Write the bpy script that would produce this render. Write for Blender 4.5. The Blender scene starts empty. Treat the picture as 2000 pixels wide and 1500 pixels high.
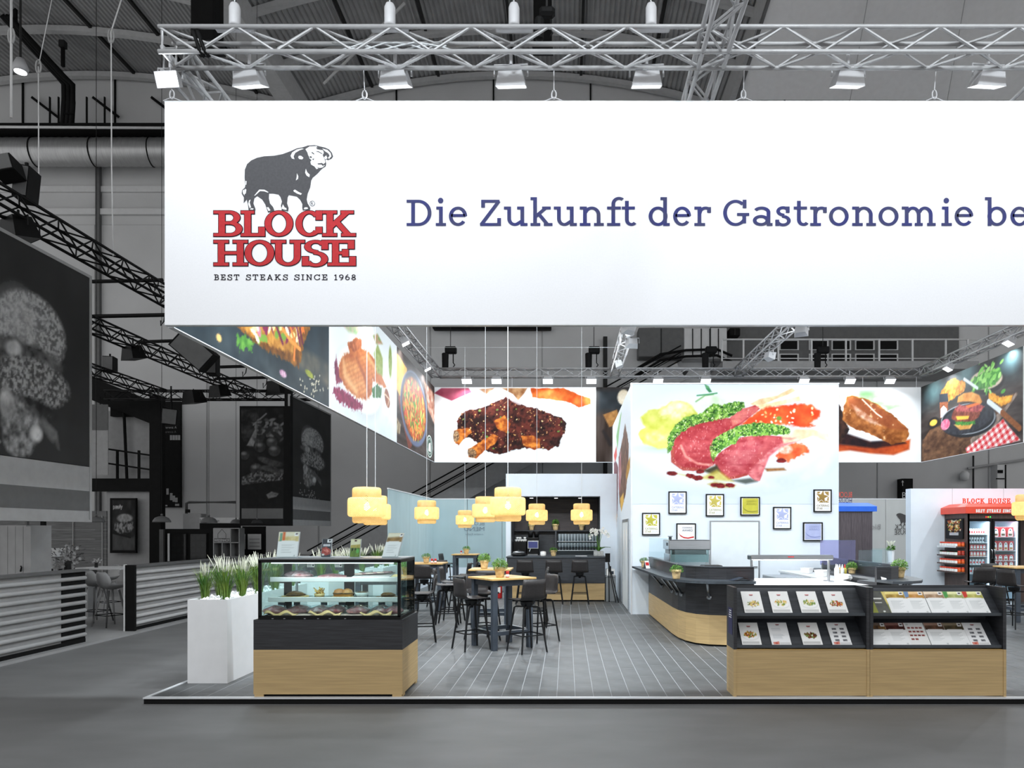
import bpy, math, random
import numpy as np
from mathutils import Vector

# ---------------------------------------------------------------- camera, world, exposure
F, CX, CY, H = 1420.0, 1106.0, 1036.0, 1.8      # focal length, principal point (in a 2000x1500 frame), eye height
sc = bpy.context.scene
COL = sc.collection
cam = bpy.data.cameras.new('camera'); cam_o = bpy.data.objects.new('camera', cam); COL.objects.link(cam_o)
cam.sensor_width = 36.0; cam.lens = 36.0 * F / 2000.0
cam.shift_x = (1000.0 - CX) / 2000.0; cam.shift_y = (CY - 750.0) / 2000.0
cam.clip_start = 0.05; cam.clip_end = 300
cam_o.location = (0, 0, H); cam_o.rotation_euler = (math.pi / 2, 0, 0)
sc.camera = cam_o
sc.cycles.adaptive_threshold = .06; sc.cycles.adaptive_min_samples = 16; sc.cycles.max_bounces = 6; sc.cycles.diffuse_bounces = 3; sc.cycles.glossy_bounces = 3; sc.cycles.transparent_max_bounces = 14; sc.cycles.caustics_reflective = False; sc.cycles.caustics_refractive = False
sc.view_settings.view_transform = 'Standard'; sc.view_settings.look = 'None'
sc.view_settings.exposure = 0.0; sc.view_settings.gamma = 1.0; sc.view_settings.use_curve_mapping = False
wd = bpy.data.worlds.new('world'); sc.world = wd; wd.use_nodes = True
wb = wd.node_tree.nodes['Background']; wb.inputs[0].default_value = (0.98, 0.99, 1.0, 1); wb.inputs[1].default_value = 1.0
LAMP = 0.26                                        # strength of all exhibition lamps

random.seed(7); rng = np.random.default_rng(7)
def WX(x, Z): return (x - CX) / F * Z
def WZ(y, Z): return H - (y - CY) / F * Z
def P(x, y, Z): return (WX(x, Z), Z, WZ(y, Z))

# ---------------------------------------------------------------- mesh collector
class MB:
    def __init__(s): s.v = []; s.f = []
    def add(s, vs, fs):
        n = len(s.v); s.v += [tuple(p) for p in vs]; s.f += [tuple(i + n for i in f) for f in fs]; return s
    def box(s, x0, x1, y0, y1, z0, z1):
        vs = [(x, y, z) for z in (z0, z1) for y in (y0, y1) for x in (x0, x1)]
        return s.add(vs, [(0, 2, 3, 1), (4, 5, 7, 6), (0, 1, 5, 4), (2, 6, 7, 3), (0, 4, 6, 2), (1, 3, 7, 5)])
    def cbox(s, x0, x1, y0, y1, z0, z1, c=0.006):
        """box with chamfered edges"""
        q = []
        for z, ins in ((z0, c), (z0 + c, 0), (z1 - c, 0), (z1, c)):
            a, b, d, e = x0 + ins, x1 - ins, y0 + ins, y1 - ins
            k = c if ins == 0 else 0.0001
            q += [(a + k, d, z), (b - k, d, z), (b, d + k, z), (b, e - k, z), (b - k, e, z), (a + k, e, z), (a, e - k, z), (a, d + k, z)]
        fs = [tuple(range(7, -1, -1)), tuple(range(24, 32))]
        for r in range(3):
            for i in range(8):
                j = (i + 1) % 8; fs.append((r * 8 + i, r * 8 + j, r * 8 + 8 + j, r * 8 + 8 + i))
        return s.add(q, fs)
    def obox(s, c, size, ax=(1, 0, 0), ay=(0, 1, 0), az=(0, 0, 1)):
        c = Vector(c); a = Vector(ax) * size[0] / 2; b = Vector(ay) * size[1] / 2; d = Vector(az) * size[2] / 2
        vs = [c + a * i + b * j + d * k for k in (-1, 1) for j in (-1, 1) for i in (-1, 1)]
        return s.add(vs, [(0, 2, 3, 1), (4, 5, 7, 6), (0, 1, 5, 4), (2, 6, 7, 3), (0, 4, 6, 2), (1, 3, 7, 5)])
    def beam(s, p, q, w, h, up=(0, 0, 1)):
        p = Vector(p); q = Vector(q); d = (q - p); L = d.length; d.normalize(); up = Vector(up)
        a = d.cross(up)
        if a.length < 1e-4: a = d.cross(Vector((1, 0, 0)))
        a.normalize(); b = a.cross(d)
        return s.obox((p + q) / 2, (L, w, h), d, a, b)
    def tube(s, pts, r, n=8, closed=False, cap=True):
        pts = [Vector(p) for p in pts]; m = len(pts); rs = r if isinstance(r, (list, tuple)) else [r] * m
        ref = None; rings = []
        for i in range(m):
            if closed: d = pts[(i + 1) % m] - pts[i - 1]
            else: d = pts[min(i + 1, m - 1)] - pts[max(i - 1, 0)]
            if d.length < 1e-9: d = Vector((0, 0, 1))
            d.normalize()
            if ref is None:
                ref = Vector((0, 0, 1)) if abs(d.z) < 0.9 else Vector((1, 0, 0))
            a = d.cross(ref)
            if a.length < 1e-3: a = d.cross(Vector((0, 1, 0.3)))
            a.normalize(); b = a.cross(d); ref = -b if False else b.cross(a) * 0 + ref
            k = 1.0
            if 0 < i < m - 1 or closed:
                d1 = (pts[i] - pts[i - 1]).normalized(); d2 = (pts[(i + 1) % m] - pts[i]).normalized()
                cs = max(-0.9, min(1, d1.dot(d2))); k = min(1.6, 1 / max(0.3, math.sqrt((1 + cs) / 2)))
            rings.append([pts[i] + (a * math.cos(t) + b * math.sin(t)) * rs[i] * (k if n <= 4 else 1) for t in [2 * math.pi * (j + .5) / n for j in range(n)]])
        vs = [p for rg in rings for p in rg]; fs = []
        for i in range(m if closed else m - 1):
            for j in range(n):
                k2 = (j + 1) % n; i2 = (i + 1) % m
                fs.append((i * n + j, i * n + k2, i2 * n + k2, i2 * n + j))
        if cap and not closed:
            fs.append(tuple(range(n - 1, -1, -1))); fs.append(tuple((m - 1) * n + j for j in range(n)))
        return s.add(vs, fs)
    def lathe(s, prof, n=24, c=(0, 0, 0), wob=0, close=False):
        m = len(prof); vs = []; cx, cy, cz = c
        for k, (r, z) in enumerate(prof):
            for j in range(n):
                t = 2 * math.pi * j / n; rr = r * (1 + (wob * math.sin(5 * t + k * 1.3) + wob * math.cos(3 * t - k) if wob else 0))
                vs.append((cx + rr * math.cos(t), cy + rr * math.sin(t), cz + z))
        fs = []
        for k in range(m if close else m - 1):
            for j in range(n):
                j2 = (j + 1) % n; k2 = (k + 1) % m
                fs.append((k * n + j, k * n + j2, k2 * n + j2, k2 * n + j))
        if not close:
            fs.append(tuple(range(n - 1, -1, -1))); fs.append(tuple((m - 1) * n + j for j in range(n)))
        return s.add(vs, fs)
    def prism(s, poly, z0, z1):
        n = len(poly)
        vs = [(x, y, z0) for x, y in poly] + [(x, y, z1) for x, y in poly]
        return s.add(vs, [tuple(range(n - 1, -1, -1)), tuple(range(n, 2 * n))] + [(i, (i + 1) % n, n + (i + 1) % n, n + i) for i in range(n)])
    def ribbon(s, line, t, z0, z1):
        """upright strip following a plan polyline, thickness t to its left"""
        n = len(line); off = []
        for i in range(n):
            a = line[max(i - 1, 0)]; b = line[min(i + 1, n - 1)]
            dx, dy = b[0] - a[0], b[1] - a[1]; L = math.hypot(dx, dy); off.append((line[i][0] - dy / L * t, line[i][1] + dx / L * t))
        return s.strip(line, off, z0, z1)
    def strip(s, A, B, z0, z1):
        n = len(A); vs = []
        for a, b in zip(A, B): vs += [(a[0], a[1], z0), (b[0], b[1], z0), (b[0], b[1], z1), (a[0], a[1], z1)]
        fs = [(0, 1, 2, 3), (4 * n - 1, 4 * n - 2, 4 * n - 3, 4 * n - 4)]
        for i in range(n - 1):
            o = 4 * i
            for k in range(4):
                k2 = (k + 1) % 4; fs.append((o + k, o + 4 + k, o + 4 + k2, o + k2))
        return s.add(vs, fs)
    def shift(s, d):
        s.v = [(x + d[0], y + d[1], z + d[2]) for x, y, z in s.v]; return s
    def mesh(s, name, m=None, smooth=False):
        me = bpy.data.meshes.new(name); me.from_pydata(s.v, [], s.f)
        if m: me.materials.append(m)
        if smooth: me.polygons.foreach_set('use_smooth', [True] * len(me.polygons))
        me.update(); return me

def link(o, parent=None):
    COL.objects.link(o)
    if parent is not None: o.parent = parent
    return o
def tag(o, label=None, cat=None, group=None, kind=None):
    for k, v in (('label', label), ('category', cat), ('group', group), ('kind', kind)):
        if v: o[k] = v
    return o
def thing(name, label, cat, loc=(0, 0, 0), rz=0, group=None, kind=None):
    o = link(bpy.data.objects.new(name, None)); o.empty_display_size = .1
    o.location = loc; o.rotation_euler = (0, 0, rz); return tag(o, label, cat, group, kind)
def part(parent, name, mb, m, smooth=False, label=None, kind=None, loc=None, rot=None):
    o = link(bpy.data.objects.new(name, mb if isinstance(mb, bpy.types.Mesh) else mb.mesh(name, m, smooth)), parent)
    if loc: o.location = loc
    if rot: o.rotation_euler = rot
    return tag(o, label, None, None, kind)
def root_of(o):
    while o.parent: o = o.parent
    return o
def partw(parent, name, mb, m, smooth=False, label=None, kind=None):
    """part given in world coordinates (the thing is not rotated)"""
    return part(parent, name, mb.shift([-c for c in root_of(parent).location]), m, smooth, label, kind)
def single(name, mb, m, label, cat, loc=(0, 0, 0), rz=0, group=None, smooth=False, kind=None):
    o = link(bpy.data.objects.new(name, mb if isinstance(mb, bpy.types.Mesh) else mb.mesh(name, m, smooth)))
    o.location = loc; o.rotation_euler = (0, 0, rz); return tag(o, label, cat, group, kind)
def singlew(name, mb, m, label, cat, base, group=None, smooth=False, kind=None):
    return single(name, mb.shift([-c for c in base]), m, label, cat, base, 0, group, smooth, kind)
def copy_tree(o, parent=None):
    c = o.copy(); COL.objects.link(c)
    if parent is not None: c.parent = parent
    for ch in o.children: copy_tree(ch, c)
    return c

# ---------------------------------------------------------------- materials
def lin(c):
    c = [x / 255.0 for x in c]
    return tuple(x / 12.92 if x <= 0.04045 else ((x + 0.055) / 1.055) ** 2.4 for x in c)
def nodes_of(name):
    m = bpy.data.materials.new(name); m.use_nodes = True; nt = m.node_tree
    return m, nt, nt.nodes['Principled BSDF']
def mat(name, col, rough=.6, metal=0., var=.08, scale=6., stretch=(1, 1, 1), emit=0., bump=0., spec=.5, col2=None, detail=4, sheen=0):
    m, nt, b = nodes_of(name); N = nt.nodes.new; L = nt.links.new
    tc = N('ShaderNodeTexCoord'); mp = N('ShaderNodeMapping'); mp.inputs['Scale'].default_value = stretch
    L(tc.outputs['Object'], mp.inputs['Vector'])
    nz = N('ShaderNodeTexNoise'); nz.inputs['Scale'].default_value = scale; nz.inputs['Detail'].default_value = detail
    L(mp.outputs['Vector'], nz.inputs['Vector'])
    r = N('ShaderNodeValToRGB'); a = lin(col); c2 = lin(col2) if col2 else tuple(x * (1 - var * 2) for x in a)
    c1 = a if col2 else tuple(min(1, x * (1 + var)) for x in a)
    r.color_ramp.elements[0].position = .32; r.color_ramp.elements[1].position = .68
    r.color_ramp.elements[0].color = (*c2, 1); r.color_ramp.elements[1].color = (*c1, 1)
    L(nz.outputs['Fac'], r.inputs['Fac']); L(r.outputs['Color'], b.inputs['Base Color'])
    b.inputs['Roughness'].default_value = rough; b.inputs['Metallic'].default_value = metal
    b.inputs['Specular IOR Level'].default_value = spec
    if emit:
        b.inputs['Emission Color'].default_value = (*a, 1); b.inputs['Emission Strength'].default_value = emit
    if bump:
        bp = N('ShaderNodeBump'); bp.inputs['Strength'].default_value = bump; bp.inputs['Distance'].default_value = .01
        L(nz.outputs['Fac'], bp.inputs['Height']); L(bp.outputs['Normal'], b.inputs['Normal'])
    return m
def glass(name, tint=(235, 250, 250), rough=.02, fres=1.35, body=0.0, bodycol=(200, 230, 235)):
    """thin pane: see-through with a Fresnel reflection and a little haze"""
    m = bpy.data.materials.new(name); m.use_nodes = True; nt = m.node_tree; nt.nodes.clear(); N = nt.nodes.new; L = nt.links.new
    out = N('ShaderNodeOutputMaterial'); tr = N('ShaderNodeBsdfTransparent'); tr.inputs[0].default_value = (*lin(tint), 1)
    gl = N('ShaderNodeBsdfGlossy'); gl.inputs['Roughness'].default_value = rough
    lw_ = N('ShaderNodeLayerWeight'); lw_.inputs[0].default_value = .5; pw_ = N('ShaderNodeMath'); pw_.operation = 'POWER'; pw_.inputs[1].default_value = 4.0; L(lw_.outputs['Facing'], pw_.inputs[0])
    fr = N('ShaderNodeMath'); fr.operation = 'MULTIPLY_ADD'; fr.inputs[1].default_value = min(.7, (fres - 1) * 2); fr.inputs[2].default_value = (fres - 1) * .1; L(pw_.outputs[0], fr.inputs[0])
    mx = N('ShaderNodeMixShader'); L(fr.outputs[0], mx.inputs[0]); L(tr.outputs[0], mx.inputs[1]); L(gl.outputs[0], mx.inputs[2])
    last = mx
    if body:
        df = N('ShaderNodeBsdfDiffuse'); df.inputs[0].default_value = (*lin(bodycol), 1)
        nz = N('ShaderNodeTexNoise'); nz.inputs['Scale'].default_value = 2.0
        mr = N('ShaderNodeMapRange'); mr.inputs['To Min'].default_value = body * .85; mr.inputs['To Max'].default_value = min(1, body * 1.1); L(nz.outputs['Fac'], mr.inputs['Value'])
        m2 = N('ShaderNodeMixShader'); L(mr.outputs[0], m2.inputs[0]); L(mx.outputs[0], m2.inputs[1]); L(df.outputs[0], m2.inputs[2]); last = m2
    L(last.outputs[0], out.inputs['Surface']); return m
def emission(name, col, s):
    m, nt, b = nodes_of(name); b.inputs['Base Color'].default_value = (*lin(col), 1)
    b.inputs['Emission Color'].default_value = (*lin(col), 1); b.inputs['Emission Strength'].default_value = s; return m
def printed(name, rough=.6, spec=.12):
    m, nt, b = nodes_of(name); a = nt.nodes.new('ShaderNodeAttribute'); a.attribute_name = 'Col'
    nt.links.new(a.outputs['Color'], b.inputs['Base Color']); b.inputs['Roughness'].default_value = rough
    b.inputs['Specular IOR Level'].default_value = spec; return m
M = {}
ORD = ('first', 'second', 'third', 'fourth', 'fifth', 'sixth', 'seventh', 'eighth', 'ninth', 'tenth', 'eleventh', 'twelfth', 'thirteenth', 'fourteenth')
def D(k, *a, **kw): M[k] = mat(k, *a, **kw); return M[k]
# stand (in colour)
D('white_wall', (226, 235, 243), .6, var=.015, scale=3, spec=.25)
D('white_fabric', (244, 245, 248), .85, var=.012, scale=60, spec=.1)
D('white_lacquer', (236, 237, 239), .35, var=.015)
D('oak', (192, 164, 116), .5, var=.075, scale=1.8, stretch=(1, 1, 30), detail=9)
D('oak_top', (206, 168, 104), .45, var=.14, scale=2.0, stretch=(1.4, 20, 2), detail=8)
D('black_wood', (44, 45, 49), .42, var=.28, scale=2.5, stretch=(1.2, 1.2, 26), detail=8)
D('dark_wood', (52, 55, 60), .45, var=.2, scale=2.5, stretch=(1.2, 1.2, 18), detail=8)
D('dark_top', (62, 68, 74), .38, var=.12, scale=3, stretch=(2, 14, 2))
D('blue_grey', (58, 66, 76), .5, var=.08)
D('shell', (44, 41, 41), .42, var=.1, scale=30, spec=.35)
D('black_metal', (20, 21, 23), .4, var=.1, spec=.3)
D('black', (12, 12, 13), .5, var=.1, spec=.2)
D('steel', (176, 180, 184), .3, metal=1., var=.05, scale=4, stretch=(1, 1, 30))
D('alu', (222, 225, 228), .35, metal=.15, var=.03)
D('tile', (90, 92, 93), .5, var=.15, scale=3.2, detail=9, bump=.06)
D('grout', (150, 152, 154), .8, var=.05)
D('tray', (222, 226, 228), .4, var=.03)
D('paper', (244, 244, 242), .7, var=.01)
D('kraft', (216, 188, 138), .8, var=.14, scale=18)
D('leaf', (112, 162, 66), .55, col2=(64, 118, 44), scale=14)
D('leaf_pale', (146, 188, 92), .55, col2=(92, 146, 62), scale=14)
D('grass', (128, 148, 52), .5, col2=(52, 104, 30), scale=5)
D('plume', (224, 226, 208), .8, var=.03)
D('pebble', (246, 247, 248), .6, var=.04)
D('petal', (250, 250, 246), .6, var=.02)
D('concrete', (178, 180, 178), .85, var=.12, scale=20)
D('red', (206, 44, 46), .45, var=.05)
D('logo_red', (192, 60, 64), .8, var=.04, scale=30, spec=.1)
D('logo_black', (26, 22, 34), .8, var=.05, spec=.1)
D('logo_grey', (88, 88, 91), .8, var=.05, scale=40, spec=.1)
D('ink_blue', (74, 76, 104), .8, scale=5, spec=.1, col2=(58, 62, 122))
D('roof_red', (232, 76, 52), .4, var=.03)
D('roof_blue', (36, 104, 222), .4, var=.03)
D('walnut', (84, 66, 60), .5, var=.2, scale=2.5, stretch=(16, 16, 1.2), detail=7)
D('walnut_grey', (92, 82, 86), .5, var=.2, scale=2.5, stretch=(16, 16, 1.2), detail=7)
D('meat', (158, 74, 84), .3, col2=(206, 158, 158), scale=22, bump=.2)
D('meat_dark', (128, 54, 64), .25, col2=(216, 190, 192), scale=16, bump=.2)
D('fat', (226, 206, 196), .35, var=.1, scale=20)
D('bun', (206, 150, 78), .45, col2=(170, 100, 44), scale=9)
D('fries', (222, 178, 88), .5, var=.14, scale=20)
D('stew', (120, 84, 40), .4, col2=(70, 48, 24), scale=40, bump=.3)
D('board', (212, 182, 128), .5, var=.12, scale=3, stretch=(3, 14, 3))
D('sauce_orange', (232, 104, 44), .4, var=.08)
D('jar', (176, 64, 52), .25, var=.1)
D('pouch', (232, 236, 240), .4, var=.04)
D('label_dark', (46, 54, 66), .5, var=.05)
D('screen', (26, 30, 58), .15, var=.2)
D('grey_bin', (128, 132, 134), .4, var=.06)
D('door_white', (226, 234, 238), .4, var=.015)
D('gold', (196, 190, 60), .4, var=.1, scale=5)
D('gold2', (202, 186, 84), .4, var=.1, scale=5)
D('silver', (176, 184, 222), .4, var=.06, scale=5)
D('bronze', (160, 128, 62), .4, var=.12, scale=5)
D('navy', (36, 36, 88), .5, var=.04)
M['glass'] = glass('glass', (240, 250, 249), fres=1.3)
M['glass_clear'] = glass('glass_clear', (244, 250, 252), fres=1.2, body=.03)
M['glass_lavender'] = glass('glass_lavender', (214, 214, 236), fres=1.2, body=.12, bodycol=(190, 190, 225))
M['frosted'] = glass('frosted', (170, 200, 205), .2, 1.4, body=.82, bodycol=(186, 208, 212))
M['frosted_grey'] = glass('frosted_grey', (170, 175, 175), .3, 1.3, body=.88, bodycol=(196, 198, 196))
M['tumbler'] = glass('tumbler', (215, 225, 228), .03, 1.6, body=.28, bodycol=(220, 232, 238))  # whitish diffuse body stands in for highlights on the glasses
M['print'] = printed('print'); M['print_gloss'] = printed('print_gloss', .35, .5)
# hall (grey)
D('hall_floor', (112, 112, 112), .55, var=.07, scale=1.1, stretch=(1, 2, 1), detail=8)
D('hall_wall', (187, 187, 187), .8, var=.03, scale=.6)
D('hall_panel', (196, 196, 196), .7, var=.02)
D('hall_roof', (148, 148, 148), .7, var=.08, scale=1.5)
D('hall_beam', (176, 176, 176), .6, var=.04)
D('hall_duct', (165, 165, 165), .35, metal=.6, var=.08, scale=2, stretch=(14, 1, 1))
D('hall_dark', (20, 20, 20), .6, var=.1, spec=.08)
D('hall_dark2', (44, 44, 44), .6, var=.08, spec=.1)
D('truss', (158, 158, 159), .45, metal=.15, var=.05)
D('truss_black', (16, 16, 16), .5, var=.1, spec=.12)
D('lamp_body', (176, 176, 178), .5, var=.03)
D('grey_light', (196, 196, 196), .6, var=.03)
D('grey_mid', (148, 148, 148), .6, var=.04)
D('grey_dark', (84, 84, 84), .6, var=.06)
D('grey_wood', (96, 96, 96), .6, var=.2, scale=2, stretch=(1, 1, 16), detail=7)
D('grey_petal', (190, 190, 190), .7, var=.04)
D('cable', (200, 204, 206), .5, var=.02)
M['grey_glass'] = glass('grey_glass', (140, 140, 140), .05, 1.3, body=.2, bodycol=(70, 70, 70))
M['lamp_on'] = emission('lamp_on', (250, 252, 255), 2.2)
M['led'] = emission('led', (236, 246, 255), 3.0)
M['bulb'] = emission('bulb', (255, 236, 200), 20.0)
M['led_red'] = emission('led_red', (255, 40, 40), 1.5); M['led_green'] = emission('led_green', (60, 255, 90), 1.5)
# ---------------------------------------------------------------- lettering: a small slab-serif drawn with strokes
def arc(cx, cy, rx, ry, a0, a1, n=14):
    return [(cx + rx * math.cos(math.radians(a0 + (a1 - a0) * i / n)), cy + ry * math.sin(math.radians(a0 + (a1 - a0) * i / n))) for i in range(n + 1)]
def glyph(ch, wx, wy):
    hx, hy = wx / 2, wy / 2; T = 1 - hy; X = .74; XT = X - hy
    def S(x, a=0, b=1): return [(x, a), (x, b)]
    def Hh(a, b, y): return [(a, y), (b, y)]
    O = lambda cx, cy, rx, ry: ('c', arc(cx, cy, rx, ry, 0, 360, 32)[:-1])
    ss = hx + .11
    g = {
        'B': [S(.22), Hh(0, .3, hy), Hh(0, .3, T), [(.2, T), (.42, T)] + arc(.42, (T + .52) / 2, .23 - hx * .3, (T - .52) / 2, 90, -90) + [(.2, .52)], [(.2, .52), (.44, .52)] + arc(.44, (.52 + hy) / 2, .27 - hx * .3, (.52 - hy) / 2, 90, -90) + [(.2, hy)]],
        'L': [S(.22), Hh(0, .22 + ss, T), Hh(0, .72, hy), S(.72 - hx * .45, 0, .36)],
        'O': [O(.42, .5, .42 - hx, .5 - hy)],
        'C': [arc(.44, .5, .44 - hx, .5 - hy, 42, 318, 28), S(.8 - hx * .35, .64, 1), S(.8 - hx * .35, .12, .36)],
        'K': [S(.22), Hh(0, .22 + ss, T), Hh(0, .22 + ss, hy), [(.24, .36), (.74, .96)], [(.42, .56), (.78, .04)], Hh(.54, .92, T), Hh(.56, .98, hy)],
        'H': [S(.2), S(.7), Hh(0, .2 + ss, T), Hh(0, .2 + ss, hy), Hh(.7 - ss, .9, T), Hh(.7 - ss, .9, hy), Hh(.2, .7, .5)],
        'U': [[(.2, 1), (.2, .34)] + arc(.45, .34, .25, .34 - hy, 180, 360) + [(.7, 1)], Hh(0, .2 + ss, T), Hh(.7 - ss, .9, T)],
        'S': [arc(.36, .75, .3 - hx * .6, .25 - hy, 25, 270, 18) + arc(.36, .26, .33 - hx * .6, .24, 90, -155, 18), S(.64, .64, 1), S(.05, 0, .36)],
        'E': [S(.22), Hh(0, .7, T), Hh(0, .74, hy), Hh(.22, .5, .5), S(.7 - hx * .4, .66, 1), S(.74 - hx * .4, 0, .36), S(.5, .36, .64)],
        'T': [S(.37), Hh(0, .74, T), Hh(.16, .58, hy), S(.03, .68, 1), S(.71, .68, 1)],
        'A': [[(.08, 0), (.4, 1)], [(.4, 1), (.72, 0)], Hh(.2, .6, .32), Hh(-.04, .22, hy), Hh(.56, .86, hy)],
        'I': [S(.2), Hh(0, .4, T), Hh(0, .4, hy)],
        'N': [S(.18), S(.7), [(.16, 1), (.72, 0)], Hh(0, .18, T), Hh(0, .34, hy), Hh(.54, .86, T)],
        '1': [S(.26), [(.26, 1 - hy), (.04, .8)], Hh(.04, .48, hy)],
        '9': [O(.3, .68, .26, .32 - hy), [(.56, .68), (.5, .3), (.2, 0)]],
        '6': [O(.3, .32, .26, .32 - hy), [(.04, .32), (.1, .7), (.4, 1)]],
        '8': [O(.3, .74, .21, .26 - hy), O(.3, .26, .26, .26 - hy)],
        'D': [S(.2), Hh(0, .3, T), Hh(0, .3, hy), [(.2, T), (.36, T)] + arc(.36, .5, .4 - hx, .5 - hy, 90, -90, 20) + [(.2, hy)]],
        'Z': [Hh(.05, .68, T), [(.66, .95), (.04, .05)], Hh(.0, .72, hy), S(.05 + hx * .8, .7, 1), S(.72 - hx * .8, 0, .3)],
        'G': [arc(.45, .5, .45 - hx, .5 - hy, 48, 325, 28), Hh(.5, .94, .44), S(.76, .1, .44), S(.8 - hx * .4, .68, 1)],
        'i': [S(.2, 0, X), Hh(.02, .2, XT), Hh(0, .4, hy), ('d', (.19, .97, wx * .72))],
        'e': [[(.08, .4), (.56, .4)] + arc(.32, .37, .32 - hx, .37 - hy, 4, 322, 24)],
        'u': [[(.16, X), (.16, .28)] + arc(.33, .28, .17, .28 - hy, 180, 300) + [(.56, .2)], S(.56, 0, X), Hh(0, .16, XT), Hh(.4, .56, XT), Hh(.56, .72, hy)],
        'k': [S(.16, 0, 1.1), Hh(0, .16, 1.1 - hy), Hh(0, .34, hy), [(.16, .34), (.54, .7)], [(.3, .44), (.6, .04)], Hh(.4, .7, XT), Hh(.46, .76, hy)],
        'n': [S(.16, 0, X), Hh(0, .16, XT), Hh(0, .33, hy), [(.16, .5)] + arc(.37, .42, .21, .32 - hy, 150, 0) + [(.58, 0)], Hh(.44, .74, hy)],
        'f': [[(.22, 0), (.22, .82)] + arc(.4, .84, .18, .27 - hy, 180, 50), Hh(.02, .46, XT), Hh(.02, .44, hy)],
        't': [[(.2, .96), (.2, .24)] + arc(.36, .24, .16, .24 - hy, 180, 320), Hh(.02, .48, XT)],
        'd': [S(.54, 0, 1.1), Hh(.38, .54, 1.1 - hy), Hh(.54, .7, hy), O(.3, .37, .26, .37 - hy)],
        'r': [S(.18, 0, X), Hh(0, .18, XT), Hh(0, .38, hy), [(.18, .46)] + arc(.4, .5, .2, .24 - hy, 160, 60), S(.52, .5, .72)],
        'a': [O(.26, .21, .22, .21 - hy), arc(.28, .52, .24, .22 - hy, 150, 0) + [(.52, 0)], Hh(.52, .66, hy)],
        's': [[(x * .9, y * X) for x, y in arc(.34, .76, .26, .24 - hy, 25, 270, 16) + arc(.34, .27, .3, .25 - hy * .6, 90, -155, 16)], S(.52, .5, X), S(.03, 0, .24)],
        'o': [O(.32, .37, .32 - hx, .37 - hy)],
        'm': [S(.16, 0, X), Hh(0, .16, XT), Hh(0, .33, hy), [(.16, .5)] + arc(.36, .42, .19, .32 - hy, 150, 0) + [(.55, 0)], [(.55, .5)] + arc(.75, .42, .19, .32 - hy, 150, 0) + [(.94, 0)], Hh(.42, .68, hy), Hh(.82, 1.1, hy)],
        'b': [S(.16, 0, 1.1), Hh(0, .16, 1.1 - hy), O(.41, .37, .26, .37 - hy)],
        'l': [S(.2, 0, 1.1), Hh(.02, .2, 1.1 - hy), Hh(0, .4, hy)],
    }.get(ch, [O(.3, .35, .25, .3)])
    return g
def stroke_faces(st, hx, hy):
    closed = False
    if isinstance(st, tuple):
        if st[0] == 'd':
            x, y, r = st[1]; p = arc(x, y, r, r, 0, 360, 18)[:-1]; return p, [tuple(range(len(p)))]
        closed = True; st = st[1]
    n = len(st); A = []; B = []
    for i in range(n):
        a = st[i - 1] if (closed or i > 0) else st[i]; b = st[(i + 1) % n] if (closed or i < n - 1) else st[i]
        if a == b: b = (a[0] + 1e-6, a[1])
        dx, dy = b[0] - a[0], b[1] - a[1]; L = math.hypot(dx, dy) or 1e-9
        nx, ny = -dy / L, dx / L
        # pen wide across stems and narrow across bars
        q = math.hypot(nx * hx, ny * hy) / 1.0
        A.append((st[i][0] + nx * hx, st[i][1] + ny * hy)); B.append((st[i][0] - nx * hx, st[i][1] - ny * hy))
    vs = A + B; fs = []
    for i in range(n if closed else n - 1):
        j = (i + 1) % n; fs.append((i, n + i, n + j, j))
    return vs, fs
def glyph_mesh(ch, wx, wy, grow=0.0, q=1.0):
    vs = []; fs = []
    for st in glyph(ch, wx, wy):
        if grow and not isinstance(st, tuple) and len(st) == 2:      # lengthen bars so that the outline shows at their ends
            (ax, ay), (bx, by) = st; L = math.hypot(bx - ax, by - ay); ux, uy = (bx - ax) / L * grow / q, (by - ay) / L * grow
            st = [(ax - ux, ay - uy), (bx + ux, by + uy)]
        if grow and isinstance(st, tuple) and st[0] == 'd': st = ('d', (st[1][0], st[1][1], st[1][2] + grow))
        v, f = stroke_faces(st, wx / 2 + grow / q, wy / 2 + grow); n = len(vs); vs += [(x, y, len(fs) and len(vs) * 1e-5 + .0003) for x, y in v]; fs += [tuple(i + n for i in q) for q in f]
    return vs, fs
def letter(parent, ch, o, right, up, x0, x1, base, cap, wx, wy, m, lift, grow=0.0, name='letter', proud=.0):
    """a flat letter spanning x0..x1 along `right` from point o, baseline at `base` along `up`, capital height cap"""
    q = 1.0
    for _ in range(3):
        v0, _f = glyph_mesh(ch, wx / q, wy); xs = [p[0] for p in v0]; lo, hi = min(xs), max(xs); k = (x1 - x0) / (hi - lo); q = k / cap
    wx /= q; vs, fs = glyph_mesh(ch, wx, wy, grow, q)
    o = Vector(o); r = Vector(right); u = Vector(up); nrm = r.cross(u).normalized()
    mb = MB(); pts = [o + r * (x0 + (x - lo) * k) + u * (base + y * cap) + nrm * (lift + e) for x, y, e in vs]
    mb.add(pts, fs); return partw(parent, name, mb, m)
def word(parent, s, o, right, up, x0, x1, base, cap, wx, wy, m, lift=.004, gap=.18):
    ws = []
    for c in s:
        if c == ' ': ws.append((c, .45)); continue
        v, _ = glyph_mesh(c, wx, wy); xs = [p[0] for p in v]; ws.append((c, max(xs) - min(xs)))
    tot = sum(w for _, w in ws) + gap * (len(s) - 1); k = (x1 - x0) / tot; x = x0
    for c, w in ws:
        if c != ' ': letter(parent, c, o, right, up, x, x + w * k, base, cap, wx, wy, m, lift)
        x += (w + gap) * k
TXT = {}
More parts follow.
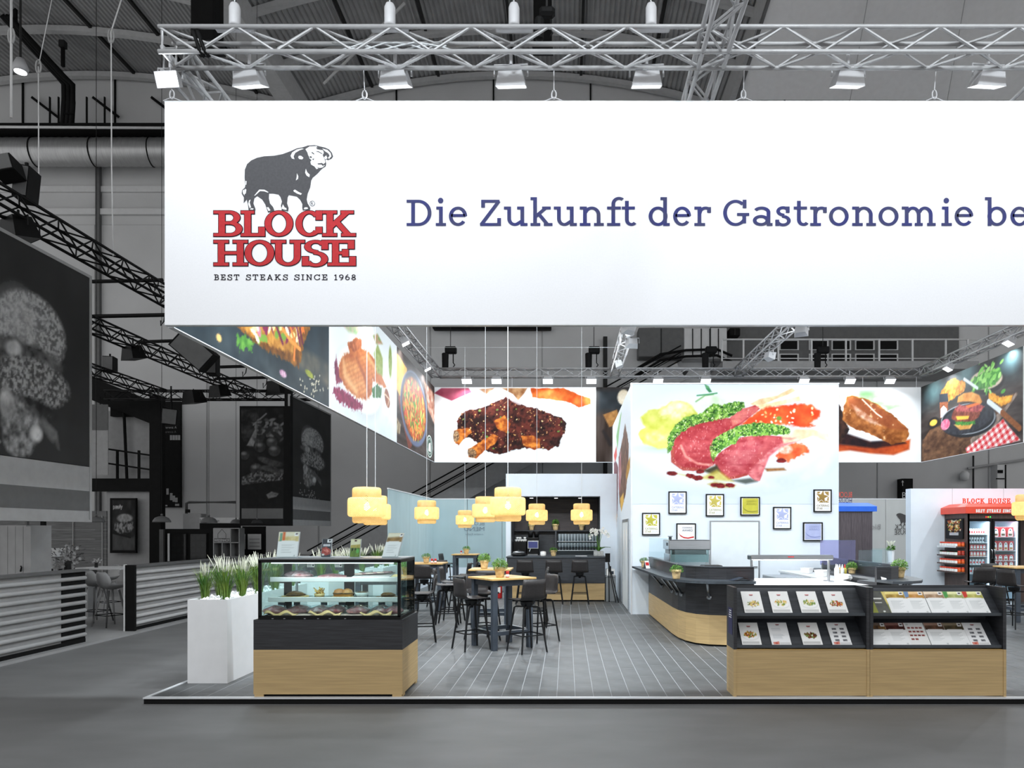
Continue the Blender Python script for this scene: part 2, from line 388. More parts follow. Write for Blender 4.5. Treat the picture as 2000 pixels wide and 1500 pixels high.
def text(parent, s, o, right, up, size, m, lift=.004, align='LEFT', width=None, name='lettering'):
    """sans lettering from the built-in font, as a flat mesh; size = capital height"""
    if s not in TXT:
        cu = bpy.data.curves.new('t', 'FONT'); cu.body = s; cu.size = 1.0; cu.resolution_u = 2
        ob = bpy.data.objects.new('t', cu); COL.objects.link(ob); dg = bpy.context.evaluated_depsgraph_get()
        me = bpy.data.meshes.new_from_object(ob.evaluated_get(dg)); TXT[s] = ([tuple(v.co) for v in me.vertices], [tuple(p.vertices) for p in me.polygons])
        bpy.data.objects.remove(ob); bpy.data.meshes.remove(me)
    vs, fs = TXT[s]
    if not vs: return None
    xs = [v[0] for v in vs]; lo, hi = min(xs), max(xs); ky = size / .69; kx = ky if width is None else width / (hi - lo)
    sh = {'LEFT': -lo, 'CENTER': -(lo + hi) / 2, 'RIGHT': -hi}[align]
    o = Vector(o); r = Vector(right).normalized(); u = Vector(up).normalized(); nn = r.cross(u).normalized()
    mb = MB(); mb.add([o + r * ((x + sh) * kx) + u * (y * ky) + nn * lift for x, y, _ in vs], fs)
    return partw(parent, name, mb, m)

# ---------------------------------------------------------------- printed pictures: colours on a fine grid of the sheet
def vnoise(x, y, seed=0):
    xi = np.floor(x).astype(np.int64); yi = np.floor(y).astype(np.int64); fx = x - xi; fy = y - yi
    def h(a, b):
        n = (a * 374761393 + b * 668265263 + seed * 1442695041) & 0x7fffffff
        n = ((n ^ (n >> 13)) * 1274126177) & 0x7fffffff
        return ((n ^ (n >> 16)) & 0xffff) / 65535.0
    sx = fx * fx * (3 - 2 * fx); sy = fy * fy * (3 - 2 * fy)
    a = h(xi, yi) * (1 - sx) + h(xi + 1, yi) * sx; b = h(xi, yi + 1) * (1 - sx) + h(xi + 1, yi + 1) * sx
    return a * (1 - sy) + b * sy
class Paint:
    """picture painter; x, y are arrays of picture coordinates (y down)"""
    def __init__(s, x, y, bg): s.x = x; s.y = y; s.c = np.zeros(x.shape + (3,)); s.c[:] = bg
    def fbm(s, sc_, seed=1, oct=3, ax=1, ay=1):
        r = 0; a = .5; t = 0
        for o in range(oct):
            r = r + a * vnoise(s.x * ax / sc_ * 2 ** o + 71.3, s.y * ay / sc_ * 2 ** o + 13.7, seed + o); t += a; a *= .5
        return r / t
    def warp(s, amp, sc_, seed):
        q = Paint.__new__(Paint); q.x = s.x + (s.fbm(sc_, seed, 2) - .5) * 2 * amp; q.y = s.y + (s.fbm(sc_, seed + 9, 2) - .5) * 2 * amp; return q
    def mpoly(s, pts, soft=1.0, rough=0, seed=3, rs=6):
        q = s.warp(rough, rs, seed) if rough else s
        x, y = q.x, q.y; d = np.full(x.shape, 1e9); inside = np.zeros(x.shape, bool); n = len(pts)
        for i in range(n):
            ax, ay = pts[i]; bx, by = pts[(i + 1) % n]; ex, ey = bx - ax, by - ay; L = ex * ex + ey * ey + 1e-12
            t = np.clip(((x - ax) * ex + (y - ay) * ey) / L, 0, 1)
            d = np.minimum(d, np.hypot(x - ax - t * ex, y - ay - t * ey))
            c = ((ay <= y) & (by > y)) | ((by <= y) & (ay > y))
            if ey != 0: inside ^= c & (x < ax + (y - ay) / ey * ex)
        return np.clip(np.where(inside, d, -d) / soft + .5, 0, 1)
    def mell(s, cx, cy, rx, ry, rot=0, soft=1.0, rough=0, seed=3, rs=6):
        q = s.warp(rough, rs, seed) if rough else s
        c, n = math.cos(math.radians(rot)), math.sin(math.radians(rot)); x = q.x - cx; y = q.y - cy
        u = (x * c + y * n) / rx; v = (-x * n + y * c) / ry; d = (1 - np.hypot(u, v)) * min(rx, ry)
        return np.clip(d / soft + .5, 0, 1)
    def mline(s, pts, w, soft=1.0):
        d = np.full(s.x.shape, 1e9)
        for (ax, ay), (bx, by) in zip(pts[:-1], pts[1:]):
            ex, ey = bx - ax, by - ay; L = ex * ex + ey * ey + 1e-12
            t = np.clip(((s.x - ax) * ex + (s.y - ay) * ey) / L, 0, 1); d = np.minimum(d, np.hypot(s.x - ax - t * ex, s.y - ay - t * ey))
        return np.clip((w / 2 - d) / soft + .5, 0, 1)
    def lay(s, mask, c1, c2=None, t=None, a=1.0):
        c1 = np.array(c1, float)
        col = c1 if c2 is None else c1 + (np.array(c2, float) - c1) * t[..., None]
        m = (mask * a)[..., None]; s.c = s.c * (1 - m) + col * m; return s
    def poly(s, pts, c1, c2=None, sc_=6, seed=1, soft=1.0, rough=0, rs=6, gain=1.6, a=1.0, ax=1, ay=1):
        t = None if c2 is None else np.clip((s.fbm(sc_, seed, 3, ax, ay) - .5) * gain + .5, 0, 1)
        return s.lay(s.mpoly(pts, soft, rough, seed, rs), c1, c2, t, a)
    def ell(s, cx, cy, rx, ry, c1, c2=None, rot=0, sc_=6, seed=1, soft=1.0, rough=0, gain=1.6, a=1.0, rs=6):
        t = None if c2 is None else np.clip((s.fbm(sc_, seed) - .5) * gain + .5, 0, 1)
        return s.lay(s.mell(cx, cy, rx, ry, rot, soft, rough, seed, rs), c1, c2, t, a)
    def line(s, pts, w, c1, c2=None, soft=1.0, a=1.0, sc_=5, seed=2):
        t = None if c2 is None else s.fbm(sc_, seed); return s.lay(s.mline(pts, w, soft), c1, c2, t, a)
    def specks(s, mask_pts, n, r, cols, seed=5):
        g = random.Random(seed); xs = [p[0] for p in mask_pts]; ys = [p[1] for p in mask_pts]; k = 0
        def inside(x, y):
            r_ = False; m = len(mask_pts)
            for i in range(m):
                (ax, ay), (bx, by) = mask_pts[i], mask_pts[(i + 1) % m]
                if (ay > y) != (by > y) and x < ax + (y - ay) / (by - ay) * (bx - ax): r_ = not r_
            return r_
        for _ in range(n * 20):
            x, y = g.uniform(min(xs), max(xs)), g.uniform(min(ys), max(ys))
            if inside(x, y):
                s.ell(x, y, r * g.uniform(.6, 1.4), r * g.uniform(.5, 1.1), g.choice(cols), rot=g.uniform(0, 180), soft=.8); k += 1
                if k >= n: break
        return s
def sheet_mesh(name, pts, colors, m):
    """pts: (h, w, 3) world points, colors: (h, w, 3) sRGB 0..255"""
    h, w = pts.shape[:2]; idx = np.arange(h * w).reshape(h, w)
    q = np.stack([idx[1:, :-1], idx[1:, 1:], idx[:-1, 1:], idx[:-1, :-1]], -1).reshape(-1, 4)
    me = bpy.data.meshes.new(name); me.vertices.add(h * w); me.vertices.foreach_set('co', pts.reshape(-1).astype(np.float32))
    me.loops.add(q.size); me.loops.foreach_set('vertex_index', q.reshape(-1).astype(np.int32))
    me.polygons.add(len(q)); me.polygons.foreach_set('loop_start', np.arange(0, q.size, 4, dtype=np.int32))
    c = np.clip(colors, 0, 255) / 255.0; c = np.where(c <= .04045, c / 12.92, ((c + .055) / 1.055) ** 2.4)
    at = me.color_attributes.new('Col', 'FLOAT_COLOR', 'POINT')
    at.data.foreach_set('color', np.concatenate([c.reshape(-1, 3), np.ones((h * w, 1))], 1).reshape(-1).astype(np.float32))
    me.materials.append(m); me.update(); me.validate(); return me
def picture(parent, name, o, right, up, w, h, nx, ny, fn, m=None, coords=None, label=None):
    """flat print: o = upper left corner, coords(u, v) -> picture coordinates (default 0..1, y down)"""
    u, v = np.meshgrid(np.linspace(0, 1, nx), np.linspace(0, 1, ny))
    o = np.array(o, float); r = np.array(right, float) * w; d = -np.array(up, float) * h
    pts = o + u[..., None] * r + v[..., None] * d
    X, Y = (u, v) if coords is None else coords(pts)
    p = Paint(X, Y, (255, 255, 255)); fn(p)
    base = np.array(root_of(parent).location)
    me = sheet_mesh(name, pts - base, p.c, m or M['print'])
    return tag(link(bpy.data.objects.new(name, me), parent), label)
def front_px(Z):
    """drawing units of an upright frontal sheet at distance Z (one unit = Z/F metres)"""
    return lambda pts: (CX + pts[..., 0] / Z * F, CY - (pts[..., 2] - H) / Z * F)
def side_cm(y0):
    """drawing units of an upright sheet along y: centimetres from y0, and centimetres below z = 7"""
    return lambda pts: ((pts[..., 1] - y0) * 100, (7 - pts[..., 2]) * 100)
def on_side(X, y0, pts):
    """measured points of a sheet standing at x = X -> its drawing units"""
    r = []
    for px, py in pts:
        Z = X * F / (px - CX); r.append(((Z - y0) * 100, (7 - WZ(py, Z)) * 100))
    return r
# ---------------------------------------------------------------- the hall
HF = -.07                                     # hall floor level; the stand floor is at 0
WALL_Y = 30.0
def struct(name, mb, m, label=None, smooth=False):
    return tag(link(bpy.data.objects.new(name, mb.mesh(name, m, smooth))), label, None, None, 'structure')
struct('floor', MB().box(-30, 34, -6, WALL_Y + .3, HF - .2, HF), M['hall_floor'], 'dark grey carpet floor of the exhibition hall')
# back wall with its panel joints, ledges and down pipe
wall = struct('wall_back', MB().box(-30, 34, WALL_Y, WALL_Y + .3, HF, 21), M['hall_wall'], 'plain grey back wall of the hall')
for i, x in enumerate(np.arange(-24, 33, 4.6)):
    partw(wall, 'wall_panel', MB().cbox(x + .02, x + 4.58, WALL_Y - .05, WALL_Y, 1.0 if i % 2 else .8, 14.4, .02), M['hall_wall'])
for z, d in ((15.85, .1), (14.9, .16)):
    partw(wall, 'ledge', MB().box(-30, 34, WALL_Y - d, WALL_Y, z - .12, z + .12), M['hall_panel'])
for x in (-26.2, -22.4, -18.6, -14.9, -11.1, -7, -3, 1, 5, 9):
    partw(wall, 'wall_rail', MB().box(x - .03, x + .03, WALL_Y - .06, WALL_Y, 18.4, 20.4), M['hall_dark'])
for x in (-21.9, -19.4, -17.0):
    partw(wall, 'brace', MB().beam((x, WALL_Y - .2, 19.55), (x + 1.05, WALL_Y - .2, 18.75), .08, .1), M['hall_dark'])
# barrel-vaulted corrugated roof: vaults side by side, running away from the camera
VW = 17.4; VX0 = -2.1
def vault(x):
    t = ((x - VX0 + VW / 2) % VW) / VW - .5
    return 20.55 - 5.6 * t * t
mb = MB(); xs = np.arange(-32, 36, .045); ys = [3.0, 12.0, 21.0, WALL_Y + .2]
for y in ys:
    for i, x in enumerate(xs): mb.v.append((x, y, vault(x) + (.045 if (i // 2) % 2 else 0)))
n = len(xs)
for r in range(len(ys) - 1):
    for i in range(n - 1): mb.f.append((r * n + i, r * n + i + 1, (r + 1) * n + i + 1, (r + 1) * n + i))
roof = struct('ceiling', mb, M['hall_roof'], 'corrugated barrel-vaulted hall roof')
for y in (29.7, 27.0, 24.3, 19, 14):
    for k in (-2, -1, 0, 1):
        cx = VX0 + k * VW; A = [(cx + VW * (j / 16 - .5), y) for j in range(17)]
        pts = [(x, y, vault(x - 1e-3 if j == 16 else x + 1e-3) - .14) for j, (x, y) in enumerate(A)]
        mb = MB()
        for p, q in zip(pts[:-1], pts[1:]): mb.beam(p, q, .22, .2)
        partw(roof, 'rib_beam', mb, M['hall_beam'])
for k in (-2, -1, 0, 1, 2):
    x = VX0 + (k - .5) * VW; partw(roof, 'valley_beam', MB().box(x - .35, x + .35, 3, WALL_Y, 18.3, 19.2), M['hall_beam'])
for x in (-17.6, -15.1, -12.6, -7.9, -5.2, -2.1, .6, 3.4):
    partw(roof, 'purlin', MB().beam((x, 14, vault(x) - .05), (x, WALL_Y, vault(x) - .05), .1, .12), M['hall_dark2'])
for (a, b) in (((-2.2, 25, 18.6), (-5.6, 27.6, 20.0)), ((2.4, 25, 18.6), (6.5, 27.0, 20.2)), ((-9, 27.0, 18.4), (-5.5, 24.8, 19.8)), ((6.4, 26, 20.2), (8.9, 24.5, 20.0))):
    partw(roof, 'tie_rod', MB().tube([a, b], .05, 8), M['hall_beam'])
# pale ceiling sail hung at the upper right
mb = MB(); mb.add([P(1440, 195, 24.0), P(1520, -60, 20.5), P(2300, -60, 20.5), P(2300, 195, 24.0)], [(0, 1, 2, 3)])
mb.add([(x, y, z + .15) for x, y, z in mb.v], [(3, 2, 1, 0)]); mb.f += [(0, 4, 5, 1), (1, 5, 6, 2), (2, 6, 7, 3), (3, 7, 4, 0)]
sail = thing('ceiling_sail', 'large pale grey ceiling panel hung above the banner slogan', 'ceiling panel', P(1440, 195, 24.0)); partw(sail, 'panel', mb, M['hall_panel']); partw(sail, 'edge_rail', MB().beam(P(1440, 195, 23.98), P(1520, -60, 20.48), .08, .1), M['grey_dark'])
for px in (1660, 1850): partw(sail, 'seam', MB().beam(P(px, 197, 23.9), P(px + 45, -60, 20.4), .02, .02), M['grey_mid'])
# service duct along the back wall, with hoop straps
dz = WZ(297, 28.9); r = .52
duct = thing('ventilation_duct', 'long round spiral ventilation duct along the back wall at upper left', 'duct', (-20, 28.9, dz))
mb = MB(); prof = []
mb.tube([(x, 28.9, dz) for x in np.linspace(-24, -15.2, 60)], [r + .012 * (i % 2) for i in range(60)], 28)
partw(duct, 'pipe', mb, M['hall_duct'], True)
for px in (60, 175, 288): 
    x = WX(px, 28.9); partw(duct, 'strap', MB().tube([(x + .25 * math.sin(t * .5), 28.9 + (r + .015) * math.cos(t), dz + (r + .015) * math.sin(t)) for t in np.linspace(0, 2 * math.pi, 24)[:-1]], .025, 6, closed=True), M['hall_dark'], True)
tray = thing('cable_tray', 'dark cable tray with pale pipe running above the round duct', 'cable tray', (-20, 28.6, WZ(262, 28.6)))
partw(tray, 'tray', MB().box(-24, -15.2, 28.2, 29.0, WZ(264, 28.6), WZ(251, 28.6)), M['hall_dark'])
partw(tray, 'edge_pipe', MB().tube([(-24, 28.1, WZ(250, 28.2)), (-15.2, 28.2, WZ(250, 28.2))], .05, 8), M['grey_light'], True)
for px in (98, 115, 170, 205): partw(tray, 'hanger', MB().box(WX(px, 28.6) - .02, WX(px, 28.6) + .02, 28.55, 28.62, WZ(262, 28.6), WZ(190, 28.6)), M['hall_dark'])
lad = thing('cable_ladder', 'dark bundle of cables dropping from the roof to the cable tray', 'cable bundle', P(128, 250, 28.3))
for dx in (-.22, 0, .2):
    partw(lad, 'cable', MB().tube([P(10 + dx * 30, 30, 25.8), P(60 + dx * 30, 85, 26.6), P(118 + dx * 30, 148, 27.8), P(134 + dx * 40, 165, 28.0), P(134 + dx * 40, 200, 28.2), P(131 + dx * 40, 250, 28.3)], .1, 8), M['hall_dark'], True)
for y in (170, 195, 222): partw(lad, 'rung', MB().beam(P(126, y, 28.15), P(145, y, 28.15), .05, .05), M['hall_dark'])
for (x, y0, y1, zz) in ((123, 82, 130, 27.4), (30, -10, 60, 26.2)):
    d = thing('roof_drop', 'square dark support post hanging from the roof ' + ('above the cable bundle' if x > 100 else 'at the far upper left'), 'support post', P(x, y1, zz))
    partw(d, 'post', MB().beam(P(x, y0, zz), P(x, y1, zz), .1, .1), M['hall_dark']); partw(d, 'bracket', MB().obox(P(x, y0 + 5, zz), (.2, .2, .25)), M['hall_dark2'])
for nm, x, y, zz, w, h, dd, lab in (('ceiling_column', 405, 10, 17, .55, 2.0, .5, 'black boxy column hanging from the roof behind the left truss end'), ('ceiling_column', 1060, 10, 17, .42, 2.0, .4, 'black boxy column hanging from the roof behind the middle of the truss')):
    c = P(x, y, zz); t = thing(nm, lab, 'column', (c[0], zz, c[2] - h / 2))
    partw(t, 'shaft', MB().cbox(c[0] - w / 2, c[0] + w / 2, zz - dd / 2, zz + dd / 2, c[2] - h / 2, c[2] + h, .03), M['hall_dark'])
    partw(t, 'end_plate', MB().box(c[0] - w / 2 - .03, c[0] + w / 2 + .03, zz - dd / 2 - .03, zz + dd / 2 + .03, c[2] - h / 2 - .04, c[2] - h / 2), M['hall_dark2'])
# wall pipe and vertical conduit
struct('trim_1', MB().box(WX(192, WALL_Y), WX(200, WALL_Y), WALL_Y - .2, WALL_Y - .05, 1, WZ(322, WALL_Y)), M['grey_dark'], 'vertical conduit on the back wall')
struct('trim_2', MB().box(WX(1178, 29.7), WX(1186, 29.7), 29.6, 29.8, 1, 9.7), M['hall_dark2'], 'vertical ladder rail on the back wall')

# staircase climbing along the back wall
st = thing('staircase', 'grey staircase climbing to the right along the back wall behind the stand', 'staircase', P(620, 1085, 28.5))
a, b = (600, 1100), (1330, 699)
def on(px, dy, Z): return P(px, a[1] + (px - a[0]) * (b[1] - a[1]) / (b[0] - a[0]) + dy, Z)
partw(st, 'stringer', MB().beam(on(600, 26, 28.4), on(1330, 26, 28.4), .12, .75), M['grey_mid'])
partw(st, 'stringer', MB().beam(on(600, 26, 29.6), on(1330, 26, 29.6), .12, .75), M['grey_mid'])
for dy, w in ((-24, .028), (-11, .03), (-7, .016), (4, .028)): partw(st, 'handrail', MB().tube([on(600, dy, 28.35), on(1330, dy, 28.35)], w, 8), M['hall_dark'], True)
for i in range(26):
    p = on(610 + i * 28, 20, 29.0); partw(st, 'step', MB().box(p[0], p[0] + .62, 28.45, 29.55, p[2] - .02, p[2] + .05), M['grey_dark'])
# gallery with windows at the upper right
g = thing('gallery', 'grey gallery walkway with railing and windows high on the back wall', 'gallery', P(1650, 725, 28.5))
gx0, gx1 = WX(1405, 28.2), WX(1895, 28.2); gz = WZ(712, 28.2)
partw(g, 'deck', MB().box(gx0, gx1, 27.6, 29.9, gz - .3, gz), M['grey_mid'])
partw(g, 'back_wall', MB().box(gx0, gx1 + .4, 29.75, 29.95, gz, gz + 2.6), M['grey_dark'])
for y in (663, 700): partw(g, 'rail', MB().tube([(gx0, 27.7, WZ(y, 27.7)), (gx1, 27.7, WZ(y, 27.7))], .035 if y < 690 else .02, 8), M['grey_light'], True)
for px in (1410, 1452, 1520, 1585, 1652, 1717, 1782, 1847, 1890): partw(g, 'post', MB().box(WX(px, 27.7) - .03, WX(px, 27.7) + .03, 27.67, 27.73, gz, WZ(662, 27.7)), M['grey_light'])
for px in (1522, 1580, 1624, 1670, 1716):
    for y0, y1 in ((664, 684), (691, 708)):
        w = partw(g, 'window', MB().box(WX(px, 29.7), WX(px + 38, 29.7), 29.68, 29.76, WZ(y1, 29.7), WZ(y0, 29.7)), M['grey_light'])
        partw(w, 'pane', MB().box(WX(px + 3, 29.66), WX(px + 35, 29.66), 29.64, 29.69, WZ(y1 - 2, 29.66), WZ(y0 + 2, 29.66)), M['hall_dark'])
for k, (x0, x1, y0, y1, m, lab) in enumerate(((1247, 1336, 640, 697, 'grey_dark', 'dark grey plant-room box on the back wall left of the gallery'), (1336, 1420, 640, 700, 'hall_panel', 'pale ribbed cabinet beside the dark plant-room box'), (1425, 1446, 640, 656, 'hall_dark', 'small black loudspeaker box above the gallery railing'))):
    t = thing('wall_box', lab, 'wall box', P((x0 + x1) / 2, y1, 29.3))
    partw(t, 'body', MB().cbox(WX(x0, 29.2), WX(x1, 29.2), 29.2, 29.9, WZ(y1, 29.2), WZ(y0, 29.2), .03), M[m])
    for j in range(1, 5 if k == 1 else 2):
        x = x0 + (x1 - x0) * j / (5 if k == 1 else 2); partw(t, 'seam', MB().box(WX(x, 29.19) - .02, WX(x, 29.19) + .02, 29.17, 29.21, WZ(y1 - 2, 29.19), WZ(y0 + 2, 29.19)), M['hall_dark2'])
pp = thing('pipe_run', 'curved dark pipes along the wall below the plant-room boxes', 'pipe', P(1300, 720, 29.0))
for d in (0, 12): partw(pp, 'pipe', MB().tube([P(1240, 722 + d, 29), P(1290, 692 + d, 29), P(1340, 684 + d, 29), P(1400, 682 + d, 29), P(1430, 695 + d, 29)], .05, 8), M['hall_dark'], True)
# lintel bar seen under the banner
singlew('blackout_blind', MB().cbox(WX(846, 29.6), WX(1077, 29.6), 29.4, 29.8, WZ(644, 29.6), WZ(620, 29.6), .03), M['hall_dark'], 'black blind box on the back wall just below the white banner', 'blind', P(960, 640, 29.6))
# wall signs at the right
t = thing('hall_sign', 'black hall sign with white arrow and letter B on the back wall', 'sign', P(1770, 1000, 29.6))
partw(t, 'board', MB().cbox(WX(1760, 29.6), WX(1781, 29.6), 29.5, 29.96, WZ(1030, 29.6), WZ(935, 29.6), .01), M['hall_dark'])
text(t, 'B', P(1762, 973, 29.49), (1, 0, 0), (0, 0, 1), .24, M['grey_light'], .01)
partw(t, 'arrow', MB().box(WX(1762.6, 29.48), WX(1763.6, 29.48), 29.48, 29.49, WZ(949, 29.48), WZ(940, 29.48)).add([P(1760.5, 942, 29.48), P(1763, 938, 29.48), P(1765.5, 942, 29.48)], [(0, 1, 2)]), M['grey_light'])
t = thing('hall_sign', 'pale pictogram sign with black edge high on the right back wall', 'sign', P(1955, 950, 29.6))
partw(t, 'board', MB().cbox(WX(1945, 29.6), WX(1961, 29.6), 29.5, 29.96, WZ(990, 29.6), WZ(908, 29.6), .01), M['hall_panel'])
partw(t, 'edge', MB().box(WX(1961, 29.55), WX(1963.5, 29.55), 29.48, 29.6, WZ(990, 29.55), WZ(908, 29.55)), M['hall_dark'])
partw(t, 'divider', MB().box(WX(1945, 29.5), WX(1961, 29.5), 29.46, 29.5, WZ(936, 29.5), WZ(934, 29.5)), M['hall_dark'])
for k in range(4): partw(t, 'pictogram', MB().box(WX(1949 + k * 2.6, 29.47), WX(1951 + k * 2.6, 29.47), 29.46, 29.5, WZ(924, 29.47), WZ(918, 29.47)), M['hall_dark'])
t = thing('wall_pipe', 'thin grey conduit with a small lamp on the right back wall', 'pipe', P(1901, 955, 29.8))
partw(t, 'riser', MB().tube([P(1901, 1000, 29.8), P(1901, 890, 29.8)], .035, 8), M['hall_dark2']); partw(t, 'branch', MB().tube([P(1890, 915, 29.8), P(2010, 896, 29.8)], .05, 8), M['grey_mid'])
partw(t, 'lamp', MB().lathe([(.02, 0), (.16, .06), (.18, .3), (.1, .42)], 12, P(1884, 940, 29.7)), M['grey_light'], True)

# ---------------------------------------------------------------- the raised stand floor
SX0, SX1, SY0, SY1 = -4.53, 12.1, 7.83, 24.7
plat = struct('platform_floor', MB().box(SX0 + .01, SX1, SY0 + .02, SY1, HF, -.0015), M['grout'], 'grey tiled raised floor of the stand')
pw, pl, gp = .2, 1.2, .006
pm = MB().cbox(0, pw - gp, 0, pl - gp, -.012, 0, .0025).mesh('plank', M['tile'])
allp = []
for c in range(int((SX1 - SX0) / pw)):
    x = SX0 + .03 + c * pw; off = (c * .41) % 1.0 * pl
    y = SY0 + .04 - off
    while y < SY1 - .05:
        y0 = max(y, SY0 + .04); y1 = min(y + pl, SY1 - .02)
        if y1 - y0 > .06: allp.append((x, y0, y1 - y0))
        y += pl
def seen(p):
    x, y, l = p; px = CX + (x + .1) / (y + l * .5) * F; yy = CY + 1.8 / (y + l * .5) * F
    hid = (495 < px < 800 and yy > 1280) or (1425 < px < 1975) or (px > 1240 and yy < 1250) or (px < 300)
    return (1 if hid or not 280 < px < 2000 else 0, y)
allp.sort(key=seen)
for x, y, l in allp[:300]:
    o = link(bpy.data.objects.new('plank', pm), plat); o.location = (x, y, 0); o.scale = (1, l / pl, 1)
mb = MB()
for x, y, l in allp[300:]: mb.box(x, x + pw - gp, y, y + l - gp, -.012, 0)
part(plat, 'plank_field', mb, M['tile'], kind='stuff')
struct('trim_3', MB().box(SX0 - .02, SX1, SY0 - .02, SY0 + .035, -.012, .004), M['alu'], 'silver edge strip along the stand front')
struct('trim_4', MB().box(SX0 - .02, SX1, SY0, SY0 + .02, HF, -.012), M['black'], 'black front skirt of the stand floor')
struct('trim_5', MB().box(SX0 - .02, SX0 + .02, SY0 + .035, SY1, -.03, .004), M['alu'], 'silver edge strip along the left side of the stand')
struct('trim_6', MB().box(SX0 - .015, SX0 + .01, SY0 + .02, SY1, HF, -.03), M['black'], 'black left skirt of the stand floor')
# ---------------------------------------------------------------- lattice trusses and floodlights
def truss(name, label, p, q, w, h, m, group=None, rc=.025, rl=.016, seg=.42):
    """square lattice girder from p to q (centres); horizontal runs only"""
    p = Vector(p); q = Vector(q); d = (q - p); L = d.length; d.normalize(); s = d.cross(Vector((0, 0, 1))); u = Vector((0, 0, 1))
    t = thing(name, label, 'truss', p, 0, group)
    co = [(-1, -1), (1, -1), (1, 1), (-1, 1)]
    C = [s * (a * w / 2) + u * (b * h / 2) for a, b in co]
    for c in C: partw(t, 'chord', MB().tube([p + c, q + c], rc, 8), m, True)
    n = max(2, int(L / seg))
    for k in range(4):
        a, b = C[k], C[(k + 1) % 4]
        pts = [p + d * (L * i / n) + (a if i % 2 == (k % 2) else b) for i in range(n + 1)]
        partw(t, 'lacing', MB().tube(pts, rl, 5), m)
    for e in (p + d * .04, q - d * .04): 
        partw(t, 'end_frame', MB().tube([e + c for c in C], rl * 1.2, 5, closed=True), m)
    return t
TZ0, TZ1 = 6.99, 7.26                      # truss chord centres
BX0, BX1, BY0, BY1, BZ0, BZ1 = -4.53, 12.07, 8.2, 24.6, 4.115, 6.645
tz = (TZ0 + TZ1) / 2; th = TZ1 - TZ0
truss('lighting_truss', 'silver lattice truss along the front above the white banner', (-4.42, 8.02, tz), (12.1, 8.02, tz), .28, th, M['truss'])
truss('lighting_truss', 'silver lattice truss running back from the upper left banner corner', (-4.42, 8.2, tz), (-4.42, 24.7, tz), .28, th, M['truss'])
truss('lighting_truss', 'silver lattice truss above the back picture band', (-4.3, 24.6, tz), (12.1, 24.6, tz), .28, th, M['truss'])
truss('lighting_truss', 'silver lattice truss above the right picture band', (12.0, 8.2, tz), (12.0, 24.45, tz), .28, th, M['truss'])
truss('lighting_truss', 'silver lattice truss crossing over the front truss near the ceiling sail', (1.62, 4.2, tz + .0), (1.62, 24.45, tz), .28, th, M['truss'])
truss('lighting_truss', 'silver lattice truss running back over the steak picture wall', (5.8, 8.2, tz), (5.8, 24.45, tz), .28, th, M['truss'])
truss('lighting_truss', 'added unseen lattice truss in front of the banner carrying added floodlights', (-4.4, 4.4, 8.45), (12.1, 4.4, 8.45), .28, th, M['truss'])  # added outside the view to carry lamps for the banner face

def flood(label, loc, target, power, size=.34, spread=150, col=(.88, .95, 1.0), group='floodlights on the silver trusses', m='lamp_body', hang=.2, light=True):
    """box floodlight hanging from a chord, facing its target"""
    t = thing('floodlight', label, 'floodlight', loc, 0, group)
    L = Vector(loc); d = (Vector(target) - L).normalized(); a = d.cross(Vector((0, 0, 1))).normalized(); b = a.cross(d)
    k = size / .34
    mb = MB(); f = [L + a * x * .17 * k + b * y * .11 * k for x, y in ((-1, -1), (1, -1), (1, 1), (-1, 1))]
    bk = [L - d * .2 * k + a * x * .12 * k + b * y * .08 * k for x, y in ((-1, -1), (1, -1), (1, 1), (-1, 1))]
    mb.add(f + bk, [(4, 5, 6, 7), (0, 4, 7, 3), (1, 2, 6, 5), (0, 1, 5, 4), (3, 7, 6, 2)])
    partw(t, 'housing', mb, M[m])
    partw(t, 'lens', MB().obox(L - d * .008, (.32 * k, .2 * k, .012), a, b, d), M['lamp_on'] if light else M['grey_dark'])
    top = L + Vector((0, 0, hang + .1)); c = L - d * .1 * k
    partw(t, 'yoke', MB().tube([c + a * .19 * k, c + a * .19 * k + Vector((0, 0, hang * .7)), c - a * .19 * k + Vector((0, 0, hang * .7)), c - a * .19 * k], .012, 5), M[m])
    partw(t, 'clamp', MB().tube([c + Vector((0, 0, hang * .7)), c + Vector((0, 0, hang + .08))], .02, 6), M[m])
    if light:
        la = bpy.data.lights.new('lamp_light', 'AREA'); la.shape = 'RECTANGLE'; la.size = .32 * k; la.size_y = .2 * k; la.energy = power * LAMP; la.color = col; la.spread = math.radians(spread)
        o = link(bpy.data.objects.new('lamp_light', la), t); o.location = d * .012
        o.rotation_euler = (-d).to_track_quat('Z', 'Y').to_euler()
    return t
# inside the ring, facing the stand
for i, px in enumerate((480, 768, 997, 1265, 1663, 1940)):
    x = WX(px, 8.16); nth = ('first', 'second', 'third', 'fourth', 'fifth', 'sixth')[i]
    flood(nth + ' bright floodlight from the left under the front truss', (x, 8.3, 6.86), (x * .93 + .1, 11.2, 0), 520)
for i, px in enumerate((912, 970, 1070, 1155, 1285, 1378, 1570, 1660, 1738)):
    x = WX(px, 24.45); nth = ('first', 'second', 'third', 'fourth', 'fifth', 'sixth', 'seventh', 'eighth', 'ninth')[i]
    flood(nth + ' small floodlight from the left under the back truss', (x, 24.42, 6.8), (x, 19.5, .3), 260)
for i, (y, tx) in enumerate(((9.4, 1), (12.5, 1), (16, 1), (19.5, 1), (22.6, 1))):
    flood(('nearest', 'second nearest', 'middle', 'second farthest', 'farthest')[i] + ' floodlight on the left side truss', (-4.3, y, 6.8), (-1.0, y + .5, .8), 290)
    flood(('nearest', 'second nearest', 'middle', 'second farthest', 'farthest')[i] + ' floodlight on the right side truss', (11.85, y, 6.8), (8.0, y + .3, .5), 270)
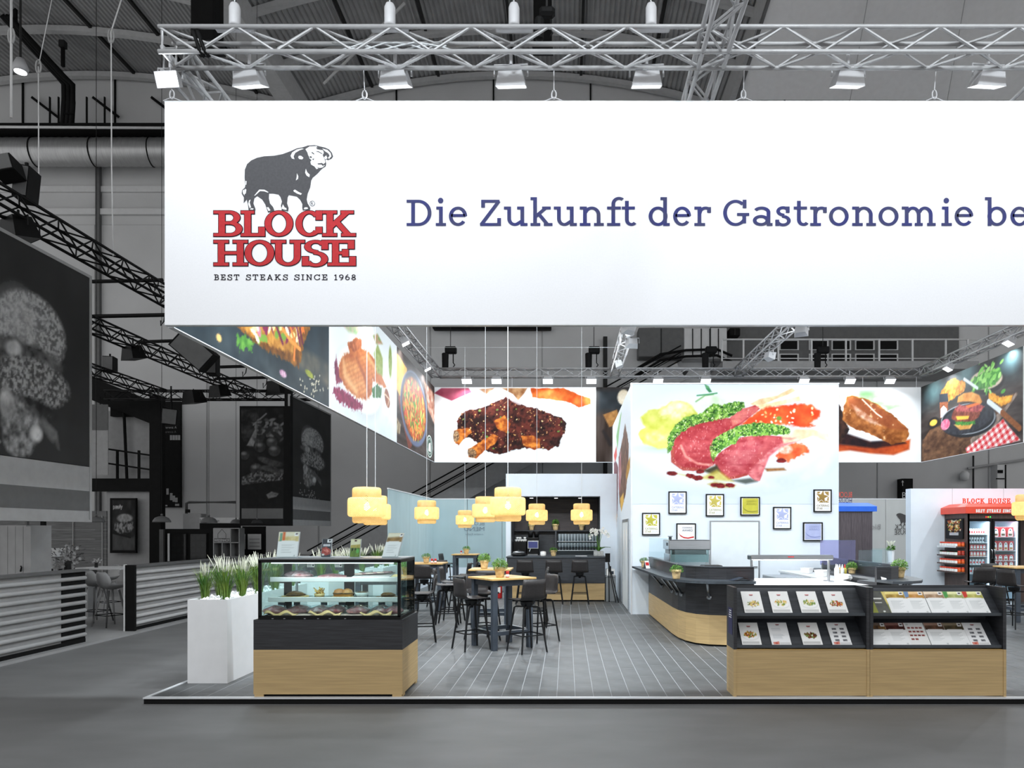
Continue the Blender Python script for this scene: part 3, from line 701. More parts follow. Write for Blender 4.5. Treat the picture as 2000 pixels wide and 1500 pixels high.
# towards the picture bands from the inner trusses
for i, y in enumerate((10.6, 14.4, 18.4, 22.0)):
    flood(('nearest', 'second', 'third', 'farthest')[i] + ' floodlight on the middle truss facing the left picture band', (1.5, y, 6.8), (-4.5, y + 1.2, 5.2), 110)
for i, y in enumerate((17.0, 21.0)):
    flood(('nearer', 'farther')[i] + ' floodlight on the right-hand truss facing the burger band', (5.95, y, 6.8), (12.0, y + 2, 5.2), 190)
for i, (x, y, tx) in enumerate(((1.5, 18.2, -2.6), (1.75, 19.6, .8), (5.95, 18.4, 8.8))):
    flood(('left', 'middle', 'right')[i] + ' floodlight over the stand facing the back picture band', (x, y, 6.8), (tx, 24.6, 5.3), 170)
for i, (x, tx) in enumerate(((1.75, 2.9), (5.7, 4.5))):
    flood(('left', 'right')[i] + ' floodlight above the counter facing the steak picture wall', (x, 10.6, 6.8), (tx, 15.6, 1.6), 30)
flood('added floodlight on the right-hand truss to brighten the fridge wall', (5.95, 13.2, 6.8), (10.2, 18.4, 1.6), 330)  # extra lamp added to brighten the white partition behind the fridges
# floodlights out of view, added with their truss to light the banner face
for i, x in enumerate((-4.0, -1.9, .2, 2.3, 4.4, 6.5)):
    nth = ('first', 'second', 'third', 'fourth', 'fifth', 'sixth')[i]
    flood(nth + ' added unseen floodlight from the left, lighting the banner front', (x, 4.6, 8.22), (x, 8.2, 6.45), 112, spread=100)
# upright lamp sockets on the top chord
for i, px in enumerate((465, 765, 1005, 1270)):
    x = WX(px, 8.0); t = thing('hoist_cover', ('first', 'second', 'third', 'fourth')[i] + ' white capped hoist cylinder from the left on top of the front truss', 'hoist', (x, 7.92, 7.29), 0, 'hoist cylinders on the front truss')
    part(t, 'cap', MB().lathe([(.055, .0), (.06, .02), (.06, .2), (.045, .24), (.012, .26)], 16), M['lamp_body'], True)
    part(t, 'base_clamp', MB().box(-.2, .2, -.03, .03, -.05, 0), M['lamp_body'])
    part(t, 'cord', MB().tube([(0, 0, .26), (-.12, .1, 1.6)], .006, 5), M['cable'])
# steel wires holding the banner, with shackles
for i, px in enumerate((336, 712, 1082, 1452, 1825)):
    x = WX(px, 8.2); t = thing('banner_wire', ('leftmost', 'second', 'third', 'fourth', 'rightmost')[i] + ' steel wire with shackle holding up the banner front', 'wire', (x, 8.2, BZ1), 0, 'wires holding the banner')
    part(t, 'wire', MB().tube([(0, 0, .12), (0, -.04, .36)], .006, 6), M['lamp_body'])
    part(t, 'shackle', MB().tube([(.025 * math.cos(a), 0, .07 + .05 * math.sin(a)) for a in np.linspace(0, 2 * math.pi, 13)[:-1]], .008, 6, closed=True), M['lamp_body'])
    part(t, 'strap', MB().tube([(-.1, 0, 0), (0, 0, .04), (.1, 0, 0)], .006, 5), M['lamp_body'])
for i, px in enumerate((905, 1000, 1370, 1685, 1790)):
    x = WX(px, 24.6); t = thing('banner_wire', ('first', 'second', 'third', 'fourth', 'fifth')[i] + ' wire from the left holding the back picture band', 'wire', (x, 24.6, BZ1), 0, 'wires holding the back band')
    part(t, 'wire', MB().tube([(0, 0, 0), (0, 0, .35)], .012, 6), M['lamp_body'])
# black chain hoists
def hoist(px, py, Z, label, zt=14.0, s=1.0):
    c = P(px, py, Z); t = thing('chain_hoist', label, 'chain hoist', c)
    part(t, 'motor', MB().cbox(-.2 * s, .22 * s, -.14 * s, .14 * s, -.05 * s, .2 * s, .03), M['hall_dark'])
    part(t, 'chain_bag', MB().lathe([(.05 * s, -.55 * s), (.12 * s, -.52 * s), (.13 * s, 0), (.1 * s, .02)], 10, (-.2 * s, 0, -.05)), M['hall_dark'])
    part(t, 'hook', MB().tube([(.1 * s, 0, -.05), (.1 * s, 0, -.4 * s), (.16 * s, 0, -.48 * s), (.1 * s, 0, -.55 * s)], .02 * s, 6), M['hall_dark'])
    part(t, 'chain', MB().tube([(0, 0, .2 * s), (0, 0, zt - c[2])], .012, 5), M['hall_dark2'])
for i, px in enumerate((880, 1160, 1388, 1607)):
    hoist(px, 688, 24.6, ('leftmost', 'second', 'third', 'rightmost')[i] + ' black chain hoist above the back truss', 12, .9)
hoist(1068, 30, 8.2, 'black chain hoist above the middle of the front truss', 12, .42)
for i, y in enumerate((10.25, 10.8, 12.5, 14.4, 15.7, 17.5, 20.9)):
    singlew('suspension_wire', MB().tube([(-4.3, y, 7.06), (1.5, y, 7.06)], .004, 5), M['cable'], ('nearest', 'second', 'third', 'fourth', 'fifth', 'sixth', 'farthest')[i] + ' thin wire stretched between the trusses, carrying pendant lamps', 'wire', (-4.3, y, 7.06), 'wires carrying the pendants')
# clamped black strap on the left truss end
t = thing('rigging_strap', 'black strap wrapped around the left end of the front truss', 'strap', P(383, 80, 7.95))
for d in (0, 9): partw(t, 'band', MB().tube([P(376 + d, 58, 7.9), P(381 + d, 72, 7.86), P(389 + d, 96, 7.86), P(400 + d, 112, 7.9)], .022, 6), M['hall_dark'], True)
# cable lying in the front truss
t = thing('truss_cable', 'pale cables looped along the front truss', 'cable', P(700, 100, 8.05))
for s in range(5):
    g = random.Random(s); pts = [P(680 - 8 * s + 26 * k, 92 + 9 * math.sin(k * .9 + s * 1.3) + g.uniform(-2, 2), 8.0 + .02 * s) for k in range(9)]
    partw(t, 'cable', MB().tube(pts, .008, 5), M['cable'], True)
# black neighbour trusses
truss('black_truss', 'nearest black lattice truss above the neighbouring booth', (-8.25, 6.5, 6.62), (-8.25, 25.2, 6.62), .3, .3, M['truss_black'])
truss('black_truss', 'middle black lattice truss running back above the neighbouring booth', (-10.9, 10, 6.52), (-10.9, 25.2, 6.52), .3, .3, M['truss_black'])
truss('black_truss', 'farthest left black lattice truss of the neighbouring booth', (-14.0, 14, 6.52), (-14.0, 25.2, 6.52), .3, .3, M['truss_black'])
truss('black_truss', 'black lattice truss crossing at the back of the neighbouring booth', (-16, 25.3, 6.5), (-8.1, 25.3, 6.5), .3, .3, M['truss_black'])
for i, (px0, py, px1, Z) in enumerate(((180, 550, 318, 18), (180, 618, 330, 17), (270, 668, 360, 20), (390, 718, 490, 21.5), (420, 740, 530, 23))):
    t = thing('black_pipe', ('topmost', 'second', 'third', 'fourth', 'lowest')[i] + ' thin black pipe hung between the black trusses', 'pipe', P(px0, py, Z))
    partw(t, 'pipe', MB().tube([P(px0, py, Z), P(px1, py - 3, Z)], .045, 8), M['truss_black']); partw(t, 'hook', MB().tube([P(px1 - 8, py - 3, Z), P(px1 - 10, py + 10, Z), P(px1 - 16, py + 18, Z), P(px1 - 16, py + 8, Z)], .015, 5), M['truss_black'])
for i, (px, py, Z, s) in enumerate(((262, 702, 18.3, .56), (40, 470, 11, .55), (430, 775, 22.9, .62), (380, 788, 25.2, .75), (545, 770, 25.2, .8))):
    flood(('black floodlight under the middle black truss', 'black floodlight just above the burger banner', 'black floodlight under the far end of the middle black truss', 'wide black floodlight below the back black truss', 'black floodlight beside the dark food banner', 'black floodlight hidden behind the burger banner edge')[i], P(px, py, Z), (WX(px, Z) + .6, Z + 1, .0), 0, s, light=False, m='truss_black', group='black floodlights of the neighbouring booth', hang=max(.2, 6.4 - P(px, py, Z)[2]))
def speaker(px, py, Z, label, w, h, tilt):
    c = P(px, py, Z); t = thing('hanging_speaker', label, 'loudspeaker', c)
    ax = Vector((math.cos(tilt), .2, -math.sin(tilt))).normalized(); ay = Vector((0, 1, 0)); az = ax.cross(ay).normalized(); ay = az.cross(ax)
    part(t, 'cabinet', MB().obox((0, 0, 0), (w, .35, h), ax, ay, az), M['hall_dark']); part(t, 'grille', MB().obox(ay * -.19, (w * .9, .02, h * .9), ax, ay, az), M['grey_dark'])
    part(t, 'bracket', MB().tube([az * h * .4, Vector((0, 0, max(h * .5 + .1, 6.8 - c[2])))], .03, 6), M['truss_black'])
speaker(380, 685, 16.1, 'dark tilted loudspeaker hanging at the corner of the banner', .85, .5, .75)
speaker(52, 362, 11.1, 'black loudspeaker hanging at the left edge of the picture', .2, .48, .1)
speaker(14, 330, 10.7, 'black moving-head lamp hanging at the left edge of the picture', .3, .24, -.3)
speaker(215, 712, 22.3, 'small black loudspeaker on the middle of the farthest black truss', .3, .45, .0)
speaker(416, 712, 17, 'narrow black loudspeaker below the banner corner', .22, .5, .0)
speaker(334, 815, 25.2, 'black square loudspeaker in front of the conference sign', .5, .55, .1)
# rigging wires at the upper left
def rig(pts, label, r=.012, hook=None):
    t = thing('rigging_wire', label, 'wire', pts[-1]); partw(t, 'wire', MB().tube(pts, r, 6), M['grey_light'], True)
    if hook: partw(t, 'hook', MB().tube([(hook[0] + .05 * math.cos(a), hook[1], hook[2] + .13 * math.sin(a)) for a in np.linspace(0, 2 * math.pi, 13)[:-1]], .016, 6, closed=True), M['grey_mid'])
rig([P(22, -20, 12), P(22, 230, 12)], 'thick steel rope with hook at the far left', .02, P(22, 70, 12))
rig([P(75, 130, 14), P(76, 420, 14)], 'thin wire dropping left of the round duct joint', .012, P(75, 130, 14))
rig([P(240, -10, 13), P(217, 62, 13), P(218, 330, 13), P(221, 500, 13)], 'thin slanting wire in front of the round duct', .012, P(217, 70, 13))
rig([P(102, -5, 14), P(76, 125, 14)], 'faint oblique wire running up to the roof', .008)
t = thing('floodlight', 'round hall spotlight shining at the upper left', 'floodlight', P(40, 140, 20))
partw(t, 'housing', MB().lathe([(.16, .0), (.2, .1), (.1, .35)], 16, P(40, 140, 20)), M['lamp_body'], True); partw(t, 'lens', MB().lathe([(.15, -.02), (.15, 0)], 16, P(40, 140, 20)), M['lamp_on']); partw(t, 'rod', MB().tube([P(40, 140, 20), (WX(40, 20), 20, 19.6)], .03, 6), M['hall_dark2'])
c = P(325, 155, 8.15)
flood('brightest floodlight at the left truss corner shining forward', c, (c[0] - .25, 5, 5.5), 25, .26)
# ---------------------------------------------------------------- hanging banner ring
def flatpoly(parent, name, pts, o_y, m, lift=0):
    """flat printed shape on the banner front, outline measured on the logo drawing"""
    return partw(parent, name, MB().add([(WX(x, BY0), o_y - lift, WZ(y, BY0)) for x, y in pts], [tuple(range(len(pts) - 1, -1, -1))]), m)
ban = thing('hanging_banner', 'huge white fabric banner with grey bull logo and blue slogan hanging above the stand', 'banner', (BX0, BY0, BZ0))
partw(ban, 'fabric', MB().box(BX0, BX1, BY0, BY0 + .06, BZ0 + .012, BZ1 - .012), M['white_fabric'])
for z in (BZ0, BZ1 - .012): partw(ban, 'frame_rail', MB().box(BX0, BX1, BY0 - .002, BY0 + .064, z, z + .012), M['alu'])
fy = BY0 - .003
k = 5.172
def LG(pts): return [(400 + x / k, 270 + y / k) for x, y in pts]
bull = LG([(410, 480), (403, 400), (405, 320), (428, 262), (470, 225), (530, 198), (600, 183), (700, 178), (790, 160), (870, 130), (930, 103), (990, 92), (1040, 75), (1110, 70), (1160, 82), (1215, 95), (1255, 113), (1285, 148), (1297, 185), (1283, 207), (1243, 224), (1230, 212), (1218, 222), (1228, 258), (1222, 285), (1195, 302), (1175, 318), (1140, 358), (1090, 400), (1075, 430), (1065, 500), (1040, 560), (1030, 620), (1040, 660), (1067, 705), (1062, 730), (990, 730), (985, 700), (987, 668), (965, 625), (930, 590), (850, 575), (838, 600), (832, 660), (848, 705), (843, 742), (778, 728), (770, 680), (780, 640), (765, 595), (745, 570), (690, 560), (650, 560), (648, 610), (660, 660), (690, 695), (705, 732), (668, 747), (640, 752), (625, 712), (612, 670), (580, 620), (530, 585), (500, 610), (492, 660), (512, 712), (514, 730), (443, 727), (438, 680), (425, 620), (393, 657), (396, 600), (373, 560), (378, 525), (405, 500)])
flatpoly(ban, 'bull_emblem', bull, fy, M['logo_grey'])
whites = [[(1002, 110), (960, 124), (915, 150), (898, 185), (908, 214), (882, 207), (868, 180), (884, 145), (930, 116), (980, 106)],
          [(945, 195), (952, 180), (975, 180), (998, 200), (985, 216), (955, 212)],
          [(1018, 112), (1060, 85), (1130, 82), (1146, 100), (1130, 112), (1155, 118), (1196, 124), (1204, 150), (1192, 172), (1215, 225), (1218, 250), (1200, 262), (1212, 280), (1190, 298), (1160, 302), (1130, 315), (1110, 288), (1075, 268), (1068, 240), (1080, 222), (1058, 205), (1056, 190), (1045, 172), (1040, 150)],
          [(1188, 106), (1240, 120), (1272, 152), (1280, 185), (1256, 212), (1246, 200), (1262, 180), (1250, 155), (1213, 132)],
          [(1228, 175), (1240, 205), (1216, 218), (1206, 195)],
          [(1022, 310), (1036, 345), (1062, 370), (1057, 396), (1030, 380), (1015, 350)], [(932, 356), (946, 385), (944, 412), (922, 428), (930, 392)],
          [(500, 582), (552, 520), (605, 522), (645, 545), (640, 552), (600, 538), (560, 536), (512, 580)], [(896, 530), (912, 520), (950, 545), (982, 560), (972, 575), (935, 562), (900, 540)],
          [(465, 622), (455, 650), (470, 700), (455, 708), (440, 665), (448, 630)], [(456, 722), (470, 708), (495, 712), (488, 724)], [(626, 700), (645, 698), (665, 730), (645, 738)], [(776, 712), (790, 668), (808, 700), (826, 708), (828, 726), (800, 722)], [(1000, 718), (1010, 700), (1038, 700), (1046, 714), (1020, 720)],
          [(412, 432), (424, 436), (422, 470), (413, 474)], [(384, 530), (404, 518), (404, 580), (388, 560)], [(408, 512), (422, 520), (416, 560), (404, 566)]]
for w in whites: flatpoly(ban, 'bull_highlight', LG(w), fy, M['white_fabric'], .002)
for w in ([(1065, 182), (1085, 190), (1078, 204), (1060, 198)], [(1085, 140), (1108, 160), (1105, 168), (1080, 150)], [(1140, 258), (1185, 252), (1205, 268), (1200, 288), (1180, 268), (1145, 268)], [(1085, 214), (1108, 206), (1100, 224)], [(1130, 95), (1143, 92), (1142, 106), (1126, 104)], [(1115, 136), (1150, 134), (1190, 158), (1188, 164), (1150, 142)], [(1120, 285), (1145, 300), (1160, 298), (1150, 308)]):
    flatpoly(ban, 'bull_feature', LG(w), fy, M['logo_grey'], .004)
O3 = (0, 0, 0); RX = (1, 0, 0); UZ = (0, 0, 1)
def banner_letter(ch, x0, x1, yb, yt, wx, wy, outline=True):
    a, b = WX(400 + x0 / k, BY0), WX(400 + x1 / k, BY0); zb, zt = WZ(270 + yb / k, BY0), WZ(270 + yt / k, BY0)
    if outline: letter(ban, ch, (0, fy, 0), RX, UZ, a, b, zb, zt - zb, wx, wy, M['logo_black'], .001 if ch not in 'OU' else .002, .026, 'letter_outline')
    letter(ban, ch, (0, fy, 0), RX, UZ, a, b, zb, zt - zb, wx, wy, M['logo_red'], .005)
for ch, a, b in (('B', 92, 382), ('L', 367, 610), ('O', 608, 893), ('C', 921, 1188), ('K', 1190, 1526)): banner_letter(ch, a, b, 993, 735, .25, .115)
for ch, a, b in (('H', 92, 437), ('O', 407, 702), ('U', 672, 1012), ('S', 985, 1248), ('E', 1243, 1527)): banner_letter(ch, a, b, 1290, 1032, .25, .115)
def banner_word(s, x0, x1, yb, yt, wx, wy, m, gap): word(ban, s, (0, fy, 0), RX, UZ, WX(x0, BY0), WX(x1, BY0), WZ(yb, BY0), WZ(yt, BY0) - WZ(yb, BY0), wx, wy, m, .002, gap)
for s, a, b in (('BEST', 95, 350), ('STEAKS', 417, 840), ('SINCE', 905, 1240), ('1968', 1308, 1527)): banner_word(s, 400 + a / k, 400 + b / k, 270 + 1434 / k, 270 + 1377 / k, .16, .12, M['logo_black'], .26)
t_ = ('®', 1088, 660)
partw(ban, 'registered_mark', MB().tube([(WX(400 + (1087 + 25 * math.cos(a)) / k, BY0), fy - .001, WZ(270 + (660 + 25 * math.sin(a)) / k, BY0)) for a in np.linspace(0, 2 * math.pi, 25)[:-1]], .0022, 4, closed=True), M['logo_grey'])
text(ban, 'R', (WX(400 + 1075 / k, BY0), fy, WZ(270 + 674 / k, BY0)), RX, UZ, .03, M['logo_grey'], .002)
c2 = lambda x: 650 + x / 2.857
c3 = lambda x: 1300 + x / 2.857
for ch, a, b in (('D', c2(412), c2(551)), ('i', c2(575), c2(632)), ('e', c2(648), c2(750)), ('Z', c2(820), c2(939)), ('u', c2(955), c2(1087)), ('k', c2(1103), c2(1226)), ('u', c2(1233), c2(1362)), ('n', c2(1378), c2(1512)), ('f', c2(1530), c2(1624)), ('t', c2(1612), c2(1694)), ('d', c2(1762), c2(1880)), ('e', c2(1899), c2(1999)), ('r', c3(160), c3(253)), ('G', c3(321), c3(466)), ('a', c3(486), c3(596)), ('s', c3(612), c3(698)), ('t', c3(714), c3(797)), ('r', c3(806), c3(899)), ('o', c3(911), c3(1021)), ('n', c3(1040), c3(1173)), ('o', c3(1187), c3(1299)), ('m', c3(1317), c3(1506)), ('i', c3(1538), c3(1596)), ('e', c3(1612), c3(1716)), ('b', c3(1781), c3(1901)), ('e', c3(1923), c3(2024))):
    letter(ban, ch, (0, fy, 0), RX, UZ, WX(a, BY0), WX(b, BY0), WZ(441.5, BY0), 51 / F * BY0, .145, .11, M['ink_blue'], .002)

# ---- pictures on the inside of the ring
def leafy(p, cx, cy, s, n, cols, seed):
    g = random.Random(seed)
    for _ in range(n): p.ell(cx + g.gauss(0, s), cy + g.gauss(0, s * .6), s * g.uniform(.25, .5), s * g.uniform(.1, .22), g.choice(cols), rot=g.uniform(0, 180), soft=s * .06)
def side_band(name, label, X, y0, y1, fn, sgn):
    t = thing('picture_band', label, 'picture banner', (X, y0, BZ0))
    if y0 < 8.3: y0 = 8.27
    X -= sgn * .035; partw(t, 'backing', MB().box(X - .03, X + .03, y0, y1, BZ0, BZ1), M['white_fabric'])
    xx = X + (.034 if sgn < 0 else -.034)
    # the sheet runs from the near end (u = 0) to the far end
    a, b, r = ((xx, y0, BZ1), (0, 1, 0), 1) if sgn < 0 else ((xx, y1, BZ1), (0, -1, 0), -1)
    picture(t, 'print', a, b, (0, 0, 1), y1 - y0, BZ1 - BZ0, 190, 120, fn, coords=side_cm(y0))
    partw(t, 'frame_rail', MB().box(X - .035, X + .035, y0, y1, BZ0 - .012, BZ0), M['alu'])
    return t
Ya, Yb = 8.2 + 16.4 / 3, 8.2 + 32.8 / 3
XL = BX0
def sandwich(p):
    S = lambda pts: on_side(XL, 8.2, pts)
    p.c[:] = (38, 52, 60); n = p.fbm(60, 3)
    p.c += ((n - .5) * 34)[..., None] * np.array([.8, 1.0, 1.05])
    p.poly(S([(322, 636), (400, 636), (560, 700), (633, 735), (640, 800), (600, 790)]), (64, 74, 78), (34, 44, 50), 40, 4, soft=40)
    p.poly(S([(545, 662), (600, 690), (640, 715), (640, 760), (575, 715), (552, 700)]), (104, 98, 84), (60, 66, 66), 30, 5, soft=14)
    p.poly(S([(452, 560), (600, 560), (595, 640), (583, 668), (573, 718), (545, 700), (488, 672), (465, 648), (448, 634)]), (150, 98, 38), (84, 50, 20), 12, 6, soft=3, rough=5)
    p.poly(S([(455, 560), (590, 560), (580, 640), (560, 690), (510, 670), (470, 650), (455, 632)]), (206, 150, 70), (150, 96, 36), 10, 7, soft=5, rough=5)
    g = random.Random(3)
    for _ in range(60):
        x, y = g.uniform(478, 585), g.uniform(600, 660); q = S([(x, y)])[0]
        c = g.choice([(236, 214, 150), (222, 120, 54), (120, 40, 76), (112, 152, 60), (244, 232, 200), (190, 120, 140)])
        p.ell(q[0], q[1], g.uniform(5, 16), g.uniform(2, 6), c, rot=g.uniform(-80, 80), soft=1.5)
    for pts, c in (([(556, 637), (565, 668), (563, 700)], (228, 130, 58)), ([(540, 640), (555, 662), (575, 680)], (236, 150, 70)), ([(528, 636), (540, 668)], (110, 36, 70)), ([(575, 640), (580, 668)], (96, 34, 60))): p.line(S(pts), 7, c, soft=2)
    p.poly(S([(447, 648), (455, 655), (463, 650), (470, 660), (485, 668), (478, 672), (480, 688), (468, 678), (452, 682), (455, 668), (446, 672)]), (104, 158, 66), (50, 104, 40), 9, 8, soft=2, rough=4)
    p.ell(*S([(541, 728)])[0], 14, 5.5, (226, 206, 220), (130, 60, 100), sc_=6, soft=2)
    p.ell(*S([(594, 729)])[0], 21, 5.5, (172, 178, 74), (120, 130, 50), rot=4, sc_=9, soft=2)
    for _ in range(40): q = S([(g.gauss(600, 10), g.gauss(752, 9))])[0]; p.ell(q[0], q[1], 2.2, 1.6, (216, 210, 186), soft=1)
    p.ell(*S([(412, 657)])[0], 7, 5, (214, 176, 110), soft=2)
side_band('a', 'picture of a loaded sandwich on a dark board, hung nearest inside the ring', XL, 8.2, Ya, sandwich, -1)
def duck(p):
    S = lambda pts: on_side(XL, Ya, pts)
    p.c[:] = (244, 251, 253)
    p.poly(S([(633, 760), (700, 790), (770, 840), (770, 900), (633, 830)]), (226, 240, 246), (238, 248, 251), 60, 2, soft=50)
    p.ell(*S([(700, 752)])[0], 175, 72, (222, 230, 232), soft=18); p.ell(*S([(700, 745)])[0], 165, 66, (252, 254, 254), soft=8)
    p.poly(S([(645, 755), (660, 760), (690, 780), (702, 790), (700, 802), (680, 798), (655, 785), (642, 765)]), (168, 44, 92), (110, 24, 62), 9, 3, soft=4, rough=8)
    p.poly(S([(650, 690), (654, 720), (662, 745), (650, 750), (646, 720)]), (150, 50, 84), (100, 24, 60), 8, 5, soft=4, rough=5)
    p.poly(S([(655, 712), (662, 695), (676, 688), (672, 672), (690, 660), (700, 664), (700, 680), (712, 686), (726, 700), (738, 728), (745, 752), (735, 752), (722, 742), (720, 770), (712, 782), (690, 776), (668, 758), (656, 735)]), (214, 128, 62), (182, 88, 34), 20, 6, soft=5, rough=5)
    p.poly(S([(662, 712), (674, 700), (690, 706), (704, 740), (712, 772), (692, 770), (672, 752), (662, 732)]), (236, 164, 96), (212, 124, 58), 9, 7, soft=14)
    p.poly(S([(672, 672), (690, 660), (700, 664), (698, 680), (684, 688)]), (150, 72, 36), (206, 120, 70), 10, 8, soft=3, rough=3)
    p.poly(S([(696, 690), (712, 690), (728, 715), (726, 738), (712, 722)]), (232, 150, 86), (196, 108, 48), 10, 9, soft=8)
    p.poly(S([(726, 712), (740, 735), (750, 757), (744, 758), (734, 738)]), (206, 118, 56), None, soft=4)
    p.poly(S([(720, 760), (731, 750), (740, 758), (738, 778), (722, 776)]), (70, 128, 72), (40, 92, 46), 8, 10, soft=3, rough=4)
    p.ell(*S([(757, 708)])[0], 18, 40, (160, 178, 88), (120, 146, 60), sc_=8, soft=6); p.poly(S([(724, 690), (732, 672), (742, 700), (742, 735), (730, 728)]), (176, 190, 110), (140, 160, 80), 8, 4, soft=8)
    p.poly(S([(722, 655), (732, 652), (742, 672), (728, 672)]), (226, 150, 130), (120, 170, 90), 10, 4, soft=6); p.poly(S([(664, 636), (686, 632), (704, 640), (690, 655), (674, 648)]), (232, 190, 186), (160, 200, 140), 14, 5, soft=9)
    p.poly(S([(740, 770), (752, 752), (766, 760), (768, 800), (752, 830), (742, 812)]), (232, 240, 243), (250, 253, 254), 30, 6, soft=8)
    p.ell(*S([(751, 778)])[0], 28, 20, (124, 66, 40), (170, 96, 60), rot=30, sc_=12, soft=3); p.line(S([(745, 768), (755, 780), (752, 792)]), 5, (226, 190, 160), soft=2)
    bodyp = S([(655, 712), (662, 695), (676, 688), (690, 690), (712, 686), (726, 700), (738, 728), (722, 742), (720, 770), (712, 782), (690, 776), (668, 758), (656, 735)])
    p.lay(p.mpoly(bodyp, 12) * np.clip(np.sin(p.x / 2.6 + p.y / 5) * np.sin(p.y / 2.6 - p.x / 6) * .6, 0, 1), (150, 72, 24), a=.7)
    for pts, c, w in (([(664, 705), (668, 735), (690, 765)], (252, 206, 150), 16), ([(712, 695), (728, 722)], (250, 200, 140), 10), ([(690, 700), (706, 735), (716, 770)], (140, 62, 24), 8)): p.line(S(pts), w, c, soft=14, a=.6)
side_band('b', 'picture of a roast duck leg on a white plate, beside the sandwich picture', XL, Ya, Yb, duck, -1)
def pan(p):
    S = lambda pts: on_side(XL, Yb, pts)
    p.c[:] = (58, 48, 44); t = p.fbm(30, 4, 3, .4, 2); p.c += ((t - .5) * 60)[..., None]
    p.poly(S([(770, 690), (790, 720), (788, 760), (776, 775), (770, 760)]), (226, 172, 84), (192, 132, 54), 24, 5, soft=6)
    p.poly(S([(772, 770), (782, 780), (800, 870), (794, 880), (776, 800)]), (142, 74, 56), (96, 46, 36), 12, 6, soft=4)
    p.poly(S([(824, 745), (845, 770), (845, 830), (832, 800)]), (206, 178, 160), (120, 60, 40), 12, 8, soft=8); p.poly(S([(770, 815), (778, 830), (776, 848), (770, 845)]), (190, 176, 150), (110, 90, 60), 8, 3, soft=4)
    c = S([(806, 800)])[0]; p.ell(c[0], c[1], 190, 108, (96, 106, 132), soft=6); p.ell(c[0] - 4, c[1] - 6, 176, 97, (58, 66, 84), soft=5); p.ell(c[0], c[1], 166, 90, (170, 90, 40), (110, 54, 24), sc_=14, soft=8)
    g = random.Random(11)
    for _ in range(330):
        a, r = g.uniform(0, 6.28), math.sqrt(g.random()); x, y = c[0] + 150 * r * math.cos(a), c[1] + 82 * r * math.sin(a)
        p.ell(x, y, g.uniform(8, 18), g.uniform(3.5, 7), g.choice([(232, 120, 50), (226, 156, 66), (206, 84, 40), (122, 160, 60), (238, 178, 96), (196, 60, 46), (170, 100, 52), (90, 134, 48)]), rot=g.uniform(0, 180), soft=2)
    q = S([(835, 872)])[0]; p.ell(q[0], q[1], 52, 38, (52, 74, 62), soft=2); p.lay(p.mell(q[0], q[1], 50, 36, 0, 1.5) - p.mell(q[0], q[1], 46, 33, 0, 1.5), (236, 240, 236)); p.lay(p.mell(q[0], q[1], 36, 26, 0, 1.5) - p.mell(q[0], q[1], 33, 24, 0, 1.5), (236, 240, 236)); p.poly([(q[0] - 20, q[1] + 16), (q[0] - 14, q[1] - 8), (q[0] + 16, q[1] - 14), (q[0] + 20, q[1] + 16)], (236, 240, 236), soft=2)
side_band('c', 'picture of a vegetable pan on dark wood, beside the duck picture', XL, Yb, BY1, pan, -1)
def front_band(label, x0, x1, fn, nx=330, ny=150):
    X0, X1 = WX(x0, BY1), WX(x1, BY1); t = thing('picture_band', label, 'picture banner', (X0, BY1, BZ0))
    partw(t, 'backing', MB().box(X0, X1, BY1, BY1 + .06, BZ0, BZ1), M['white_fabric'])
    picture(t, 'print', (X0, BY1 - .004, BZ1), (1, 0, 0), (0, 0, 1), X1 - X0, BZ1 - BZ0, nx, ny, fn, coords=front_px(BY1))
    partw(t, 'frame_rail', MB().box(X0, X1, BY1 - .006, BY1 + .065, BZ0 - .015, BZ0), M['alu'])
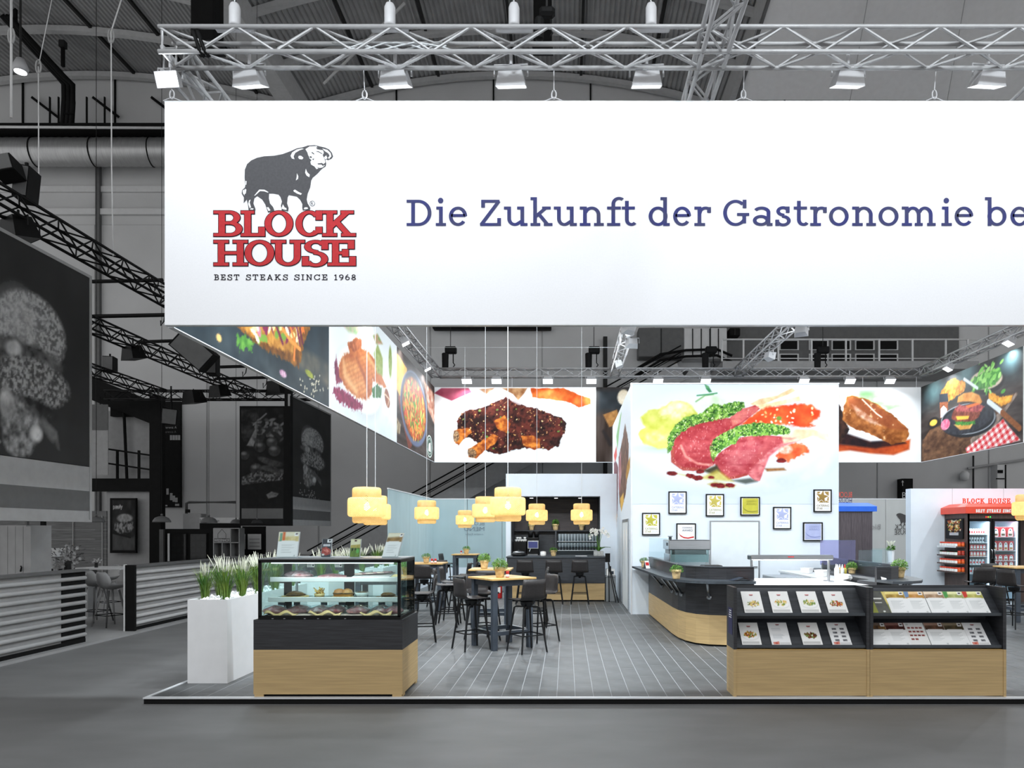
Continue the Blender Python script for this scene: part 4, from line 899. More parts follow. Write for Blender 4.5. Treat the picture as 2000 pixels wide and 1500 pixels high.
def ribs(p):
    p.c[:] = (250, 252, 253); p.poly([(845, 758), (1164, 758), (1164, 800), (845, 880)], (252, 254, 255), (240, 246, 250), 60, 2, soft=60)
    p.ell(1000, 872, 120, 22, (226, 236, 242), soft=30)
    p.poly([(848, 768), (862, 758), (915, 758), (922, 766), (882, 783)], (196, 108, 126), (150, 60, 84), 20, 3, soft=2)
    p.poly([(980, 758), (1030, 758), (1024, 768), (1012, 782), (1002, 770)], (214, 168, 120), (150, 96, 60), 8, 4, soft=2); p.poly([(936, 760), (966, 758), (950, 770)], (226, 186, 150), (180, 110, 70), 8, 4, soft=2)
    p.poly([(1035, 758), (1100, 758), (1130, 770), (1152, 778), (1155, 790), (1132, 795), (1105, 784), (1070, 780), (1040, 776)], (236, 122, 56), (196, 70, 24), 12, 5, soft=1.6, rough=1.5)
    body = [(893, 822), (902, 806), (925, 800), (955, 792), (970, 784), (990, 777), (1010, 790), (1050, 798), (1075, 808), (1095, 816), (1107, 826), (1105, 840), (1098, 852), (1090, 872), (1070, 879), (1040, 874), (1010, 878), (975, 888), (955, 884), (930, 862), (905, 850), (893, 838)]
    p.poly(body, (92, 40, 32), (38, 20, 18), 9, 6, soft=1.4, rough=3, gain=2.6)
    p.poly([(915, 806), (970, 786), (990, 778), (1040, 800), (1090, 818), (1060, 835), (1010, 812), (960, 815)], (120, 56, 44), (60, 28, 24), 7, 8, soft=8, a=.7, gain=2.4)
    p.lay(p.mpoly(body, 2) * np.clip((p.fbm(3.2, 21, 2) - .74) * 6, 0, 1), (206, 150, 100)); p.lay(p.mpoly(body, 2) * np.clip((p.fbm(7, 33, 3) - .60) * 5, 0, 1), (18, 8, 10), a=.8)
    for bone in ([(886, 842), (895, 838), (918, 836), (922, 846), (905, 858), (896, 870), (886, 862)], [(914, 878), (940, 862), (962, 848), (974, 852), (968, 866), (945, 882), (930, 896), (915, 892)], [(1018, 852), (1040, 850), (1055, 858), (1055, 874), (1045, 879), (1022, 870)], [(965, 822), (985, 812), (998, 828), (990, 846), (972, 838)]):
        p.poly(bone, (222, 134, 54), (130, 58, 24), 7, 9, soft=1.4, rough=1.5, gain=2.2)
    p.ell(891, 852, 6, 11, (214, 176, 130), (60, 40, 34), sc_=2, soft=1.5); p.ell(922, 885, 8, 10, (204, 160, 112), (56, 40, 34), rot=-30, sc_=2, soft=1.5)
    p.specks(body, 34, 1.4, [(236, 208, 150), (222, 176, 110), (196, 140, 80)], 4); p.specks(body, 12, 2.2, [(96, 128, 60), (130, 150, 80)], 9)
front_band('picture of glazed spare ribs on white above the bar niche', 845, 1164, ribs)
def garlic(p):
    p.c[:] = (62, 50, 44); t = p.fbm(26, 4, 3, 2.5, .35); p.c += ((t - .5) * 70)[..., None]
    p.poly([(1164, 758), (1484, 758), (1484, 800), (1164, 806)], (52, 58, 62), (30, 34, 38), 30, 3, soft=20)
    p.ell(1218, 776, 12, 15, (238, 230, 214), (206, 190, 160), sc_=6, soft=2); p.poly([(1178, 810), (1205, 800), (1212, 828), (1190, 834)], (176, 128, 74), (130, 88, 46), 6, 4, soft=2)
    p.poly([(1175, 842), (1180, 838), (1198, 870), (1190, 872)], (34, 28, 28), None, soft=4)
front_band('picture of garlic on dark wood behind the steak wall', 1164, 1484, garlic, 160, 80)
def roast(p):
    p.c[:] = (252, 254, 254)
    for pts in ([(1600, 770), (1700, 765), (1755, 768), (1752, 774), (1690, 782), (1600, 790)], [(1690, 775), (1760, 790), (1768, 796), (1735, 800), (1700, 790)], [(1735, 792), (1765, 786), (1735, 804), (1728, 800)]): p.poly(pts, (142, 222, 132), (206, 244, 196), 18, 3, soft=8)
    p.poly([(1560, 872), (1640, 866), (1700, 870), (1760, 862), (1778, 858), (1776, 878), (1745, 889), (1700, 886), (1660, 880), (1560, 890)], (206, 92, 44), (150, 54, 28), 12, 4, soft=5)
    p.poly([(1560, 850), (1650, 845), (1700, 862), (1760, 858), (1770, 866), (1710, 876), (1640, 868), (1560, 874)], (58, 30, 28), (24, 20, 26), 10, 5, soft=5)
    p.poly([(1560, 780), (1640, 790), (1660, 840), (1640, 866), (1560, 870)], (72, 46, 36), (30, 22, 22), 8, 6, soft=2, rough=2)
    body = [(1646, 800), (1655, 776), (1664, 772), (1690, 778), (1715, 790), (1745, 812), (1775, 838), (1775, 850), (1766, 864), (1742, 868), (1700, 848), (1668, 838), (1646, 822)]
    p.poly(body, (184, 116, 62), (120, 66, 30), 10, 7, soft=1.8, rough=2, gain=2.2); p.poly([(1655, 778), (1690, 780), (1745, 815), (1773, 840), (1740, 838), (1690, 815), (1660, 795)], (150, 82, 48), (120, 58, 32), 14, 8, soft=5, a=.85)
    p.lay(p.mpoly(body, 3) * np.clip((p.fbm(6, 41, 3) - .68) * 5, 0, 1), (232, 196, 150), a=.8); p.poly([(1664, 790), (1680, 800), (1700, 815), (1722, 832), (1700, 826), (1675, 812)], (226, 200, 184), (170, 110, 80), 7, 9, soft=4, a=.8)
    p.line([(1684, 780), (1712, 808), (1722, 815)], 2.4, (240, 214, 196), soft=1.5)
front_band('picture of a glazed roast in brown sauce beside the burger picture', 1484, 1803, roast, 300, 130)
XR = BX1
def burger(p):
    S = lambda pts: on_side(XR, 19.1, [(1640 + x / 5.555, 660 + y / 5.555) for x, y in pts])
    p.c[:] = (58, 50, 48); t = p.fbm(40, 4, 3, .5, 2.2); p.c += ((t - .5) * 64)[..., None]
    p.poly(S([(910, 540), (1500, 330), (2000, 130), (2000, 420), (1500, 560), (1300, 640), (1000, 760), (910, 800)]), (56, 66, 68), (32, 38, 42), 50, 5, soft=50)
    for c in ((1050, 560), (1400, 360), (1880, 200)): q = S([c])[0]; p.ell(q[0], q[1], 45, 34, (120, 160, 164), soft=40, a=.6)
    p.poly(S([(920, 1120), (1000, 1000), (1650, 690), (1960, 590), (1560, 1180), (1540, 1260), (910, 1360)]), (118, 86, 62), (62, 42, 32), 22, 6, soft=4, ay=2)
    p.poly(S([(1440, 1100), (1830, 740), (1940, 590), (1960, 610), (1560, 1180), (1450, 1160)]), (150, 134, 124), (100, 84, 74), 14, 7, soft=3)
    p.poly(S([(1390, 1200), (1680, 980), (1800, 880), (1860, 960), (1990, 1110), (1600, 1210), (1410, 1255)]), (226, 214, 210), soft=3)
    m = p.mpoly(S([(1390, 1200), (1680, 980), (1800, 880), (1860, 960), (1990, 1110), (1600, 1210), (1410, 1255)]), 3)
    a = ((p.x * .8 + p.y * .5) % 22 < 11); b = ((p.y * .9 - p.x * .35) % 18 < 9); p.lay(m * (a | b) * .55, (206, 60, 66)); p.lay(m * (a & b), (200, 44, 52))
    q = S([(1620, 480)])[0]; p.ell(q[0], q[1], 84, 34, (40, 36, 36), rot=-8, soft=4); p.ell(q[0] + 4, q[1] - 8, 80, 28, (186, 168, 150), rot=-8, soft=3); p.ell(q[0] + 4, q[1] - 7, 74, 24, (92, 150, 66), (44, 96, 40), sc_=9, soft=4); leafy(p, q[0], q[1] - 12, 30, 70, [(120, 184, 84), (72, 138, 56), (150, 206, 110)], 4)
    p.line(S([(1375, 445), (1440, 490), (1520, 545)]), 9, (206, 212, 216), soft=2)
    for c, s in (((1240, 560), 40), ((1180, 620), 34), ((1330, 540), 26)): q = S([c])[0]; p.ell(q[0], q[1], s * 1.2, s * .8, (226, 160, 62), (150, 90, 30), sc_=8, soft=4, rough=4)
    p.poly(S([(1640, 600), (1700, 600), (1760, 640), (1900, 620), (1890, 690), (1780, 740), (1720, 700), (1640, 670)]), (238, 180, 70), (190, 120, 36), 9, 3, soft=3, rough=3)
    p.poly(S([(1105, 610), (1195, 600), (1205, 700), (1105, 720)]), (40, 46, 56), None, soft=2); p.poly(S([(1108, 700), (1198, 690), (1200, 850), (1115, 870)]), (168, 96, 60), (110, 60, 38), 6, 3, soft=2); p.poly(S([(1118, 770), (1150, 735), (1186, 770), (1186, 845), (1120, 865)]), (240, 240, 238), soft=2)
    q = S([(1400, 880)])[0]; p.ell(q[0], q[1] + 5, 152, 50, (30, 32, 36), rot=-6, soft=3); p.lay(p.mell(q[0], q[1], 148, 46, -6, 2) - p.mell(q[0], q[1], 142, 43, -6, 2), (150, 156, 164)); p.ell(q[0], q[1], 142, 43, (56, 58, 66), (36, 38, 44), sc_=12, soft=3)
    p.ell(*S([(1170, 940)])[0], 28, 17, (230, 150, 170), (190, 80, 112), sc_=6, soft=3); p.ell(*S([(1040, 920)])[0], 36, 18, (30, 28, 28), soft=3); p.ell(*S([(1040, 920)])[0], 24, 10, (236, 186, 76), soft=3)
    p.poly(S([(1262, 940), (1480, 920), (1440, 985), (1330, 998)]), (226, 178, 104), (190, 136, 66), 12, 3, soft=4)
    p.poly(S([(1270, 900), (1480, 880), (1500, 930), (1400, 950), (1280, 945)]), (86, 150, 66), (40, 100, 40), 6, 4, soft=3, rough=4)
    p.poly(S([(1235, 880), (1255, 790), (1350, 740), (1560, 740), (1540, 850), (1480, 900), (1300, 910)]), (150, 80, 62), (96, 44, 36), 8, 5, soft=3, rough=3); p.poly(S([(1285, 850), (1430, 845), (1420, 880), (1300, 890)]), (240, 186, 70), None, soft=3)
    p.poly(S([(1270, 770), (1320, 720), (1420, 740), (1540, 720), (1600, 740), (1560, 800), (1400, 800), (1300, 800)]), (196, 100, 90), (120, 50, 60), 8, 6, soft=3, rough=4); p.poly(S([(1390, 735), (1520, 700), (1560, 715), (1420, 760)]), (226, 110, 56), None, soft=3)
    p.poly(S([(1300, 700), (1310, 640), (1370, 600), (1460, 585), (1540, 620), (1572, 690), (1560, 715), (1440, 690), (1360, 690)]), (222, 158, 84), (184, 112, 46), 16, 7, soft=4)
    p.line(S([(1640, 690), (1780, 800)]), 15, (206, 214, 220), soft=2); p.line(S([(1790, 810), (1980, 980)]), 17, (150, 92, 50), (100, 56, 30), soft=2)
side_band('d', 'picture of a burger with salad bowl on a wooden board', XR, 19.1, BY1, burger, 1)
# ---------------------------------------------------------------- picture block with the steak print
KX0, KX1, KY0, KY1, KZ = 1.395, 5.845, 15.6, 21.8, 4.94
blk = struct('wall_middle', MB().box(KX0, KX1, KY0, KY1, 0, KZ), M['white_wall'], 'tall white kitchen block in the middle of the stand')
partw(blk, 'corner_profile', MB().box(KX0 - .012, KX0 + .02, KY0 - .012, KY0 + .02, 0, KZ), M['alu'])
partw(blk, 'top_rail', MB().box(KX0 - .01, KX1 + .01, KY0 - .012, KY0 + .03, KZ, KZ + .025), M['alu'])
def steak(p):
    T = lambda pts: [(1190 + x / 4.285, 740 + y / 4.285) for x, y in pts]
    U = lambda x, y: (1190 + x / 4.285, 740 + y / 4.285)
    p.c[:] = (214, 225, 236)
    p.ell(*U(1000, 560), 215, 96, (196, 208, 230), soft=18); p.ell(*U(980, 520), 212, 98, (226, 234, 241), soft=26)
    p.poly(T([(1300, 830), (1700, 740), (1850, 560), (1900, 600), (1800, 800), (1500, 920), (1310, 930)]), (206, 218, 240), (226, 234, 246), 30, 3, soft=14)
    p.ell(*U(420, 580), 52, 8, (190, 204, 190), soft=14)
    # mash
    p.poly(T([(240, 460), (300, 400), (250, 330), (330, 270), (440, 240), (520, 180), (640, 190), (720, 250), (760, 320), (640, 420), (520, 520), (480, 585), (340, 570), (270, 530)]), (226, 228, 130), (196, 200, 72), 16, 4, soft=4, rough=4, rs=14)
    p.poly(T([(440, 240), (540, 190), (660, 210), (700, 280), (560, 330), (420, 300)]), (252, 252, 222), (240, 230, 150), 10, 5, soft=10, rough=4); p.poly(T([(260, 470), (330, 430), (480, 470), (480, 540), (330, 540)]), (226, 224, 104), (244, 242, 170), 12, 6, soft=10)
    # leek and herb stems
    p.poly(T([(720, 200), (780, 130), (900, 130), (960, 170), (990, 240), (900, 260), (800, 240)]), (232, 244, 226), (196, 222, 186), 14, 3, soft=8); p.line(T([(725, 190), (800, 140), (870, 130)]), 3, (140, 180, 130), soft=2)
    p.poly(T([(795, 42), (830, 60), (860, 110), (835, 115), (810, 85)]), (60, 128, 84), (100, 160, 110), 8, 4, soft=2); p.line(T([(735, 140), (830, 130), (900, 120)]), 2.6, (70, 140, 96), soft=2)
    # bones
    p.poly(T([(1180, 210), (1250, 170), (1400, 140), (1530, 75), (1555, 100), (1500, 130), (1380, 175), (1240, 240)]), (238, 218, 176), (206, 160, 112), 10, 6, soft=3); p.poly(T([(1200, 230), (1400, 190), (1590, 145), (1605, 185), (1450, 215), (1280, 260)]), (248, 236, 200), (226, 200, 150), 10, 7, soft=3)
    # tomatoes
    p.poly(T([(1100, 390), (1180, 320), (1300, 240), (1450, 220), (1600, 210), (1700, 220), (1770, 270), (1740, 330), (1680, 370), (1720, 400), (1600, 405), (1450, 380), (1280, 400)]), (240, 110, 56), (226, 60, 30), 16, 8, soft=5, rough=3)
    p.specks(T([(1180, 380), (1300, 260), (1700, 240), (1720, 330), (1500, 370)]), 26, 2.4, [(255, 236, 214), (252, 210, 170), (250, 180, 110)], 3); p.ell(*U(1420, 330), 5, 4, (120, 150, 60), soft=2)
    p.poly(T([(1400, 630), (1440, 580), (1560, 540), (1660, 560), (1680, 610), (1600, 640), (1500, 690), (1410, 700)]), (240, 130, 80), (220, 80, 44), 12, 9, soft=4, rough=4); p.ell(*U(1470, 590), 14, 9, (252, 226, 214), (244, 150, 120), sc_=5, soft=4)
    # rear chop
    chop1 = T([(515, 620), (520, 540), (560, 470), (640, 400), (760, 350), (900, 330), (1030, 330), (1100, 260), (1220, 220), (1260, 250), (1100, 380), (960, 470), (880, 560), (900, 700), (820, 750), (700, 772), (590, 750), (530, 700)])
    p.poly(chop1, (192, 74, 78), (164, 46, 54), 14, 10, soft=2); p.poly(T([(600, 560), (680, 470), (850, 380), (1000, 370), (900, 480), (850, 560), (880, 680), (760, 690), (650, 640)]), (202, 88, 92), (176, 58, 66), 9, 11, soft=7)
    p.line(T([(600, 560), (640, 650), (740, 710), (860, 720)]), 5, (232, 150, 140), soft=3); p.line(T([(530, 560), (530, 690), (620, 755), (800, 755)]), 6, (196, 96, 84), (150, 60, 54), soft=3)
    p.poly(T([(1010, 320), (1100, 250), (1250, 230), (1240, 270), (1090, 370), (1030, 400)]), (226, 140, 120), (206, 90, 96), 9, 4, soft=3)
    crust1 = T([(485, 580), (490, 490), (540, 400), (640, 320), (760, 290), (870, 210), (940, 220), (1060, 190), (1130, 195), (1135, 240), (1060, 290), (990, 330), (900, 345), (780, 370), (680, 400), (600, 450), (545, 510), (520, 600), (495, 620)])
    p.poly(crust1, (126, 176, 70), (62, 112, 44), 5, 12, soft=1.6, rough=2.4, rs=4, gain=2.6)
    chop2 = T([(880, 680), (920, 620), (1010, 560), (1100, 490), (1250, 470), (1420, 480), (1590, 490), (1600, 510), (1430, 560), (1330, 640), (1290, 760), (1260, 850), (1220, 855), (1160, 800), (1080, 830), (1000, 840), (930, 790), (890, 740)])
    p.poly(chop2, (202, 94, 98), (176, 60, 70), 12, 13, soft=2); p.poly(T([(960, 660), (1100, 540), (1240, 520), (1280, 560), (1180, 690), (1080, 770), (980, 740)]), (196, 80, 92), (212, 116, 120), 8, 14, soft=8)
    p.poly(T([(1160, 790), (1240, 700), (1340, 600), (1440, 540), (1590, 490), (1600, 515), (1440, 570), (1340, 650), (1290, 770), (1255, 855), (1210, 850)]), (236, 150, 150), (214, 104, 112), 8, 15, soft=4); p.line(T([(895, 740), (1000, 835), (1150, 800)]), 4, (170, 70, 60), soft=3)
    p.poly(T([(1440, 480), (1560, 420), (1700, 420), (1830, 460), (1855, 515), (1810, 520), (1700, 480), (1580, 520), (1460, 540)]), (244, 234, 206), (222, 196, 156), 12, 4, soft=4)
    crust2 = T([(850, 640), (840, 570), (870, 510), (960, 450), (1060, 400), (1200, 370), (1340, 370), (1470, 400), (1520, 430), (1500, 465), (1400, 470), (1250, 480), (1100, 480), (1060, 540), (960, 580), (900, 630), (870, 690)])
    p.poly(crust2, (136, 190, 78), (66, 120, 48), 5, 16, soft=1.6, rough=2.4, rs=4, gain=2.6)
    for c in (chop1, chop2):
        mk = p.mpoly(c, 5); p.lay(mk * np.clip((p.fbm(2.6, 51, 2, 1, .55) - .68) * 6, 0, 1) * .7, (244, 176, 176)); p.lay(mk * np.clip((p.fbm(9, 61, 3, .5, 1.4) - .5) * 3, 0, 1) * .5, (150, 34, 48)); p.lay(mk * np.clip((p.fbm(16, 71, 2) - .55) * 3, 0, 1) * .45, (242, 140, 140))
    for c in (crust1, crust2): mk = p.mpoly(c, 3); p.lay(mk * np.clip((p.fbm(3, 81, 2) - .6) * 7, 0, 1), (176, 216, 112)); p.lay(mk * np.clip((p.fbm(4, 91, 2) - .62) * 7, 0, 1), (36, 74, 30)); p.lay(mk * np.clip((p.fbm(2.2, 95, 1) - .8) * 8, 0, 1), (232, 240, 200))
    p.poly(T([(780, 770), (900, 720), (930, 780), (860, 800)]), (70, 66, 50), None, soft=5); p.poly(T([(1020, 850), (1180, 830), (1240, 860), (1140, 880)]), (88, 96, 92), None, soft=5)
    p.poly(T([(560, 790), (760, 830), (900, 760), (960, 800), (1040, 860), (900, 850), (700, 830)]), (212, 200, 96), (180, 160, 60), 10, 3, soft=6, a=.8); p.poly(T([(820, 880), (880, 860), (1060, 890), (1040, 912), (880, 910)]), (176, 150, 60), None, soft=5, a=.8)
    for x, y, s in ((520, 790, 9), (545, 795, 6), (680, 810, 9), (740, 830, 10), (760, 775, 8), (850, 825, 6), (880, 890, 8), (930, 895, 9), (1010, 890, 9), (1440, 685, 9)): p.ell(*U(x, y), s, s * .5, (150, 44, 44), (90, 26, 28), sc_=3, soft=1.6, rough=1.4)
    p.poly(T([(1300, 750), (1460, 745), (1480, 765), (1320, 775)]), (120, 66, 40), (160, 110, 60), 5, 6, soft=4)
picture(blk, 'steak_print', (KX0 + .02, KY0 - .006, KZ - .005), (1, 0, 0), (0, 0, 1), KX1 - KX0 - .02, (985 - 751) / F * KY0, 430, 250, steak, coords=front_px(KY0))
def steak_side(p):
    S = lambda pts: on_side(KX0, KY0, [(1190 + x / 4.285, 740 + y / 4.285) for x, y in pts])
    p.c[:] = (226, 235, 243)
    p.poly(S([(60, 480), (95, 300), (105, 280), (85, 440), (70, 600)]), (140, 190, 130), None, soft=8); p.poly(S([(40, 640), (62, 560), (66, 640), (50, 700)]), (206, 90, 80), None, soft=8)
    p.poly(S([(40, 700), (60, 690), (76, 740), (74, 980), (64, 1260), (50, 1240), (42, 1000)]), (150, 110, 116), (96, 60, 62), 16, 3, soft=5, rough=5)
    p.poly(S([(80, 660), (110, 520), (134, 375), (150, 450), (166, 560), (160, 740), (140, 960), (104, 1105), (88, 1040), (80, 900)]), (140, 104, 84), (84, 60, 52), 14, 4, soft=5, rough=6)
    p.poly(S([(80, 680), (100, 600), (104, 800), (90, 960), (80, 900)]), (196, 150, 150), (150, 90, 96), 10, 5, soft=6)
    p.poly(S([(150, 720), (176, 650), (176, 740), (150, 850), (140, 820)]), (206, 160, 74), (150, 104, 44), 10, 6, soft=4); p.poly(S([(92, 1000), (122, 950), (122, 1030), (102, 1110)]), (220, 176, 86), None, soft=4); p.poly(S([(45, 1150), (68, 1130), (62, 1250)]), (196, 140, 70), None, soft=4)
picture(blk, 'steak_print', (KX0 - .006, KY1, 4.9), (0, -1, 0), (0, 0, 1), KY1 - KY0, 3.3, 150, 130, steak_side, coords=side_cm(KY0))
# doors of the block
d1 = thing('door_1', 'white double-swing door in the side of the kitchen block', None, (KX0 - .02, 17.0, 0), kind='structure')
partw(d1, 'leaf', MB().box(KX0 - .02, KX0, 16.15, 17.75, .02, 2.0), M['door_white'])
for y in (16.55, 17.2): partw(d1, 'porthole', MB().add([(KX0 - .024, y + .17 * math.cos(a), 1.58 + .26 * math.sin(a)) for a in np.linspace(0, 2 * math.pi, 25)[:-1]], [tuple(range(24))]), M['led'] if False else M['paper'])
partw(d1, 'frame', MB().box(KX0 - .03, KX0, 16.1, 16.15, 0, 2.06).box(KX0 - .03, KX0, 17.75, 17.8, 0, 2.06).box(KX0 - .03, KX0, 16.15, 17.75, 2.0, 2.06), M['steel'])
d2 = thing('door_2', 'plain white door in the kitchen wall below the steak picture', None, (WX(1434, KY0), KY0, 0), kind='structure')
partw(d2, 'leaf', MB().cbox(WX(1388, KY0), WX(1481, KY0), KY0 - .03, KY0, .01, 1.985, .006), M['door_white'])
partw(d2, 'frame', MB().box(WX(1386, KY0), WX(1388, KY0), KY0 - .035, KY0, 0, 2.01).box(WX(1481, KY0), WX(1483, KY0), KY0 - .035, KY0, 0, 2.01).box(WX(1388, KY0), WX(1481, KY0), KY0 - .035, KY0, 1.985, 2.01), M['steel'])
partw(d2, 'handle', MB().tube([(WX(1478, KY0), KY0 - .07, 1.02), (WX(1470, KY0), KY0 - .07, 1.02)], .01, 8), M['black_metal'])
# award certificates
def award(x0, x1, y0, y1, style, m, label, tm, year):
    Z = KY0 - .03; a, b, c, d = WX(x0, Z), WX(x1, Z), WZ(y1, Z), WZ(y0, Z); w, h = b - a, d - c
    t = thing('award_frame', label, 'award', ((a + b) / 2, Z, c), 0, 'framed awards on the kitchen wall')
    e = .022
    for bx in ((a, b, c, c + e), (a, b, d - e, d), (a, a + e, c + e, d - e), (b - e, b, c + e, d - e)): partw(t, 'frame_bar', MB().box(bx[0], bx[1], Z - .02, Z + .02, bx[2], bx[3]), M['black'])
    partw(t, 'paper', MB().box(a + e, b - e, Z - .006, Z + .01, c + e, d - e), M['paper'])
    yy = Z - .008
    def pol(pts, mm, lift=0, name='emblem'): partw(t, name, MB().add([(a + w * x, yy - lift, c + h * y) for x, y in pts], [tuple(range(len(pts)))]), mm)
    if style == 'star':
        for q in ([(.2, .9), (.36, .9), (.34, .84), (.2, .8)], [(.6, .9), (.84, .9), (.84, .72), (.7, .78)], [(.2, .68), (.3, .6), (.2, .42)], [(.3, .44), (.46, .56), (.6, .52), (.84, .46), (.84, .42), (.3, .42)], [(.78, .66), (.84, .68), (.84, .5), (.74, .5)]): pol(q, m)
        st = []
        for i in range(10):
            r = .37 if i % 2 == 0 else .15; an = math.radians(80 + 36 * i); st.append((.47 + r * math.cos(an), .67 + r * math.sin(an) * w / h * 1.05))
        pol([(x + (x - .47) * .14, y + (y - .67) * .14) for x, y in st], M['paper'], .001); pol(st, m, .002, 'star')
        text(t, 'CATERING', (a + w * .17, yy, c + h * .24), RX, UZ, h * .09, tm, .003, width=w * .68); text(t, 'STAR', (a + w * .17, yy, c + h * .11), RX, UZ, h * .09, tm, .003, width=w * .33); text(t, year, (a + w * .54, yy, c + h * .11), RX, UZ, h * .09, M['cloud'], .003, width=w * .31)
    else:
        if style == 'square': pol([(.1, .08), (.88, .08), (.92, .12), (.92, .88), (.88, .92), (.14, .92), (.1, .88)], m); cm = M['paper']
        sw = [(.1, .5), (.2, .3), (.38, .19), (.6, .16), (.9, .22)]
        pol(sw + [(.9, .3 if style != 'square' else .26)] + [(x, y + .07) for x, y in reversed(sw[1:-1])], M['red'] if style == 'red' else tm, .001, 'swoosh')
        c1, c2_ = (M['navy'], M['navy']) if style == 'red' else (tm, tm)
        text(t, 'COOKING', (a + w * .3, yy, c + h * .72), RX, UZ, h * .08, c1, .003, width=w * .52); text(t, 'AWARD', (a + w * .3, yy, c + h * .56), RX, UZ, h * .11, c2_, .003, width=w * .54)
D('cloud', (206, 212, 226), .6, var=.02); D('gold_ink', (150, 148, 40), .5); D('silver_ink', (140, 150, 200), .5); D('bronze_ink', (120, 100, 50), .5)
award(1254, 1289, 1001.5, 1045, 'star', M['gold'], 'lowest left framed star award with olive-gold star', M['gold_ink'], '2024')
award(1305.6, 1341, 959.7, 1003.5, 'star', M['silver'], 'upper left framed star award with silver-blue star', M['silver_ink'], '2024')
award(1378.5, 1414, 964.8, 1008.3, 'star', M['gold2'], 'framed star award with bright gold star above the white door', M['gold_ink'], '2025')
award(1446, 1484, 970.5, 1006.8, 'square', M['gold'], 'framed cooking award with square golden field', M['gold_ink'], '')
award(1510, 1545, 990, 1033.5, 'star', M['silver'], 'framed star award with silver-blue star right of the white door', M['silver_ink'], '2025')
award(1589, 1624, 956, 1000, 'star', M['bronze'], 'framed star award with bronze star at the upper right', M['bronze_ink'], '2025')
award(1568.4, 1606.5, 1020, 1056.6, 'square', M['silver'], 'framed cooking award with square silver field', M['silver_ink'], '')
award(1321, 1359, 1022, 1058, 'red', M['red'], 'framed cooking award with red swoosh', M['navy'], '')

# ---------------------------------------------------------------- frosted rear and left walls
lw = struct('wall_left', MB().box(SX0, SX0 + .03, 18.4, 24.6, 0, .55), M['white_wall'], 'white plinth of the left glass wall')
for i in range(5):
    y0 = 18.4 + i * 1.24; partw(lw, 'glass_panel', MB().box(SX0 + .005, SX0 + .02, y0 + .008, y0 + 1.232, .55, 2.85), M['frosted'])
partw(lw, 'top_rail', MB().box(SX0 - .005, SX0 + .03, 18.4, 24.6, 2.85, 2.88), M['alu'])
rw = struct('wall_rear', MB().box(SX0, 12.0, 24.6, 24.63, 0, .55), M['white_wall'], 'white plinth of the rear glass wall')
for i in range(14):
    x0 = SX0 + i * 1.18; partw(rw, 'glass_panel', MB().box(x0 + .008, x0 + 1.172, 24.605, 24.62, .55, 2.85), M['frosted' if x0 < 0 else 'frosted_grey'])
partw(rw, 'top_rail', MB().box(SX0, 12, 24.595, 24.63, 2.85, 2.88), M['alu'])
D('mirror_ink', (120, 136, 146), .6); D('mirror_ink2', (62, 60, 60), .6); D('mirror_ink3', (150, 150, 150), .6)
t = thing('glass_lettering', 'grey mirrored lettering on the rear glass wall behind the pendant lamps', 'lettering', P(925, 1045, 24.5))
text(t, 'BLOCK', P(946, 1026, 24.58), (-1, 0, 0), UZ, .13, M['mirror_ink'], -.01, width=.62); text(t, 'MENU', P(946, 1037, 24.58), (-1, 0, 0), UZ, .14, M['mirror_ink'], -.01, width=.68); text(t, 'creative Küche', P(944, 1045, 24.58), (-1, 0, 0), UZ, .07, M['mirror_ink'], -.01, width=.6)
t = thing('glass_lettering', 'dark mirrored bull logo lettering on the right rear glass wall', 'lettering', P(1760, 1048, 24.5))
text(t, 'BLOCK', P(1783, 1034, 24.58), (-1, 0, 0), UZ, .17, M['mirror_ink2'], -.01, width=.62); text(t, 'HOUSE', P(1783, 1044, 24.58), (-1, 0, 0), UZ, .17, M['mirror_ink2'], -.01, width=.62)
partw(t, 'bull_emblem', MB().add([(WX(1783, 24.5) - (x - 375) / 925 * .52, 24.59, WZ(1026, 24.5) + (740 - y) / 680 * .42) for x, y in [((q[0] - 400) * k, (q[1] - 270) * k) for q in bull]], [tuple(range(len(bull)))]), M['mirror_ink2'])
t = thing('glass_lettering', 'pale mirrored lettering beside the blue roofed kiosk on the rear glass', 'lettering', P(1713, 1033, 24.5))
text(t, 'Block', P(1720, 1033, 24.58), (-1, 0, 0), UZ, .16, M['mirror_ink3'], -.01, width=.62)

# ---------------------------------------------------------------- bar block at the back
BBY = 20.0
bx0, bx1, nx0, nx1, nzt = WX(988, BBY), KX0, WX(998, BBY), WX(1172, BBY), 2.74
bw = struct('wall_niche', MB().box(bx0, nx0, BBY, 21.4, 0, 3.36).box(nx1, bx1 - .001, BBY, 21.4, 0, 3.36).box(nx0, nx1, BBY, 21.4, nzt, 3.36).box(nx0, nx1, 21.3, 21.4, 0, nzt), M['white_wall'], 'white wall block of the bar with a dark niche')
for z0, z1, m in ((nzt - .93, nzt, 'walnut_bar'), (1.0, nzt - .94, 'dark_wood')):
    if m == 'walnut_bar': D('walnut_bar', (58, 50, 50), .5, var=.2, scale=2.5, stretch=(1.2, 1.2, 18), detail=7)
    partw(bw, 'niche_panel', MB().box(nx0, nx1, 21.2, 21.3, z0, z1), M[m])
for a, b, c, d in ((nx0, nx0 + .02, 0, nzt), (nx1 - .02, nx1, 0, nzt), (nx0, nx1, nzt - .02, nzt)): partw(bw, 'niche_lining', MB().box(a, b, BBY - .01, 21.2, c, d), M['dark_wood'])
